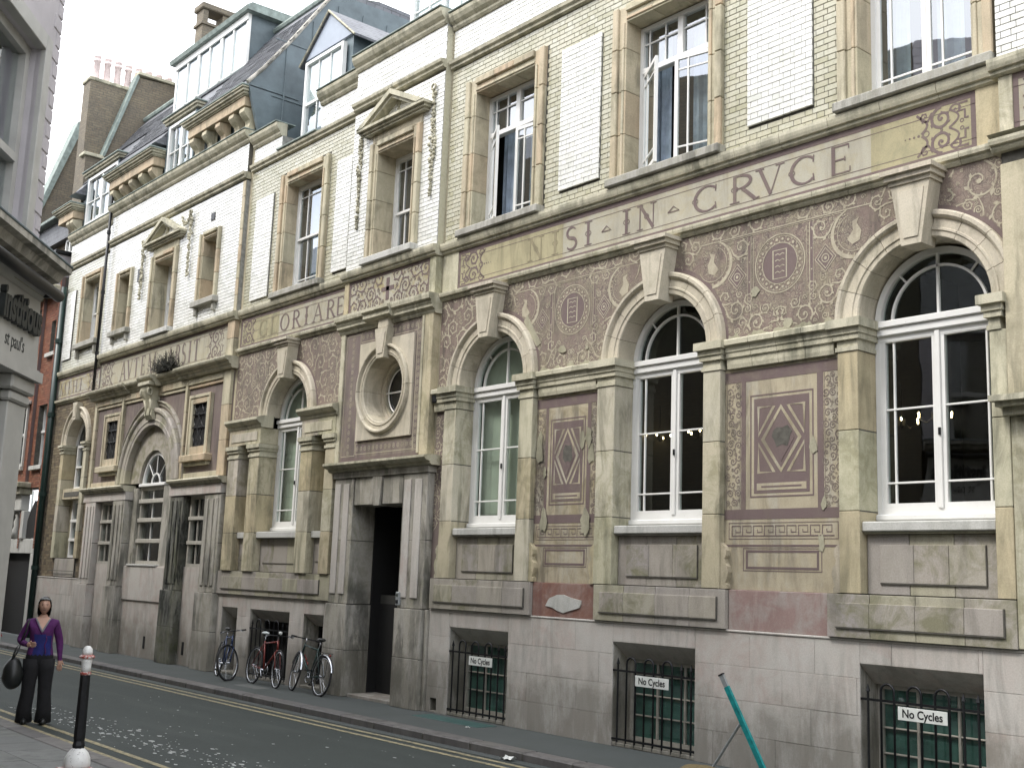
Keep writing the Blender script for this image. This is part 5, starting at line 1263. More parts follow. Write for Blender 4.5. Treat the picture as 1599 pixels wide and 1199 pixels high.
# ================================================================== END BAY  x -34.30..-30.86
def end_bay():
    x0, x1 = -34.30, -30.90; cx = -32.22
    plinth(x0, x1, [], 'ashlar', z1=1.70)
    b = MB()
    def wallcut(m, z0, z1, d):
        R = .78; pts = [(x1, z0), (x1, z1), (x0, z1), (x0, z0), (cx-R, z0), (cx-R, 5.4)]+[(cx-R*cos(pi*i/24), 5.4+R*sin(pi*i/24)) for i in range(1, 24)]+[(cx+R, 5.4), (cx+R, z0)]
        b = MB(); b.prism(pts, 'y', YF-d, YF+.28); return b.build('mortar_wall', m, B)
    wallcut('mortar', 1.73, 6.66, -.008)
    l = [q for q in bricks(x0, x1, 1.74, 6.66, [(cx-.84, cx+.84, 0, 5.4)], 0, 'brick_brown') if not (q[2] > 5.35 and min(hypot(q[0]-cx, q[2]-5.4), hypot(q[1]-cx, q[2]-5.4), hypot((q[0]+q[1])/2-cx, q[2]-5.4)) < .86)]
    brickwork(B, l)
    archivolt(B, cx, 5.4, .76, 1.04, 'arch', 9, d=.05); keystone(cx, 6.05, 6.70, .11, .17, .16, False)
    for s in (-1, 1):
        a, c = (cx-1.0, cx-.76) if s < 0 else (cx+.76, cx+1.0)
        shaft(a, c, 2.25, 5.15, .08); bb = MB()
        for f, dd, za, zb in ((.02, .10, 5.15, 5.2), (.0, .08, 5.2, 5.27), (.04, .13, 5.27, 5.33), (.07, .16, 5.33, 5.39)): bb.box(a-f, c+f, YF-dd, YF+.3, za, zb)
        bb.build('capital', 'mould', B)
    raised_field(B, cx-.76, cx+.76, 1.75, 2.24, .03, 'apron', .6, 'apron_panel'); fb(B, 'panel_shade_line', 'mortar', cx-1.0, cx+1.0, 1.9, 1.915, .08, .1, 0)
    fb(B, 'spandrel_panel', 'archst', cx-.75, cx+.75, 3.86, 4.15, -.3, .0, .01); fb(B, 'panel_inset', 'mortar', cx-.6, cx+.6, 3.93, 4.06, 0, .01, 0)
    w = frame_mb(cx-.55, cx+.75, 2.27, 3.85, .07, -.34, -.24).build('window', 'white', B)
    for z in (2.72, 3.24): fb(w, 'transom', 'white', cx-.5, cx+.7, z, z+.08, -.34, -.2)
    for za, zb in ((2.34, 2.72), (2.8, 3.24), (3.32, 3.78)): pane(w, cx-.5, cx+.7, za, zb, -.3); bar(w, cx+.08, cx+.11, za, zb, -.3, -.27)
    fb(B, 'deep_reveal', 'archst', cx-.76, cx-.55, 2.26, 3.855, -.34, -.26, 0)
    w = frame_mb(cx-.6, cx+.75, 4.16, 5.4, .07, -.34, -.24).build('window', 'white', B)
    for za, zb in ((4.24, 4.75), (4.80, 5.35)): pane(w, cx-.5, cx+.7, za, zb, -.3); bar(w, cx+.08, cx+.11, za, zb, -.3, -.27)
    fb(w, 'transom', 'white', cx-.55, cx+.7, 4.75, 4.8, -.34, -.22)
    b = MB(); b.prism(archpts(cx+.02, 5.4, .74, 0, pi, 20), 'y', YF+.31, YF+.315); b.build('pane', 'glasslow', w)
    b = MB(); b.prism(archpts(cx+.0, 5.4, .755, 0, pi, 20)+archpts(cx, 5.4, .68, 0, pi, 20)[::-1], 'y', YF+.24, YF+.30); b.build('frame_arch', 'white', w); bar(w, cx+.08, cx+.11, 5.4, 6.1, -.3, -.26)
    mould(B, 'string_course', 'mould', x0, x1, [(a, b-.07) for a, b in LOW], .6)
    frieze(x0, x1, [('M', -34.05, -33.55), ('I', -33.40, -33.24), ('H', -33.05, -32.65), ('I', -32.46, -32.30)], [(-31.9, -31.1, 1, False)], zb=6.775, zt=7.42, om='purple')
    mould(B, 'string_course', 'mould', x0, x1, [(a, b-.09) for a, b in UP], .72)
    wx = (-32.72, -31.60, 8.28, 10.10)
    slab(B, 'mortar_wall', 'mortar', x0, x1, 7.62, 10.68, [(wx[0]-.17, wx[1]+.17, wx[2], wx[3]+.15)], -.3, -.008)
    wp = (-34.12, -33.45, 7.95, 10.0)
    l = bricks(x0, x1, 7.62, 10.68, [(wx[0]-.22, wx[1]+.22, wx[2]-.16, wx[3]+.22), wp], 0, 'brick_end'); fb(B, 'mortar_wall', 'mortar', wp[0], wp[1], wp[2], wp[3], -.01, .03, 0)
    brickwork(B, l+bricks(*wp, [], .04, 'brick_white', jt=.004))
    arch_window_frame(wx[0], wx[1], wx[2], wx[3], w=.2, sillz=None)
    s = fb(B, 'window_sill', 'sill', wx[0]-.28, wx[1]+.28, wx[2]-.15, wx[2]-.003, -.36, .16, .012)
    for e in (wx[0]-.12, wx[1]+.12): fb(s, 'sill_bracket', 'sill', e-.05, e+.05, wx[2]-.42, wx[2]-.152, 0, .10, .02)
    sash_window(wx[0], wx[1], wx[2], wx[3], vb=(.35, .7))
    mould(B, 'string_course', 'mould', x0, x1, [(a, b-.16) for a, b in STR], .8)
    fb(B, 'mortar_wall', 'mortar', x0, x1, 10.87, 11.50, -.3, -.008, 0); brickwork(B, bricks(x0, x1, 10.87, 11.50, [], 0, 'brick_white'))
    mould(B, 'cornice', 'mould', x0, x1, [(a, b-.12) for a, b in COR], .8); fb(B, 'copper_flashing', 'copper', x0, x1, 11.785, 11.81, -.3, .18, .006)
    # black rainwater pipe between the bays, green-black one at the far end
    for x, z0, z1, r, m in ((-30.83, 6.72, 12.2, .04, 'iron'),):
        b = MB(); b.tube([(x, YF-.20, z0), (x, YF-.20, z1)], r, 10); p = b.build('rainwater_pipe', m, B, smooth=True)
        for z in (7.7, 9.4, 11.1):
            b = MB(); b.tube([(x, YF-.20, z), (x, YF-.20, z+.1)], r*1.35, 10); b.build('pipe_collar', m, p)
end_bay()
# ================================================================== ROOFS, DORMERS, CHIMNEYS
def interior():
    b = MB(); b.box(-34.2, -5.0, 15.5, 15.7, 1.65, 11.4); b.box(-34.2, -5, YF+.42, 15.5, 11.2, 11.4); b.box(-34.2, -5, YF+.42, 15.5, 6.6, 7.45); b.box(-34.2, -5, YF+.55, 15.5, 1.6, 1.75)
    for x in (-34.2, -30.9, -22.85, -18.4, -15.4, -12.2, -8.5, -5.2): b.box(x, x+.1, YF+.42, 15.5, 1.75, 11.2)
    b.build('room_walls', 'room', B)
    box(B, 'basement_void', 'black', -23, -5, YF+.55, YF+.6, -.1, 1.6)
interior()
def dressed_cornice(x0, x1, zf, consoles, y_back=12.3, zt=.95):
    """heavy eaves cornice on scrolled consoles with a return to the right"""
    z = zf+.65; b = MB()
    for e, za, zb in ((.03, z+.13, z+.16), (.07, z+.16, z+.21), (.12, z+.21, z+.27), (.16, z+.27, z+.30)):
        b.box(x0-e, x1+e, YF-.26-e, y_back, za, zb)
    box(B, 'eaves_fascia', 'archst', x0, x1, YF-.26, y_back, z-.10, z+.128, .01)
    c = b.build('eaves_cornice', 'mould', B)
    box(c, 'copper_edge', 'copper', x0-.18, x1+.18, YF-.26-.18, y_back, z+.301, z+.345, .01)
    for x in consoles:
        pr = [(YF+.05, zf), (YF-.07, zf), (YF-.10, zf+.10), (YF-.07, zf+.20), (YF-.09, zf+.26), (YF-.19, zf+.34), (YF-.25, zf+.42), (YF-.24, zf+.51), (YF+.05, zf+.545)]
        b = MB(); b.prism(pr, 'x', x-.12, x+.12); b.build('console', 'archst', c)
    return c
def attic():
    zf = 11.92
    [fb(B, 'attic_wall', 'lead', a, b, 11.8, 12.9, -.5, -.12, 0) for a, b in ((-34.3, -33.56), (-31.14, -27.86), (-26.14, -22.95))]; fb(B, 'attic_back', 'room', -34.2, -23, 11.8, 13.3, -2.0, -1.9, 0)
    # one cornice over each end of the bays, dormer windows in the gaps
    dressed_cornice(-25.95, -22.98, zf, (-25.75, -25.05, -24.35, -23.65, -23.12))
    dressed_cornice(-31.0, -28.0, zf-.10, (-30.8, -30.15, -29.5, -28.85, -28.2))
    dressed_cornice(-35.0, -33.75, zf-.25, (-34.2, -33.9), y_back=12.2)
    for xa, xb in ((-27.85, -26.15), (-33.55, -31.15)):
        d = box(B, 'dormer', 'lead', xa, xb, YF+.16, YF+2.1, 11.95, 13.45, .0); fb(d, 'dormer_cheek', 'lead', xa, xa+.08, 11.93, 13.45, -.16, .0, 0); fb(d, 'dormer_cheek', 'lead', xb-.08, xb, 11.93, 13.45, -.16, .0, 0)
        w = frame_mb(xa+.08, xb-.08, 11.93, 13.40, .08, -.14, .0).build('dormer_window', 'white', B); m_ = (xa+xb)/2
        fb(w, 'mullion', 'white', m_-.05, m_+.05, 12.0, 13.3, -.12, -.01)
        for a, c in ((xa+.12, m_-.05), (m_+.05, xb-.12)):
            pane(w, a, c, 12.05, 13.25, -.07); bar(w, (a+c)/2-.012, (a+c)/2+.012, 12.05, 13.25, -.07, -.03); bar(w, a, c, 12.62, 12.65, -.07, -.03)
        b = MB(); b.box(xa-.10, xb+.12, YF-.05, YF+2.0, 13.45, 13.52); b.box(xa-.14, xb+.16, YF-.10, YF+2.0, 13.52, 13.58); b.build('dormer_cornice', 'mould', d)
        box(d, 'copper_edge', 'copper', xa-.18, xb+.20, YF-.14, YF+2.0, 13.582, 13.625, .01)
    # steep slate roof
    RP = [(11.37, 13.40), (12.0, 14.28), (12.9, 15.64), (13.1, 15.92), (14.4, 16.2), (17, 16.2), (17, 12.3), (11.6, 12.3), (11.40, 13.3)]
    b = MB(); b.prism(RP, 'x', -34.15, -22.9); r = b.build('slate_roof', 'slate', B)
    for xa, xb in ((-26.12, -22.9), (-31.12, -27.88), (-34.15, -33.58)):
        b = MB(); b.prism([(10.98, 12.93), (11.16, 13.10), (11.38, 13.40), (11.5, 13.3), (11.5, 12.93)], 'x', xa, xb); b.build('flared_eaves', 'slate', r)
    b = MB(); b.tube([(-34.15, 13.1, 15.98), (-22.85, 13.1, 15.98)], .09, 8); b.build('ridge_roll', 'copper', r)
    # real slates over the front slope
    slates = []; s0 = Vector((0, 11.35, 13.38)); s1 = Vector((0, 12.9, 15.64)); L = (s1-s0).length; dv = (s1-s0)/L; nv = Vector((0, -dv.z, dv.y)); n = int(L/.15)
    sl = MB()
    for k in range(n):
        x = -34.1+(.12 if k % 2 else 0)
        while x < -22.95:
            if k < 9 and any(a-.05 < x < b_ for a, b_ in ((-27.9, -26.15), (-33.6, -31.2))): x += .245; continue
            p = s0+dv*(k*.15); q = p+dv*.17; w = .24; e = RND.uniform(.018, .026)
            A = p+nv*e; C_ = q+nv*.004
            sl.add([(x, A.y, A.z), (x+w, A.y, A.z), (x+w, C_.y, C_.z), (x, C_.y, C_.z), (x, p.y, p.z), (x+w, p.y, p.z)], [(0, 1, 2, 3), (4, 5, 1, 0)]); x += .245
    sl.build('slate', 'slate', r, 'stuff', fixn=False)
    # lead-clad end wall, seen from the right
    ed = [(11.40, 11.7), (11.02, 12.92), (11.35, 13.36), (12.0, 14.26), (12.9, 15.60), (13.1, 15.90), (19, 16.1), (19, 11.0), (11.4, 11.0)]
    b = MB(); b.prism(ed, 'x', -22.89, -22.80); g = b.build('lead_end_wall', 'lead', B)
    b = MB(); b.tube([(-22.80, y, z) for y, z in ((10.98, 12.95), (11.35, 13.40), (12.0, 14.30), (12.9, 15.66), (13.1, 15.95))], .045, 8); b.build('verge_roll', 'ashlar_dark', g)
    for y in (11.9, 12.55, 13.2, 13.9, 14.6, 15.4, 16.3, 17.3):
        z = 12.92+(min(y, 13.0)-11.02)*1.40; b = MB(); b.tube([(-22.79, y, 11.2), (-22.79, y, min(z-.1, 15.9))], .018, 6); b.build('lead_roll', 'lead', g)
    for z in (12.8, 14.2): box(g, 'lead_joint', 'lead', -22.80, -22.785, 11.6, 19, z, z+.03, .005)
    # long studio dormer with six lights
    x0, x1 = -30.1, -25.75; yf = 12.32
    b = MB(); b.prism([(yf+.08, 14.7), (yf+.08, 16.2), (15.5, 16.2), (15.5, 14.7)], 'x', x0+.03, x1-.03); d = b.build('studio_dormer', 'lead', B)
    b = MB(); b.prism([(yf-.16, 16.20), (yf-.20, 16.30), (yf-.05, 16.42), (15.6, 16.5), (15.6, 16.2)], 'x', x0-.15, x1+.2); b.build('dormer_roof', 'copper', d)
    fr = frame_mb(x0, x1, 14.72, 16.2, .10, -(yf-YF)-.06, -(yf-YF)+.02).build('studio_window', 'white', B)
    fb(fr, 'fascia_board', 'white', x0-.02, x1+.02, 16.02, 16.2, -(yf-YF)+.02, -(yf-YF)+.06)
    n = 6
    for i in range(n):
        a, c = x0+.1+(x1-x0-.2)*i/n, x0+.1+(x1-x0-.2)*(i+1)/n; pane(fr, a, c, 14.8, 16.05, -(yf-YF)-.0)
        w_ = .07 if i % 2 == 0 and i else .025
        if i: fb(fr, 'mullion', 'white', a-w_, a+w_, 14.8, 16.05, -(yf-YF)-.01, -(yf-YF)+.04)
    fb(fr, 'studio_backing', 'painted_sky', x0+.1, x1-.1, 14.8, 16.1, -(yf-YF)-.10, -(yf-YF)-.08, 0)
    fb(fr, 'frame_sill', 'copper', x0-.05, x1+.05, 14.62, 14.72, -(yf-YF)-.05, -(yf-YF)+.10, .01)
    # tall chimney with openings under its cap
    c = box(B, 'chimney', 'stock_wall', -33.05, -32.55, 14.0, 16.1, 15.0, 19.0)
    box(c, 'chimney_band', 'stock_wall', -33.11, -32.49, 13.94, 16.16, 19.003, 19.09)
    for i in range(4):
        y = 14.0+i*.66; box(c, 'chimney_pier', 'stock_wall', -33.05, -32.55, y, y+.17, 19.093, 19.52)
    box(c, 'chimney_cap', 'stock_wall', -33.13, -32.47, 13.92, 16.18, 19.523, 19.72, .03)
    # gable stack with pots
    pts = [(11.36, 12.4), (11.36, 14.35), (11.90, 14.42), (12.72, 17.30), (14.5, 17.45), (17.5, 17.45), (17.5, 11.5), (11.5, 11.5)]
    b = MB(); b.prism(pts, 'x', -34.45, -34.16); c = b.build('gable_wall', 'stock_wall', B)
    b = MB(); b.prism([(11.90, 14.40), (11.84, 14.48), (12.69, 17.38), (12.76, 17.30)], 'x', -34.52, -34.08); b.build('gable_coping', 'copper', c)
    box(c, 'kneeler', 'mould', -34.52, -34.08, 11.28, 11.92, 14.36, 14.46, .01)
    box(c, 'gable_cap', 'mould', -34.52, -34.08, 12.72, 17.6, 17.40, 17.50, .01)
    s = box(B, 'chimney', 'stock_wall', -35.05, -34.46, 11.38, 13.9, 12.0, 16.90); box(s, 'chimney_cap', 'mould', -35.10, -34.42, 11.33, 13.95, 16.903, 17.02, .02)
    for i in range(8):
        y = 11.62+i*.335; zb = 17.02 if i < 4 else 17.02
        b = MB(); b.lathe([(.115, 0), (.11, .1), (.095, .62), (.12, .64), (.12, .70), (.10, .71), (.10, .76), (.115, .78), (.115, .84), (.085, .84), (.08, .5)], (-34.75, y, zb), 12); b.build('chimney_pot', 'pot', s, smooth=True)
    # gabled dormer above the venetian window bay
    cx = -20.9; hw = .95; yf = 11.90; ze = 13.42; za = 14.22
    d = box(B, 'gabled_dormer', 'lead', cx-hw, cx+hw, yf+.06, yf+3.5, 11.1, ze, 0)
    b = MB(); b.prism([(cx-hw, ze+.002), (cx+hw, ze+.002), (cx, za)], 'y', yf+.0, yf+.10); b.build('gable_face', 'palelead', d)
    for s_ in (-1, 1):
        b = MB(); b.prism([(cx+s_*(hw+.2), ze-.12), (cx+s_*(hw+.2), ze-.06), (cx, za+.09), (cx, za+.02)], 'y', yf-.04, yf+3.4); b.build('dormer_roof', 'slate', d)
        b = MB(); b.tube([(cx+s_*(hw+.2), yf-.05, ze-.09), (cx, yf-.05, za+.06)], .025, 6); b.build('verge', 'mould', d)
    w = frame_mb(cx-hw+.14, cx+hw-.18, 11.3, ze-.12, .07, -(yf-YF)-.02, -(yf-YF)+.08).build('dormer_window', 'white', B); xa, xb = cx-hw+.21, cx+hw-.25
    fb(w, 'meeting_rail', 'white', xa, xb, 12.26, 12.33, -(yf-YF), -(yf-YF)+.06)
    for z0_, z1_ in ((11.36, 12.26), (12.33, ze-.2)):
        pane(w, xa, xb, z0_, z1_, -(yf-YF)+.02)
        for f in (.33, .67): bar(w, xa+(xb-xa)*f-.012, xa+(xb-xa)*f+.012, z0_, z1_, -(yf-YF)+.025, -(yf-YF)+.05)
    fb(w, 'window_back', 'painted_sky', xa, xb, 12.26, ze-.15, -(yf-YF)-.06+.02, -(yf-YF)-.02, 0)
    # big flat-roofed dormer behind the door bay parapet
    x0, x1, yf = -17.75, -14.6, 11.95
    d = box(B, 'flat_dormer', 'lead', x0+.05, x1, yf+.08, 16, 11.0, 14.6, 0)
    w = frame_mb(x0, x1, 12.0, 14.4, .12, -(yf-YF)-.05, -(yf-YF)+.06).build('dormer_window', 'white', B)
    for i in range(3):
        a, c = x0+.12+(x1-x0-.24)*i/3, x0+.12+(x1-x0-.24)*(i+1)/3; pane(w, a, c, 12.1, 14.3, -(yf-YF)); fb(w, 'mullion', 'white', c-.05, c+.05, 12.1, 14.3, -(yf-YF)-.01, -(yf-YF)+.05)
        bar(w, (a+c)/2-.015, (a+c)/2+.015, 12.1, 14.3, -(yf-YF)+.0, -(yf-YF)+.03); bar(w, a, c, 13.0, 13.03, -(yf-YF)+.0, -(yf-YF)+.03)
    fb(w, 'window_back', 'painted_sky', x0+.1, x1-.1, 12.0, 14.4, -(yf-YF)-.12+.04, -(yf-YF)-.07, 0)
    box(d, 'cheek_panel', 'lead', x0-.02, x0+.05, yf+.1, 15.5, 13.4, 14.6); fl = box(B, 'flat_roof', 'lead', -22.7, -2.4, YF+.42, 20, 11.42, 11.5)
attic()
fb(B, 'bay_return', 'archst', -22.9, -22.802, 0, 11.6, -.3, .0, 0); fb(B, 'bay_return', 'archst', -15.459, -15.421, 0, 11.6, -.3, -.002, 0)
# choose the 300 bricks that show largest as objects, the rest as stuff
def bricks_finish():
    def area(q):
        x, z = (q[0]+q[1])/2, (q[2]+q[3])/2; D2 = x*x+YF*YF+(z-CAMZ)**2
        if x > -5.2 or z > CAMZ+(YF*.0+hypot(x, YF))*.62: return 0
        ang = YF/sqrt(D2); return (q[1]-q[0])*(q[3]-q[2])*ang/D2
    # keep only what the frame shows: project
    cam = SC.camera; inv = cam.matrix_world.inverted(); f = 1800/1599
    def vis(q):
        p = inv @ Vector(((q[0]+q[1])/2, YF, (q[2]+q[3])/2)); u = p.x/-p.z*f; v = p.y/-p.z*f
        return -.5 < u < .5 and -.375 < v < .375
    l = sorted(BRICKS, key=lambda q: -(area(q) if vis(q) else 0))
    for q in l[:300]:
        fb(B, 'brick', q[5], q[0], q[1], q[2], q[3], q[4]-.03, q[4], .004)
    brickwork(B, l[300:])
bricks_finish()
# ================================================================== RED BUILDING at the far end
def red_building():
    R = thing('red_brick_building', 'red brick building with stone doorway beyond the long terracotta one, at far left', 'building', (-38, YF, 0))
    x0, x1 = -46, -34.6
    holes = [(-38.0, -36.75, 5.0, 6.80), (-35.75, -34.9, 4.95, 6.78), (-35.40, -34.72, 8.35, 9.35), (-37.45, -36.2, 8.2, 9.9), (-41, -39.6, 5, 6.8), (-41, -39.6, 8.2, 9.9), (-37.5, -34.95, 0, 4.3), (-41.2, -39.4, .8, 3.6)]
    slab(R, 'mortar_wall', 'mortar', x0, x1, 0, 10.6, holes, -.4, -.008)
    brickwork(R, bricks(-39.5, x1, 2.5, 10.6, holes, 0, 'brick_red')); fb(R, 'plain_wall', 'maroon', x0, -39.5, 2.5, 10.6, -.007, .0, 0) if False else None
    for xa in (-36.15, -34.72): brickwork(R, bricks(xa-.0, xa+.11, 2.5, 10.6, [], .10, 'brick_red')); fb(R, 'brick_pier', 'maroon', xa, xa+.11, 2.9, 10.6, -.1, .09, 0)
    for i, (a, b, u, v) in enumerate(holes[:6]):
        w = frame_mb(a, b, u, v, .06, -.25, -.15).build('window', 'white', R); pane(w, a+.04, b-.04, u+.05, v-.05, -.22); fb(w, 'meeting_rail', 'white', a, b, u+(v-u)*.55, u+(v-u)*.55+.07, -.25, -.12); fb(w, 'window_back', 'black', a, b, u, v, -.42, -.4, 0)
        fb(R, 'window_sill', 'whitesill', a-.12, b+.08, u-.13, u-.004, -.3, .10, .01)
    b = frame_mb(-38.1, -36.65, 4.98, 6.9, .10, 0, .06).build('window_surround', 'whitesill', R); fb(b, 'hood', 'whitesill', -38.25, -36.5, 6.9, 7.02, 0, .18, .02)
    # stone doorway: entablature with ledge, carved spandrel, dark door
    fb(R, 'door_ledge', 'mould', -38.2, -35.75, 4.30, 4.46, -.1, .40, .02); fb(R, 'door_ledge', 'mould', -38.1, -35.85, 4.10, 4.295, -.1, .28, .02); fb(R, 'door_ledge', 'whitesill', -38.0, -36.0, 3.62, 4.09, -.1, .16, .02)
    fb(R, 'door_lintel', 'whitesill', -37.9, -34.72, 2.36, 2.78, -.1, .06, .01); fb(R, 'door_jamb', 'whitesill', -34.98, -34.70, 0, 2.355, -.2, .06, .01); fb(R, 'door_jamb', 'whitesill', -38.1, -37.45, 0, 2.355, -.2, .12, .01)
    fb(R, 'carved_jamb', 'whitesill', -36.0, -35.75, 2.79, 3.61, -.1, .12, .01); fb(R, 'dark_overlight', 'black', -37.4, -36.0, 2.79, 3.61, -.25, -.2, 0)
    b = MB(); b.lathe([(.10, 2.8), (.16, 3.0), (.10, 3.15), (.12, 3.3), (.07, 3.42), (.09, 3.5), (.03, 3.6)], (-36.6, YF, 0), 10); b.build('carved_figure', 'whitesill', R, smooth=True)
    fb(R, 'doorway', 'black', -37.4, -34.99, 0, 2.36, -.2, -.1, 0)
    b = MB(); b.prism([(-35.70, 2.8), (-34.82, 2.8), (-34.82, 3.3), (-34.9, 3.6), (-35.2, 3.9), (-35.5, 3.6), (-35.70, 3.3)], 'y', YF-.01, YF+.1); b.build('arched_niche', 'black', R)
    # timber bay and roof over
    fb(R, 'panelled_bay', 'shopwall', -38.8, -34.75, 10.35, 11.30, -.2, .25, .01)
    for i in range(9): fb(R, 'bay_board', 'shop', -38.7+i*.45, -38.45+i*.45, 10.4, 11.25, .25, .27, .01)
    fb(R, 'bay_cornice', 'iron', -38.9, -34.65, 11.305, 11.42, -.2, .36, .02); fb(R, 'bay_cornice', 'mould', -38.9, -34.65, 10.15, 10.345, -.2, .36, .03)
    brickwork(R, bricks(-38.3, -35.4, 11.43, 12.6, [(-35.55, -34.9, 11.4, 12.5)], -.3, 'brick_brown')); fb(R, 'attic_brick', 'stock_wall', -46, -34.6, 11.42, 12.7, -1.2, -.31, 0)
    w = frame_mb(-35.55, -34.75, 11.45, 12.45, .07, -.3, -.2).build('window', 'white', R); pane(w, -35.5, -34.8, 11.5, 12.4, -.26); fb(w, 'mullion', 'white', -35.2, -35.12, 11.5, 12.4, -.25, -.19); fb(w, 'transom', 'white', -35.5, -34.8, 11.9, 11.97, -.25, -.19)
    b = MB(); b.prism([(YF+.1, 12.7), (YF+3.2, 16.3), (YF+4, 16.3), (YF+4, 12.0), (YF+.1, 12.0)], 'x', -46, -34.5); b.build('slate_roof', 'slate', R)
    fb(R, 'gutter', 'copper', -46, -34.6, 12.70, 12.82, -.4, .12, .02)
    b = MB(); b.prism([(YF-.05, 12.6), (YF-.02, 13.0), (YF+1.1, 16.7), (YF+1.4, 16.7), (YF+4.5, 16.7), (YF+4.5, 12.0)], 'x', -38.5, -38.1); g = b.build('gable_wall', 'stock_wall', R)
    b = MB(); b.prism([(YF-.18, 13.0), (YF-.05, 13.0), (YF+1.15, 16.6), (YF+1.15, 16.85), (YF+1.0, 16.85)], 'x', -38.6, -38.0); b.build('gable_coping', 'copper', g)
    for x, r, m in ((-34.25, .085, 'pipe_green'),):
        b = MB(); b.tube([(x, YF-.12, 0), (x, YF-.12, 10.2)], r, 10); p = b.build('rainwater_pipe', m, R, smooth=True)
        for z in (1.9, 4.0, 6.3, 8.5):
            b = MB(); b.tube([(x, YF-.12, z), (x, YF-.12, z+.12)], r*1.3, 10); b.build('pipe_collar', m, p)
    b = MB(); b.tube([(-38.35, YF+.0, 10.9), (-38.35, YF+.0, 12.75)], .06, 8); b.build('rainwater_pipe', 'white', R, smooth=True)
    fb(R, 'dark_gap', 'black', -34.6, -34.31, 0, 10.5, -.6, -.3, 0)
    T = thing('grey_office_block', 'pale glazed office block in the distance beyond the gables', 'building', (-75, 22, 0))
    box(T, 'office_wall', 'shopwall', -80, -66, 22, 30, 0, 25)
    for k in range(8):
        for i in range(10): box(T, 'window', 'glass', -79.4+i*1.35, -78.4+i*1.35, 21.9, 21.99, 1.5+k*2.9, 3.3+k*2.9)
red_building()
# ================================================================== CORNER SHOP, near left
def shop():
    Pc = Vector((-11.5, 3.45, 0)); S = thing('corner_shop', 'cream painted corner shop with roller awning and dark raised lettering, cut by the left edge', 'building', Pc, radians(-36.87))
    w = -.001
    def sb(n, m, x0, x1, y0, y1, z0, z1, bev=.006, p=S): return box(p, n, m, x0, x1, y0, y1, z0, z1, bev)
    # upper rendered wall with one big window
    zt = 13.
    b = MB()
    b.box(.02, .46, -.4, 0, 4.95, zt); b.box(.46, 2.6, -.4, 0, 7.02, zt); b.box(2.6, 7, -.4, 0, 4.95, zt)
    b.build('rendered_wall', 'shopwall', S)
    b = MB(); b.prism([(.0, -.41), (7, -.41), (7, -9), (-9.6, -7.2), (-.02, -.02)], 'z', 0, zt-.01); b.build('side_walls', 'stock_wall', S)
    nq = 50
    for i in range(nq):     # quoin of painted bricks on the corner
        z = 4.98+i*.16; sb('quoin_brick', 'shopwall', -.004, .20 if i % 2 else .12, -.16, .010, z+.006, z+.154, .008)
    sb('window_architrave', 'shop', .30, .46, -.05, .05, 4.98, 7.18); sb('window_architrave', 'shop', .46, 2.6, -.05, .05, 7.02, 7.18)
    f = MB(); f.box(.46, .56, -.22, -.10, 4.98, 7.02); f.box(.56, 2.6, -.22, -.10, 6.92, 7.02); f.box(.56, 2.6, -.20, -.08, 5.82, 5.90); f.box(.56, 2.6, -.22, -.08, 4.96, 5.04); f = f.build('window', 'shop', S)
    sb('pane', 'glass', .5, 2.6, -.17, -.165, 5.0, 6.95, 0, f); sb('window_back', 'room', .46, 2.6, -.39, -.37, 5, 7, 0, f); 
    b = MB(); b.prism([(-.0, 4.95), (.36, 4.95), (.36, 4.89), (.29, 4.87), (.25, 4.80), (.10, 4.76), (0, 4.74)], 'x', .0, 7); c = b.build('shop_cornice', 'ashlar_dark', S)
    sb('lead_capping', 'lead', -.01, 7, -.01, .37, 4.951, 4.975, .006, c)
    # fascia with a slanted end, awning roller, lettering
    b = MB(); b.prism([(0.02, .0), (.16, .0), (.10, .70), (.02, .72)], 'x', 0, 7) if False else None
    b = MB(); b.prism([(-.02, 3.92), (7, 3.92), (7, 4.70), (.10, 4.70)], 'y', .0, .12); fa = b.build('fascia_board', 'shop', S)
    b = MB(); b.prism([(.125, 4.58), (.22, 4.70), (.125, 4.70)], 'x', 0.1, 7); b.build('fascia_cove', 'shop', fa)
    b = MB(); b.box(.1, .9, .13, .16, 4.62, 4.64); b.build('awning_slot', 'yellow', fa)
    b = MB(); b.tube([(.02, .27, 4.66), (2.6, .27, 4.66)], .055, 14); r = b.build('awning_roller', 'iron', S, smooth=True)
    for x in (.1, 2.2): sb('roller_bracket', 'iron', x, x+.04, .12, .27, 4.62, 4.68, .005, r)
    b = MB(); b.box(-.06, 7, -.02, .17, 3.80, 3.90); b.box(-.03, 7, -.02, .14, 3.90, 3.919); b.build('fascia_moulding', 'shop', S)
    text('institious', 'sign_lettering', fa, (.13, .125, 4.24), .40, 'letterdk', .66, (pi/2, 0, pi), .05, align='RIGHT', off=.014)
    text("st paul's", 'sign_lettering', fa, (.62, .1215, 4.02), .19, 'letterdk', .80, (pi/2, 0, pi), .002)
    # pilaster with cap, shopfront behind
    sb('pilaster_cap', 'shop', -.03, .56, -.02, .12, 3.66, 3.80, .02); sb('pilaster_cap', 'shop', .0, .50, -.02, .09, 3.56, 3.655, .02)
    sb('pilaster', 'shop', .0, .46, -.3, .06, 0.0, 3.555, .01); sb('shopfront', 'shop', .46, .62, -.3, -.02, 0, 3.79); 
    g = sb('shop_window', 'glass', .62, 4.5, -.22, -.21, .6, 3.7, 0); sb('shop_interior', 'black', .5, 6.5, -.40, -.30, 0, 3.75, 0, g); sb('stallriser', 'shop', .62, 6.9, -.3, -.03, 0, .6)
    sb('shop_pilaster', 'shop', 4.5, 5, -.3, .06, 0, 3.555)
    return S
shop()
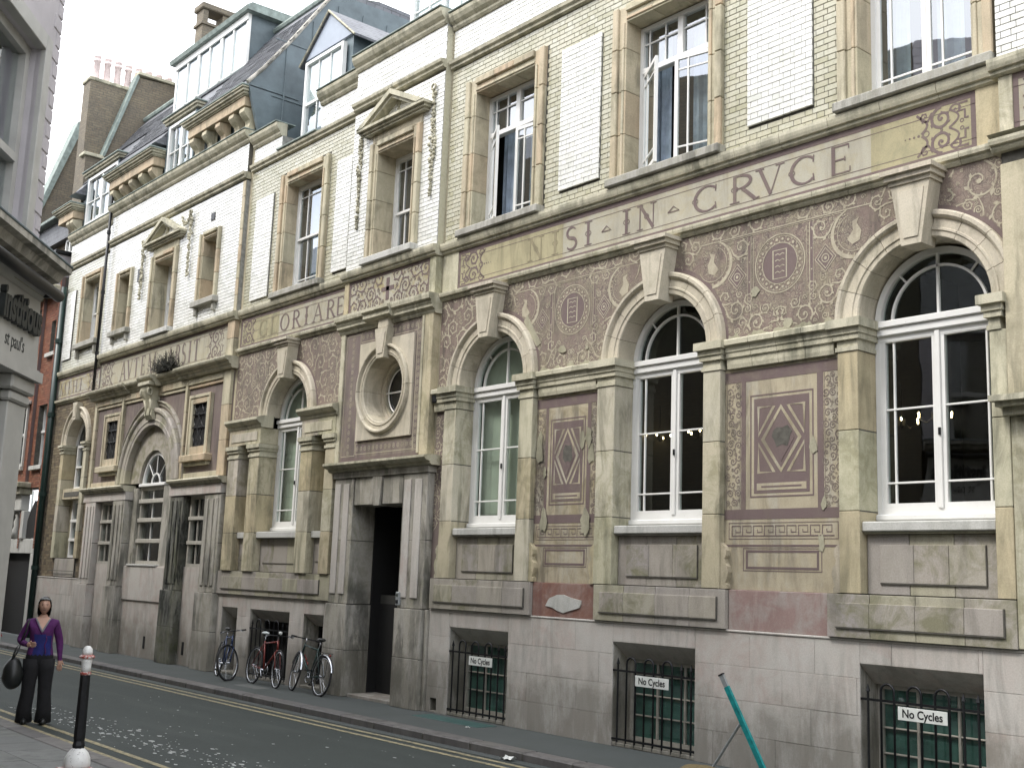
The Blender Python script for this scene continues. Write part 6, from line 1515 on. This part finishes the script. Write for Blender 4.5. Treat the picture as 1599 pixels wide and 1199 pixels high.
# opposite row, outside the frame: shades the street and shows in the glass
def opposite():
    O = thing('opposite_block', 'plain brick block with slate roof across the street, behind the camera', 'building', (6, -8, 0))
    box(O, 'brick_wall', 'stock_wall', -6, 40, -18, -7.5, 0, 11.2); b = MB(); b.prism([(-7.3, 11.2), (-12.5, 15.5), (-18, 11.2)], 'x', -6, 40); b.build('slate_roof', 'slate', O)
    for x in (-4, 9, 22): c = box(O, 'chimney', 'stock_wall', x, x+1.8, -13, -12, 14, 18); [box(c, 'chimney_pot', 'pot', x+.15+i*.42, x+.4+i*.42, -12.7, -12.4, 18.01, 18.6, .03) for i in range(4)]
    for x in range(-5, 38, 3):
        for z in (1.2, 4.6, 8.0): w = box(O, 'window', 'glass', x, x+1.2, -7.48, -7.42, z, z+1.9); box(w, 'window_frame', 'white', x-.06, x-.002, -7.49, -7.38, z, z+1.9); box(w, 'window_frame', 'white', x+1.202, x+1.26, -7.49, -7.38, z, z+1.9); box(w, 'meeting_rail', 'white', x, x+1.2, -7.415, -7.38, z+.9, z+.98)
    O = thing('rear_terrace', 'rendered terrace beyond the corner shop, hidden from this view', 'building', (-40, 1, 0))
    box(O, 'brick_wall', 'stock_wall', -60, -22, -8, 3.2, 0, 12.5); b = MB(); b.prism([(3.4, 12.5), (-2, 16.5), (-8, 12.5)], 'x', -60, -22); b.build('slate_roof', 'slate', O)
    O = thing('side_block', 'rendered block on the opposite corner, right of the camera', 'building', (20, 0, 0))
    box(O, 'brick_wall', 'stock_wall', 12, 30, -2.5, 2.5, 0, 9); 
    O = thing('next_block', 'stone block continuing the street to the right, outside the view', 'building', (6, 13, 0)); box(O, 'stone_wall', 'apron', -2.38, 30, YF-.1, 20, 0, 12.4)
opposite()
# ================================================================== STREET THINGS
def chandelier(x, y, z, lab):
    C = thing('chandelier', lab, 'chandelier', (x, y, z), group='lit chandeliers inside the ground floor rooms')
    b = MB(); b.lathe([(.01, .5), (.012, .1), (.05, .05), (.04, -.03), (.01, -.06)], (x, y, z), 8); b.build('stem', 'iron', C)
    for i in range(6):
        a = 2*pi*i/6; b = MB(); b.tube([(x+.03*cos(a), y+.03*sin(a), z), (x+.12*cos(a), y+.12*sin(a), z-.06), (x+.22*cos(a), y+.22*sin(a), z+.0)], .005, 5); r = b.build('arm', 'iron', C)
        b = MB(); b.lathe([(.004, 0), (.012, .014), (.010, .032), (.003, .045)], (x+.22*cos(a), y+.22*sin(a), z+.005), 8); b.build('bulb', 'bulb', r, smooth=True)
chandelier(-7.85, 13.0, 4.22, 'lit chandelier seen through the left half of the rightmost arched window'); chandelier(-11.95, 13.0, 4.32, 'lit chandelier seen through the left half of the middle arched window')
chandelier(-11.1, 13.0, 4.32, 'lit chandelier seen through the right half of the middle arched window'); chandelier(-7.45, 13.1, 4.28, 'second lit chandelier behind the rightmost arched window, nearer its meeting stile')
def bollard():
    x, y, z = -11.55, 4.36, -.07; C = thing('bollard', 'black iron bollard with chipped white and red painted top and domed white foot', 'bollard', (x, y, z))
    b = MB(); s = 1.0
    b.lathe([(.055, .40), (.062, .43), (.052, .47), (.058, .50), (.050, 1.09), (.043, 1.11)], (x, y, z), 8); b.build('shaft', 'iron', C)
    b = MB(); b.lathe([(.046, 1.09), (.053, 1.10), (.053, 1.112), (.046, 1.12)], (x, y, z), 16); b.build('red_ring', 'chipred', C, smooth=False)
    b = MB(); b.lathe([(.044, 1.12), (.046, 1.17), (.048, 1.21), (.054, 1.245)], (x, y, z), 16); b.build('white_neck', 'bollwhite', C, smooth=True)
    b = MB(); b.lathe([(.055, 1.245), (.072, 1.256), (.074, 1.268), (.055, 1.285)], (x, y, z), 16); b.build('red_collar', 'chipred', C)
    b = MB(); b.lathe([(.046, 1.285), (.050, 1.31), (.044, 1.34), (.028, 1.362), (.010, 1.37)], (x, y, z), 16); b.build('white_cap', 'bollwhite', C, smooth=True)
    b = MB(); b.lathe([(.118, .215), (.125, .25), (.118, .31), (.095, .36), (.068, .39), (.05, .405)], (x, y, z), 20); b.build('white_dome', 'bollwhite', C, smooth=True)
    c = box(C, 'square_foot', 'bollwhite', x-.14, x+.14, y-.14, y+.14, z-.05, z+.175, .02); box(C, 'red_band', 'chipred', x-.15, x+.15, y-.15, y+.15, z+.176, z+.214, .008)
bollard()
def sign_stand():
    C = thing('sign_stand', 'teal painted metal sign stand leaning by the wall on a grey strut', 'sign stand', (-8.6, 10.6, 0))
    a = Vector((-8.60, 10.42, 1.145)); b_ = Vector((-8.02, 10.55, .03)); 
    def rectbar(p, q, w, t, nm, m, sub=None):
        d = (q-p).normalized(); s = d.cross(Vector((0, 1, 0))).normalized(); u = d.cross(s); B_ = MB(); vs = []
        for e in (p, q):
            for i, j in ((-1, -1), (1, -1), (1, 1), (-1, 1)): vs.append(e+s*w/2*i+u*t/2*j)
        B_.add(vs, [(0, 1, 2, 3), (7, 6, 5, 4), (0, 4, 5, 1), (1, 5, 6, 2), (2, 6, 7, 3), (3, 7, 4, 0)]); return B_.build(nm, m, sub or C)
    rectbar(a.lerp(b_, .12), b_, .062, .035, 'teal_bar', 'teal'); rectbar(a.lerp(b_, .012), a.lerp(b_, .118), .058, .030, 'pale_tip', 'plastic'); rectbar(a, a.lerp(b_, .012), .066, .04, 'end_cap', 'iron')
    b = MB(); b.tube([a.lerp(b_, .42)+Vector((0, .03, 0)), Vector((-8.93, 10.62, .01))], .016, 8); b.build('strut', 'plastic', C)
    b = MB(); b.tube([Vector((-8.72, 10.5, .02)), Vector((-8.45, 10.5, .10)), a.lerp(b_, .90)], .012, 6); b.build('brace', 'iron', C)
    S = thing('sandbag', 'brown hessian sandbag at the foot of the teal sign stand', 'sandbag', (-8.75, 10.25, 0))
    b = MB(); bm = bmesh.new(); bmesh.ops.create_icosphere(bm, subdivisions=3, radius=1, matrix=Matrix.Diagonal((.30, .2, .085, 1))); r = random.Random(2)
    for v in bm.verts: v.co *= 1+.05*sin(v.co.x*25)+.04*sin(v.co.y*31+1); v.co.z = max(v.co.z, -.07)
    me = bpy.data.meshes.new('sack'); bm.to_mesh(me); bm.free(); me.materials.append(M['sand']); me.polygons.foreach_set('use_smooth', [True]*len(me.polygons))
    put('sack', me, S, (-8.72, 10.25, .072)); b = MB(); b.tube([(-8.42, 10.25, .09), (-8.36, 10.24, .12), (-8.30, 10.26, .10)], [.03, .015, .03], 8); b.build('tied_neck', 'sand', S, smooth=True)
sign_stand()
def road_sign():
    C = thing('road_sign', 'red edged triangular warning sign poking in at the left edge', 'sign', (-17.6, 5.0, 0))
    v = Vector((-.975, .22, 0)); base = Vector((-20.75, 6.05, 1.02)); right = Vector((.25, .97, 0)); 
    def tri(r, off, nm, m, par=None):
        n = Vector((.97, -.25, 0)); b = MB(); vs = []
        for e in (off, off+.008):
            for k in range(3): a = pi/2+2*pi*k/3; vs.append(base+right*(r*cos(a))+Vector((0, 0, r*sin(a)))+n*e)
        b.add(vs, [(0, 1, 2), (5, 4, 3), (0, 3, 4, 1), (1, 4, 5, 2), (2, 5, 3, 0)]); return b.build(nm, m, par or C)
    tri(.34, 0, 'red_triangle', 'signred'); tri(.24, .009, 'white_triangle', 'sign')
    b = MB(); p = base-Vector((.97, -.25, 0))*.03; b.tube([(p.x, p.y, -.03), (p.x, p.y, 1.3)], .02, 8); b.build('post', 'plastic', C)
road_sign()
def weed():
    C = MB(); r = random.Random(6)
    for i in range(300):
        a = r.uniform(0, pi); l = r.uniform(.15, .62); o = Vector((-26.0+r.gauss(0, .26), YF-.24+r.uniform(-.06, .1), 6.68)); t = o+Vector((cos(a)*l*.9+r.gauss(0, .05), -r.uniform(0, .18), abs(sin(a))*l*.85+.02))
        C.tube([o, o.lerp(t, .6)+Vector((r.gauss(0, .03), 0, .03)), t], [.006, .005, .002], 3)
        for k in range(3):
            q = o.lerp(t, r.uniform(.4, 1)); s = r.uniform(.012, .03); u = Vector((r.uniform(-1, 1), r.uniform(-.4, .4), r.uniform(-1, 1))).normalized()*s*2; w = Vector((u.z, 0, -u.x))*.4
            C.add([q, q+u*.5+w, q+u, q+u*.5-w], [(0, 1, 2, 3)])
    o = C.build('dry_shrub', 'leaf', None, fixn=False); tag(o, 'dark dead shrub growing on the ledge above the great arch, hiding a letter', 'shrub')
weed()
m = box(None, 'iron_cover', 'cover', -14.9, -13.3, 10.72, 11.1, -.02, .006, .003); tag(m, 'green tinted iron cover let into the pavement below the barred window beside the doorway', 'drain cover')
m = box(None, 'inspection_cover', 'flag', -20.1, -19.2, 10.35, 10.65, -.02, .005, .003); m = tag(m, 'pale rectangular cover let into the pavement left of the bicycles', 'drain cover')
def litter(x, y, z, s, lab):
    b = MB(); r = random.Random(int(x*10)); pts = []
    for i in range(5):
        for j in range(4): pts.append((x+s*(i/4-.5)+r.gauss(0, s*.05), y+s*.5*(j/3-.5), z+abs(r.gauss(0, s*.14))+.003))
    b.add(pts, [(i*4+j, i*4+j+1, (i+1)*4+j+1, (i+1)*4+j) for i in range(4) for j in range(3)]); o = b.build('litter', 'sign', None, fixn=False); tag(o, lab, 'litter')
litter(-11.3, 9.62, -.098, .22, 'crumpled white paper in the gutter beside the yellow lines'); litter(-13.35, 10.6, .0, .07, 'tiny white scrap on the pavement by the iron cover')
# ---- bicycles
def bicycle(lab, loc, rz, fm, mud=False, saddle='leather', steer=0., bars='flat', extra=None, lean=.13, wm='chrome', basket=False):
    C = bpy.data.objects.new('bicycle', None); COL.objects.link(C); C.location = loc; C.rotation_euler = Matrix.Rotation(rz, 3, 'Z').to_euler()
    C.rotation_euler = (Matrix.Rotation(rz, 3, 'Z') @ Matrix.Rotation(-lean, 3, 'X')).to_euler()
    C['label'] = lab; C['category'] = 'bicycle'; C['group'] = 'bicycles leaning on the wall'; POS[C.name] = (0, 0, 0)
    R = .335; wb = 1.04; bb = Vector((.44, 0, .28)); rear = Vector((0, 0, R)); front = Vector((wb, 0, R)); seat = Vector((.28, 0, .80)); headt = Vector((.83, 0, .84)); headb = Vector((.88, 0, .68))
    T = lambda nm, m, pts, r, par=C, n=8: (lambda b: (b.tube(pts, r, n), b.build(nm, m, par, smooth=True))[1])(MB())
    piv = headb; st = Matrix.Rotation(steer, 3, (headt-headb).normalized())
    S_ = lambda v: piv+st @ (Vector(v)-piv)
    fr = MB()
    for a, b_, r in ((bb, seat, .016), (seat-Vector((0, 0, .04)), headt-Vector((0, 0, .02)), .016), (bb, headb, .019), (headb, headt, .020)): fr.tube([a, b_], r, 8)
    for s in (-.055, .055):
        o = Vector((0, s, 0)); fr.tube([bb+o*.4, rear+o], .010, 6); fr.tube([seat+o*.3-Vector((0, 0, .05)), rear+o], .008, 6)
    f = fr.build('frame', fm, C, smooth=True)
    fk = MB(); fk.tube([S_(headb), S_(headb+Vector((.01, 0, -.06)))], .018, 8)
    for s in (-.05, .05): fk.tube([S_(headb+Vector((.01, s, -.05))), S_(Vector((.96, s, .50))), S_(front+Vector((0, s, 0)))], .011, 6)
    fk.build('fork', fm, C, smooth=True)
    for cn, rot in ((rear, None), (front, st)):
        g = (lambda v: Vector(v)) if rot is None else S_
        b = MB(); b.tube([g(cn+Vector((R*cos(a), 0, R*sin(a)))) for a in [2*pi*i/40 for i in range(40)]], .018, 8, True); w = b.build('wheel', 'tyre', C, smooth=True)
        b = MB(); b.tube([g(cn+Vector(((R-.026)*cos(a), 0, (R-.026)*sin(a)))) for a in [2*pi*i/40 for i in range(40)]], .010, 6, True); b.build('rim', wm, w, smooth=True)
        b = MB()
        for i in range(28):
            a = 2*pi*i/28; s = .03 if i % 2 else -.03; b.tube([g(cn+Vector((.015*cos(a+1.2), s, .015*sin(a+1.2)))), g(cn+Vector(((R-.03)*cos(a), 0, (R-.03)*sin(a))))], .0014, 3, caps=False)
        b.build('spokes', wm, w); b = MB(); b.tube([g(cn+Vector((0, -.05, 0))), g(cn+Vector((0, .05, 0)))], .018, 10); b.build('hub', 'chrome', w, smooth=True)
        if mud:
            b = MB(); a0, a1 = (.2, 2.9) if rot is None else (.35, 3.0); n = 16; vs = []
            for i in range(n+1):
                a = a0+(a1-a0)*i/n
                for s, q in ((-.03, 0), (-.02, .014), (.02, .014), (.03, 0)): vs.append(g(cn+Vector(((R+.028+q)*cos(a), s, (R+.028+q)*sin(a)))))
            b.add(vs, [(i*4+j, i*4+j+1, i*4+j+5, i*4+j+4) for i in range(n) for j in range(3)]); b.build('mudguard', 'chrome', C, smooth=True, fixn=False)
    T('seat_post', 'chrome', [seat, seat+Vector((-.03, 0, .12))], .013)
    bm = bmesh.new(); bmesh.ops.create_uvsphere(bm, u_segments=14, v_segments=8, radius=1)
    for v in bm.verts: k = .5+.5*v.co.x; v.co = Vector((v.co.x*.135, v.co.y*(.085-.06*k), v.co.z*.035))
    me = bpy.data.meshes.new('saddle'); bm.to_mesh(me); bm.free(); me.materials.append(M[saddle]); me.polygons.foreach_set('use_smooth', [True]*len(me.polygons)); put('saddle', me, C, tuple(seat+Vector((-.02, 0, .145))))
    top = S_(headt+Vector((-.02, 0, .09))); fw = st @ Vector((1, 0, 0)); sd = st @ Vector((0, 1, 0))
    T('stem', 'chrome', [S_(headt), top, top+fw*.06], .012); c = top+fw*.06
    hb = T('handlebar', 'iron', [c-sd*.29-fw*.06, c-sd*.12, c+sd*.12, c+sd*.29-fw*.06], .011)
    for s in (-1, 1):
        e = c+sd*.29*s-fw*.06; T('grip', 'tyre', [e-sd*s*.10+fw*.02, e], .016, hb); T('brake_lever', 'chrome', [e-sd*s*.11+fw*.05, e-sd*s*.02+fw*.05-Vector((0, 0, .03))], .005, hb)
    b = MB(); b.tube([bb+Vector((.085*cos(a), .045, .085*sin(a))) for a in [2*pi*i/20 for i in range(20)]], .006, 5, True); b.tube([bb-Vector((0, .06, 0)), bb+Vector((0, .06, 0))], .02, 8); ch = b.build('crankset', 'chrome', C, smooth=True)
    for s, a in ((-1, radians(-50)), (1, radians(130))):
        p = bb+Vector((0, .06*s, 0)); q = p+Vector((.165*cos(a), .01*s, .165*sin(a))); T('crank', 'chrome', [p, q], .009, ch); box(ch, 'pedal', 'tyre', q.x-.045, q.x+.045, q.y+(0 if s > 0 else -.09), q.y+(.09 if s > 0 else 0), q.z-.012, q.z+.012, .004)
    b = MB(); b.tube([rear+Vector((-.04, .045, 0)), rear+Vector((0, .045, .04)), bb+Vector((0, .045, .085)), bb+Vector((.085, .045, 0)), bb+Vector((0, .045, -.085)), rear+Vector((0, .045, -.04))], .004, 4, True); b.build('chain', 'iron', C)
    if mud:
        b = MB()
        for s in (-.06, .06): b.tube([(-.16, s, .735), (.22, s, .735)], .006, 5); b.tube([(-.02, s, .735), (0, s, R)], .005, 5)
        for x in (-.14, 0, .14): b.tube([(x, -.06, .735), (x, .06, .735)], .005, 5)
        b.build('rear_rack', 'iron', C); T('rear_lamp', 'signred', [(-.17, 0, .70), (-.19, 0, .70)], .022)
    if extra == 'lock':
        for k in (0, 1): T('red_lock', 'signred', [headb.lerp(bb, .2+k*.18)+Vector((.03*sin(i*1.1), -.03+.02*cos(i), .05-.02*i)) for i in range(6)], .012)
    if extra == 'lamp':
        b = MB(); b.lathe([(.005, -.03), (.03, -.02), (.035, .02), (.02, .03)], tuple(c+fw*.04+Vector((0, 0, .05))), 10); b.build('front_lamp', 'sign', C, smooth=True)
    return C
bicycle('blue bicycle leaning in the corner beside the first dark opening, front wheel turned out', (-21.85, 10.88, 0), radians(-16), 'bikeblue', steer=radians(-48), wm='chrome')
bicycle('red bicycle with pale covered saddle in front of the wide dark opening', (-20.28, 10.82, 0), radians(-4), 'bikered', saddle='seatwhite', steer=radians(-9), extra='lamp')
bicycle('dark bicycle with shiny mudguards, rear rack and red lock, nearest the doorway', (-17.78, 10.79, 0), radians(180-4), 'bikesilver', mud=True, steer=radians(-14), extra='lock', lean=-.13)
# ---- the woman
def person():
    px, py = -16.76, 5.66; hd = atan2(-py+.2, -px)         # faces the camera
    C = thing('person', 'woman in a purple cardigan, blue top and black trousers walking along the near kerb', 'person', (px, py, -.10), hd-pi/2+pi)
    # local frame: +x to her left, -y forward
    H = 1.63
    J = {'pel': (0, 0, .88, .165, .130), 'waist': (0, 0, 1.02, .152, .118), 'chest': (0, -.02, 1.19, .165, .130), 'upch': (0, 0, 1.30, .130, .095), 'neck0': (0, .01, 1.385, .056, .055), 'neck1': (0, -.005, 1.44, .052, .052),
         'hipL': (.09, 0, .82, .105, .11), 'hipR': (-.09, 0, .82, .105, .11), 'kneeL': (.105, -.03, .47, .072, .074), 'kneeR': (-.115, .01, .47, .072, .074), 'shinL': (.12, -.01, .26, .072, .072), 'shinR': (-.13, .03, .26, .072, .072), 'anL': (.115, .0, .07, .07, .075), 'anR': (-.12, .05, .07, .07, .075),
         'shL': (.165, .0, 1.315, .058, .058), 'shR': (-.165, .0, 1.315, .058, .058), 'elL': (.235, .02, 1.06, .054, .054), 'elR': (-.265, .03, 1.07, .056, .056), 'wrL': (.255, -.03, .84, .030, .030), 'wrR': (-.16, -.20, 1.03, .030, .030)}
    E = [('pel', 'waist'), ('waist', 'chest'), ('chest', 'upch'), ('upch', 'neck0'), ('neck0', 'neck1'), ('pel', 'hipL'), ('pel', 'hipR'), ('hipL', 'kneeL'), ('hipR', 'kneeR'), ('kneeL', 'shinL'), ('kneeR', 'shinR'), ('shinL', 'anL'), ('shinR', 'anR'), ('upch', 'shL'), ('upch', 'shR'), ('shL', 'elL'), ('shR', 'elR'), ('elL', 'wrL'), ('elR', 'wrR')]
    # hands: palm and fingers as further chains
    def hand(w, d, side, n):
        w = Vector(w); d = Vector(d).normalized(); s = d.cross(Vector((0, -1, 0))).normalized() if abs(d.y) < .9 else Vector((0, 0, 1)); u = d.cross(s)
        J[n+'p'] = (*(w+d*.05), .030, .022); E.append((('wr'+n), n+'p'))
        for i, (o, l) in enumerate(((-.027, .062), (-.009, .072), (.009, .068), (.026, .054))):
            a = w+d*.085+s*o; b = a+d*l*.55+u*.008; c = b+d*l*.42+u*.018
            J[f'{n}a{i}'] = (*a, .010, .010); J[f'{n}b{i}'] = (*b, .0085, .0085); J[f'{n}c{i}'] = (*c, .007, .007); E.extend([(n+'p', f'{n}a{i}'), (f'{n}a{i}', f'{n}b{i}'), (f'{n}b{i}', f'{n}c{i}')])
        a = w+d*.04-s*.035*1; b = a+d*.035-s*.015+u*.012; J[n+'t0'] = (*a, .011, .011); J[n+'t1'] = (*b, .009, .009); E.extend([(n+'p', n+'t0'), (n+'t0', n+'t1')])
    hand(J['wrL'][:3], (.03, -.10, -1), 1, 'L'); hand(J['wrR'][:3], (.5, -.8, .1), -1, 'R')
    names = list(J); idx = {n: i for i, n in enumerate(names)}
    me = bpy.data.meshes.new('body'); me.from_pydata([J[n][:3] for n in names], [(idx[a], idx[b]) for a, b in E], []); o = bpy.data.objects.new('tmp', me); COL.objects.link(o)
    sk = o.modifiers.new('s', 'SKIN'); sk.use_smooth_shade = True
    for i, n in enumerate(names): v = me.skin_vertices[0].data[i]; v.radius = J[n][3:5]; v.use_root = (n == 'pel')
    o.modifiers.new('u', 'SUBSURF').levels = 3; o.modifiers['u'].render_levels = 3
    bpy.context.view_layer.update(); dg = bpy.context.evaluated_depsgraph_get(); mm = bpy.data.meshes.new_from_object(o.evaluated_get(dg)); COL.objects.unlink(o); bpy.data.objects.remove(o)
    # head joined into the same mesh
    bm = bmesh.new(); bm.from_mesh(mm); nb = len(bm.verts)
    r = bmesh.ops.create_uvsphere(bm, u_segments=32, v_segments=24, radius=1)
    hc = Vector((0, -.02, 1.535))
    for v in r['verts']:
        x, y, z = v.co; f = max(0, -y)
        jaw = 1-.28*max(0, -z)**1.5; p = Vector((x*.072*jaw, y*.088*(1-.08*max(0, -z)), z*.108))
        nose = math.exp(-((x/.16)**2+((z+.12)/.20)**2))*f; p.y -= .022*nose
        eye = (math.exp(-(((x-.38)/.16)**2+((z-.10)/.10)**2))+math.exp(-(((x+.38)/.16)**2+((z-.10)/.10)**2)))*f; p.y += .010*eye
        mouth = math.exp(-((x/.25)**2+((z+.46)/.06)**2))*f; p.y -= .005*mouth; chin = math.exp(-((x/.3)**2+((z+.82)/.15)**2))*f; p.y -= .010*chin
        brow = math.exp(-((x/.6)**2+((z-.26)/.07)**2))*f; p.y -= .005*brow
        v.co = p+hc
    bm.to_mesh(mm); bm.free()
    for n in ('purplecloth', 'flesh', 'trouser', 'bluecloth', 'greycloth', 'leather'): mm.materials.append(M[n])
    for p in mm.polygons:
        c = p.center; k = 0
        if c.z > 1.40: k = 1
        elif c.z < .045: k = 5
        elif c.z < .90 and abs(c.x) < .215 and c.y > -.13: k = 2
        if c.y < -.01 and abs(c.x) < .16 and .90 < c.z <= 1.42 and k != 2:
            vdep = 1.20+abs(c.x)*1.9
            if c.z > vdep: k = 1
            elif abs(c.x-.02) < .11 and c.z < 1.16: k = 3
        if k == 0 and .86 < c.z < .90 and abs(c.x) < .16: k = 2
        for w, dd in (('L', 0), ('R', 0)):
            q = Vector(J['wr'+w][:3]); dr = (Vector(J[w+'p'][:3])-q).normalized(); t = (c-q).dot(dr)
            if .015 < t < .22 and ((c-q)-dr*t).length < .062: k = 1
        p.material_index = k; p.use_smooth = True
    link(bpy.data.objects.new('body', mm), 'body', C, (0, 0, 0))
    from mathutils.bvhtree import BVHTree
    bv = BVHTree.FromPolygons([v.co.copy() for v in mm.vertices], [tuple(p.vertices) for p in mm.polygons])
    for w_, dz, m_, r_ in ((.0, .0, 'greycloth', .013), (.012, -.028, 'purplecloth', .010)):
        ln = []
        for i in range(-10, 11):
            x = i/10*(.088+w_); z = 1.20+dz+abs(x)*1.9; h_ = bv.ray_cast(Vector((x, -1, z)), Vector((0, 1, 0)))
            if h_[0] is not None: ln.append(h_[0]+Vector((0, -.004, 0)))
        b = MB(); b.tube(ln, r_, 6); b.build('neckline', m_, C, smooth=True)
    b = MB(); cl = [bv.ray_cast(Vector((.055+.01*sin(i), -1, 1.14-.025*i)), Vector((0, 1, 0)))[0] for i in range(10)]; b.tube([q+Vector((0, -.004, 0)) for q in cl if q], .008, 5); b.build('cardigan_edge', 'purplecloth', C, smooth=True)
    # hair
    bm = bmesh.new(); bmesh.ops.create_uvsphere(bm, u_segments=28, v_segments=20, radius=1)
    dl = []
    for v in bm.verts:
        x, y, z = v.co
        if (y < -.12 and z < .55 and abs(x) < .80) or z < -.95: dl.append(v); continue
        lo = max(0, -z); v.co = Vector((x*(.088+.020*lo), y*(.104-.01*lo)+.010, z*.124-(.07*lo)))+hc+Vector((0, .006, .006)); v.co += Vector((sin(z*19+x*7), cos(z*15+y*8), 0))*.003
    bmesh.ops.delete(bm, geom=dl, context='VERTS'); hm = bpy.data.meshes.new('hair'); bm.to_mesh(hm); bm.free(); hm.materials.append(M['hair']); hm.polygons.foreach_set('use_smooth', [True]*len(hm.polygons)); link(bpy.data.objects.new('hair', hm), 'hair', C, (0, 0, 0))
    T = lambda nm, m, pts, r, par=C, n=8: (lambda b: (b.tube(pts, r, n), b.build(nm, m, par, smooth=True))[1])(MB())
    for s in (-1, 1):
        T('eye', 'hair', [(s*.028, -.094, 1.546), (s*.036, -.090, 1.546)], .005, n=6); T('eyebrow', 'hair', [(s*.014, -.104, 1.566), (s*.045, -.092, 1.566)], .003, n=5); T('ear', 'flesh', [(s*.073, -.005, 1.555), (s*.078, .005, 1.54), (s*.073, .0, 1.515)], .009, n=6)
    T('lips', 'maroon', [(-.022, -.098, 1.487), (0, -.106, 1.486), (.022, -.098, 1.487)], .004, n=5)
    T('sunglasses', 'plastic', [(-.07, -.055, 1.62), (-.03, -.088, 1.632), (.03, -.088, 1.632), (.07, -.055, 1.62)], .010, n=6)
    for s, an in ((1, 'anL'), (-1, 'anR')):
        x, y = J[an][0], J[an][1]; bm = bmesh.new(); bmesh.ops.create_uvsphere(bm, u_segments=14, v_segments=8, radius=1)
        for v in bm.verts: v.co = Vector((v.co.x*.045, v.co.y*.125-.045, max(v.co.z, -.6)*.055+.034))+Vector((x, y, 0))
        sm = bpy.data.meshes.new('shoe'); bm.to_mesh(sm); bm.free(); sm.materials.append(M['leather']); sm.polygons.foreach_set('use_smooth', [True]*len(sm.polygons)); link(bpy.data.objects.new('shoe', sm), 'shoe', C, (0, 0, 0))
    for s, k, a in ((1, 'shinL', 'anL'), (-1, 'shinR', 'anR')):
        q, e = J[k], J[a]; b = MB(); b.tube([(s*.085, .0, .84), (s*.095, -.01, .70), (s*.100, -.02, .52), (s*.103, -.012, .40), (q[0]*.5+e[0]*.5, (q[1]+e[1])/2, .2), (e[0], e[1]+.01, .03)], [.118, .104, .088, .086, .094, .108], 22); b.build('trouser_leg', 'trouser', C, smooth=True)
    # bag
    G = thing('handbag', 'large black handbag hanging from the bent arm of the woman in purple', 'handbag', (px, py, -.10), hd-pi/2+pi)
    bm = bmesh.new(); bmesh.ops.create_icosphere(bm, subdivisions=3, radius=1)
    for v in bm.verts: z = v.co.z; v.co = Vector((v.co.x*.13*(1-.15*z), v.co.y*.17*(1-.2*z), z*.21))+Vector((-.31, -.07, .66)); v.co += Vector((.006*sin(v.co.z*40), .006*sin(v.co.y*50), 0))
    gm = bpy.data.meshes.new('bag_body'); bm.to_mesh(gm); bm.free(); gm.materials.append(M['leather']); gm.polygons.foreach_set('use_smooth', [True]*len(gm.polygons)); link(bpy.data.objects.new('bag_body', gm), 'bag_body', G, (0, 0, 0))
    for yy in (-.13, .0): T('strap', 'leather', [(-.34, yy, .82), (-.30, yy*.6-.03, .98), (-.245, -.03, 1.055), (-.27, yy*.6-.02, .95), (-.345, yy, .80)], .010, G)
    T('strap', 'leather', [(-.17, -.07, 1.36), (-.20, -.075, 1.2), (-.25, -.085, 1.06)], .012, G)
person()
for o_ in ('person', 'handbag'): bpy.data.objects[o_].scale = (1.04, 1.04, 1.04)
SC.render.film_transparent = False
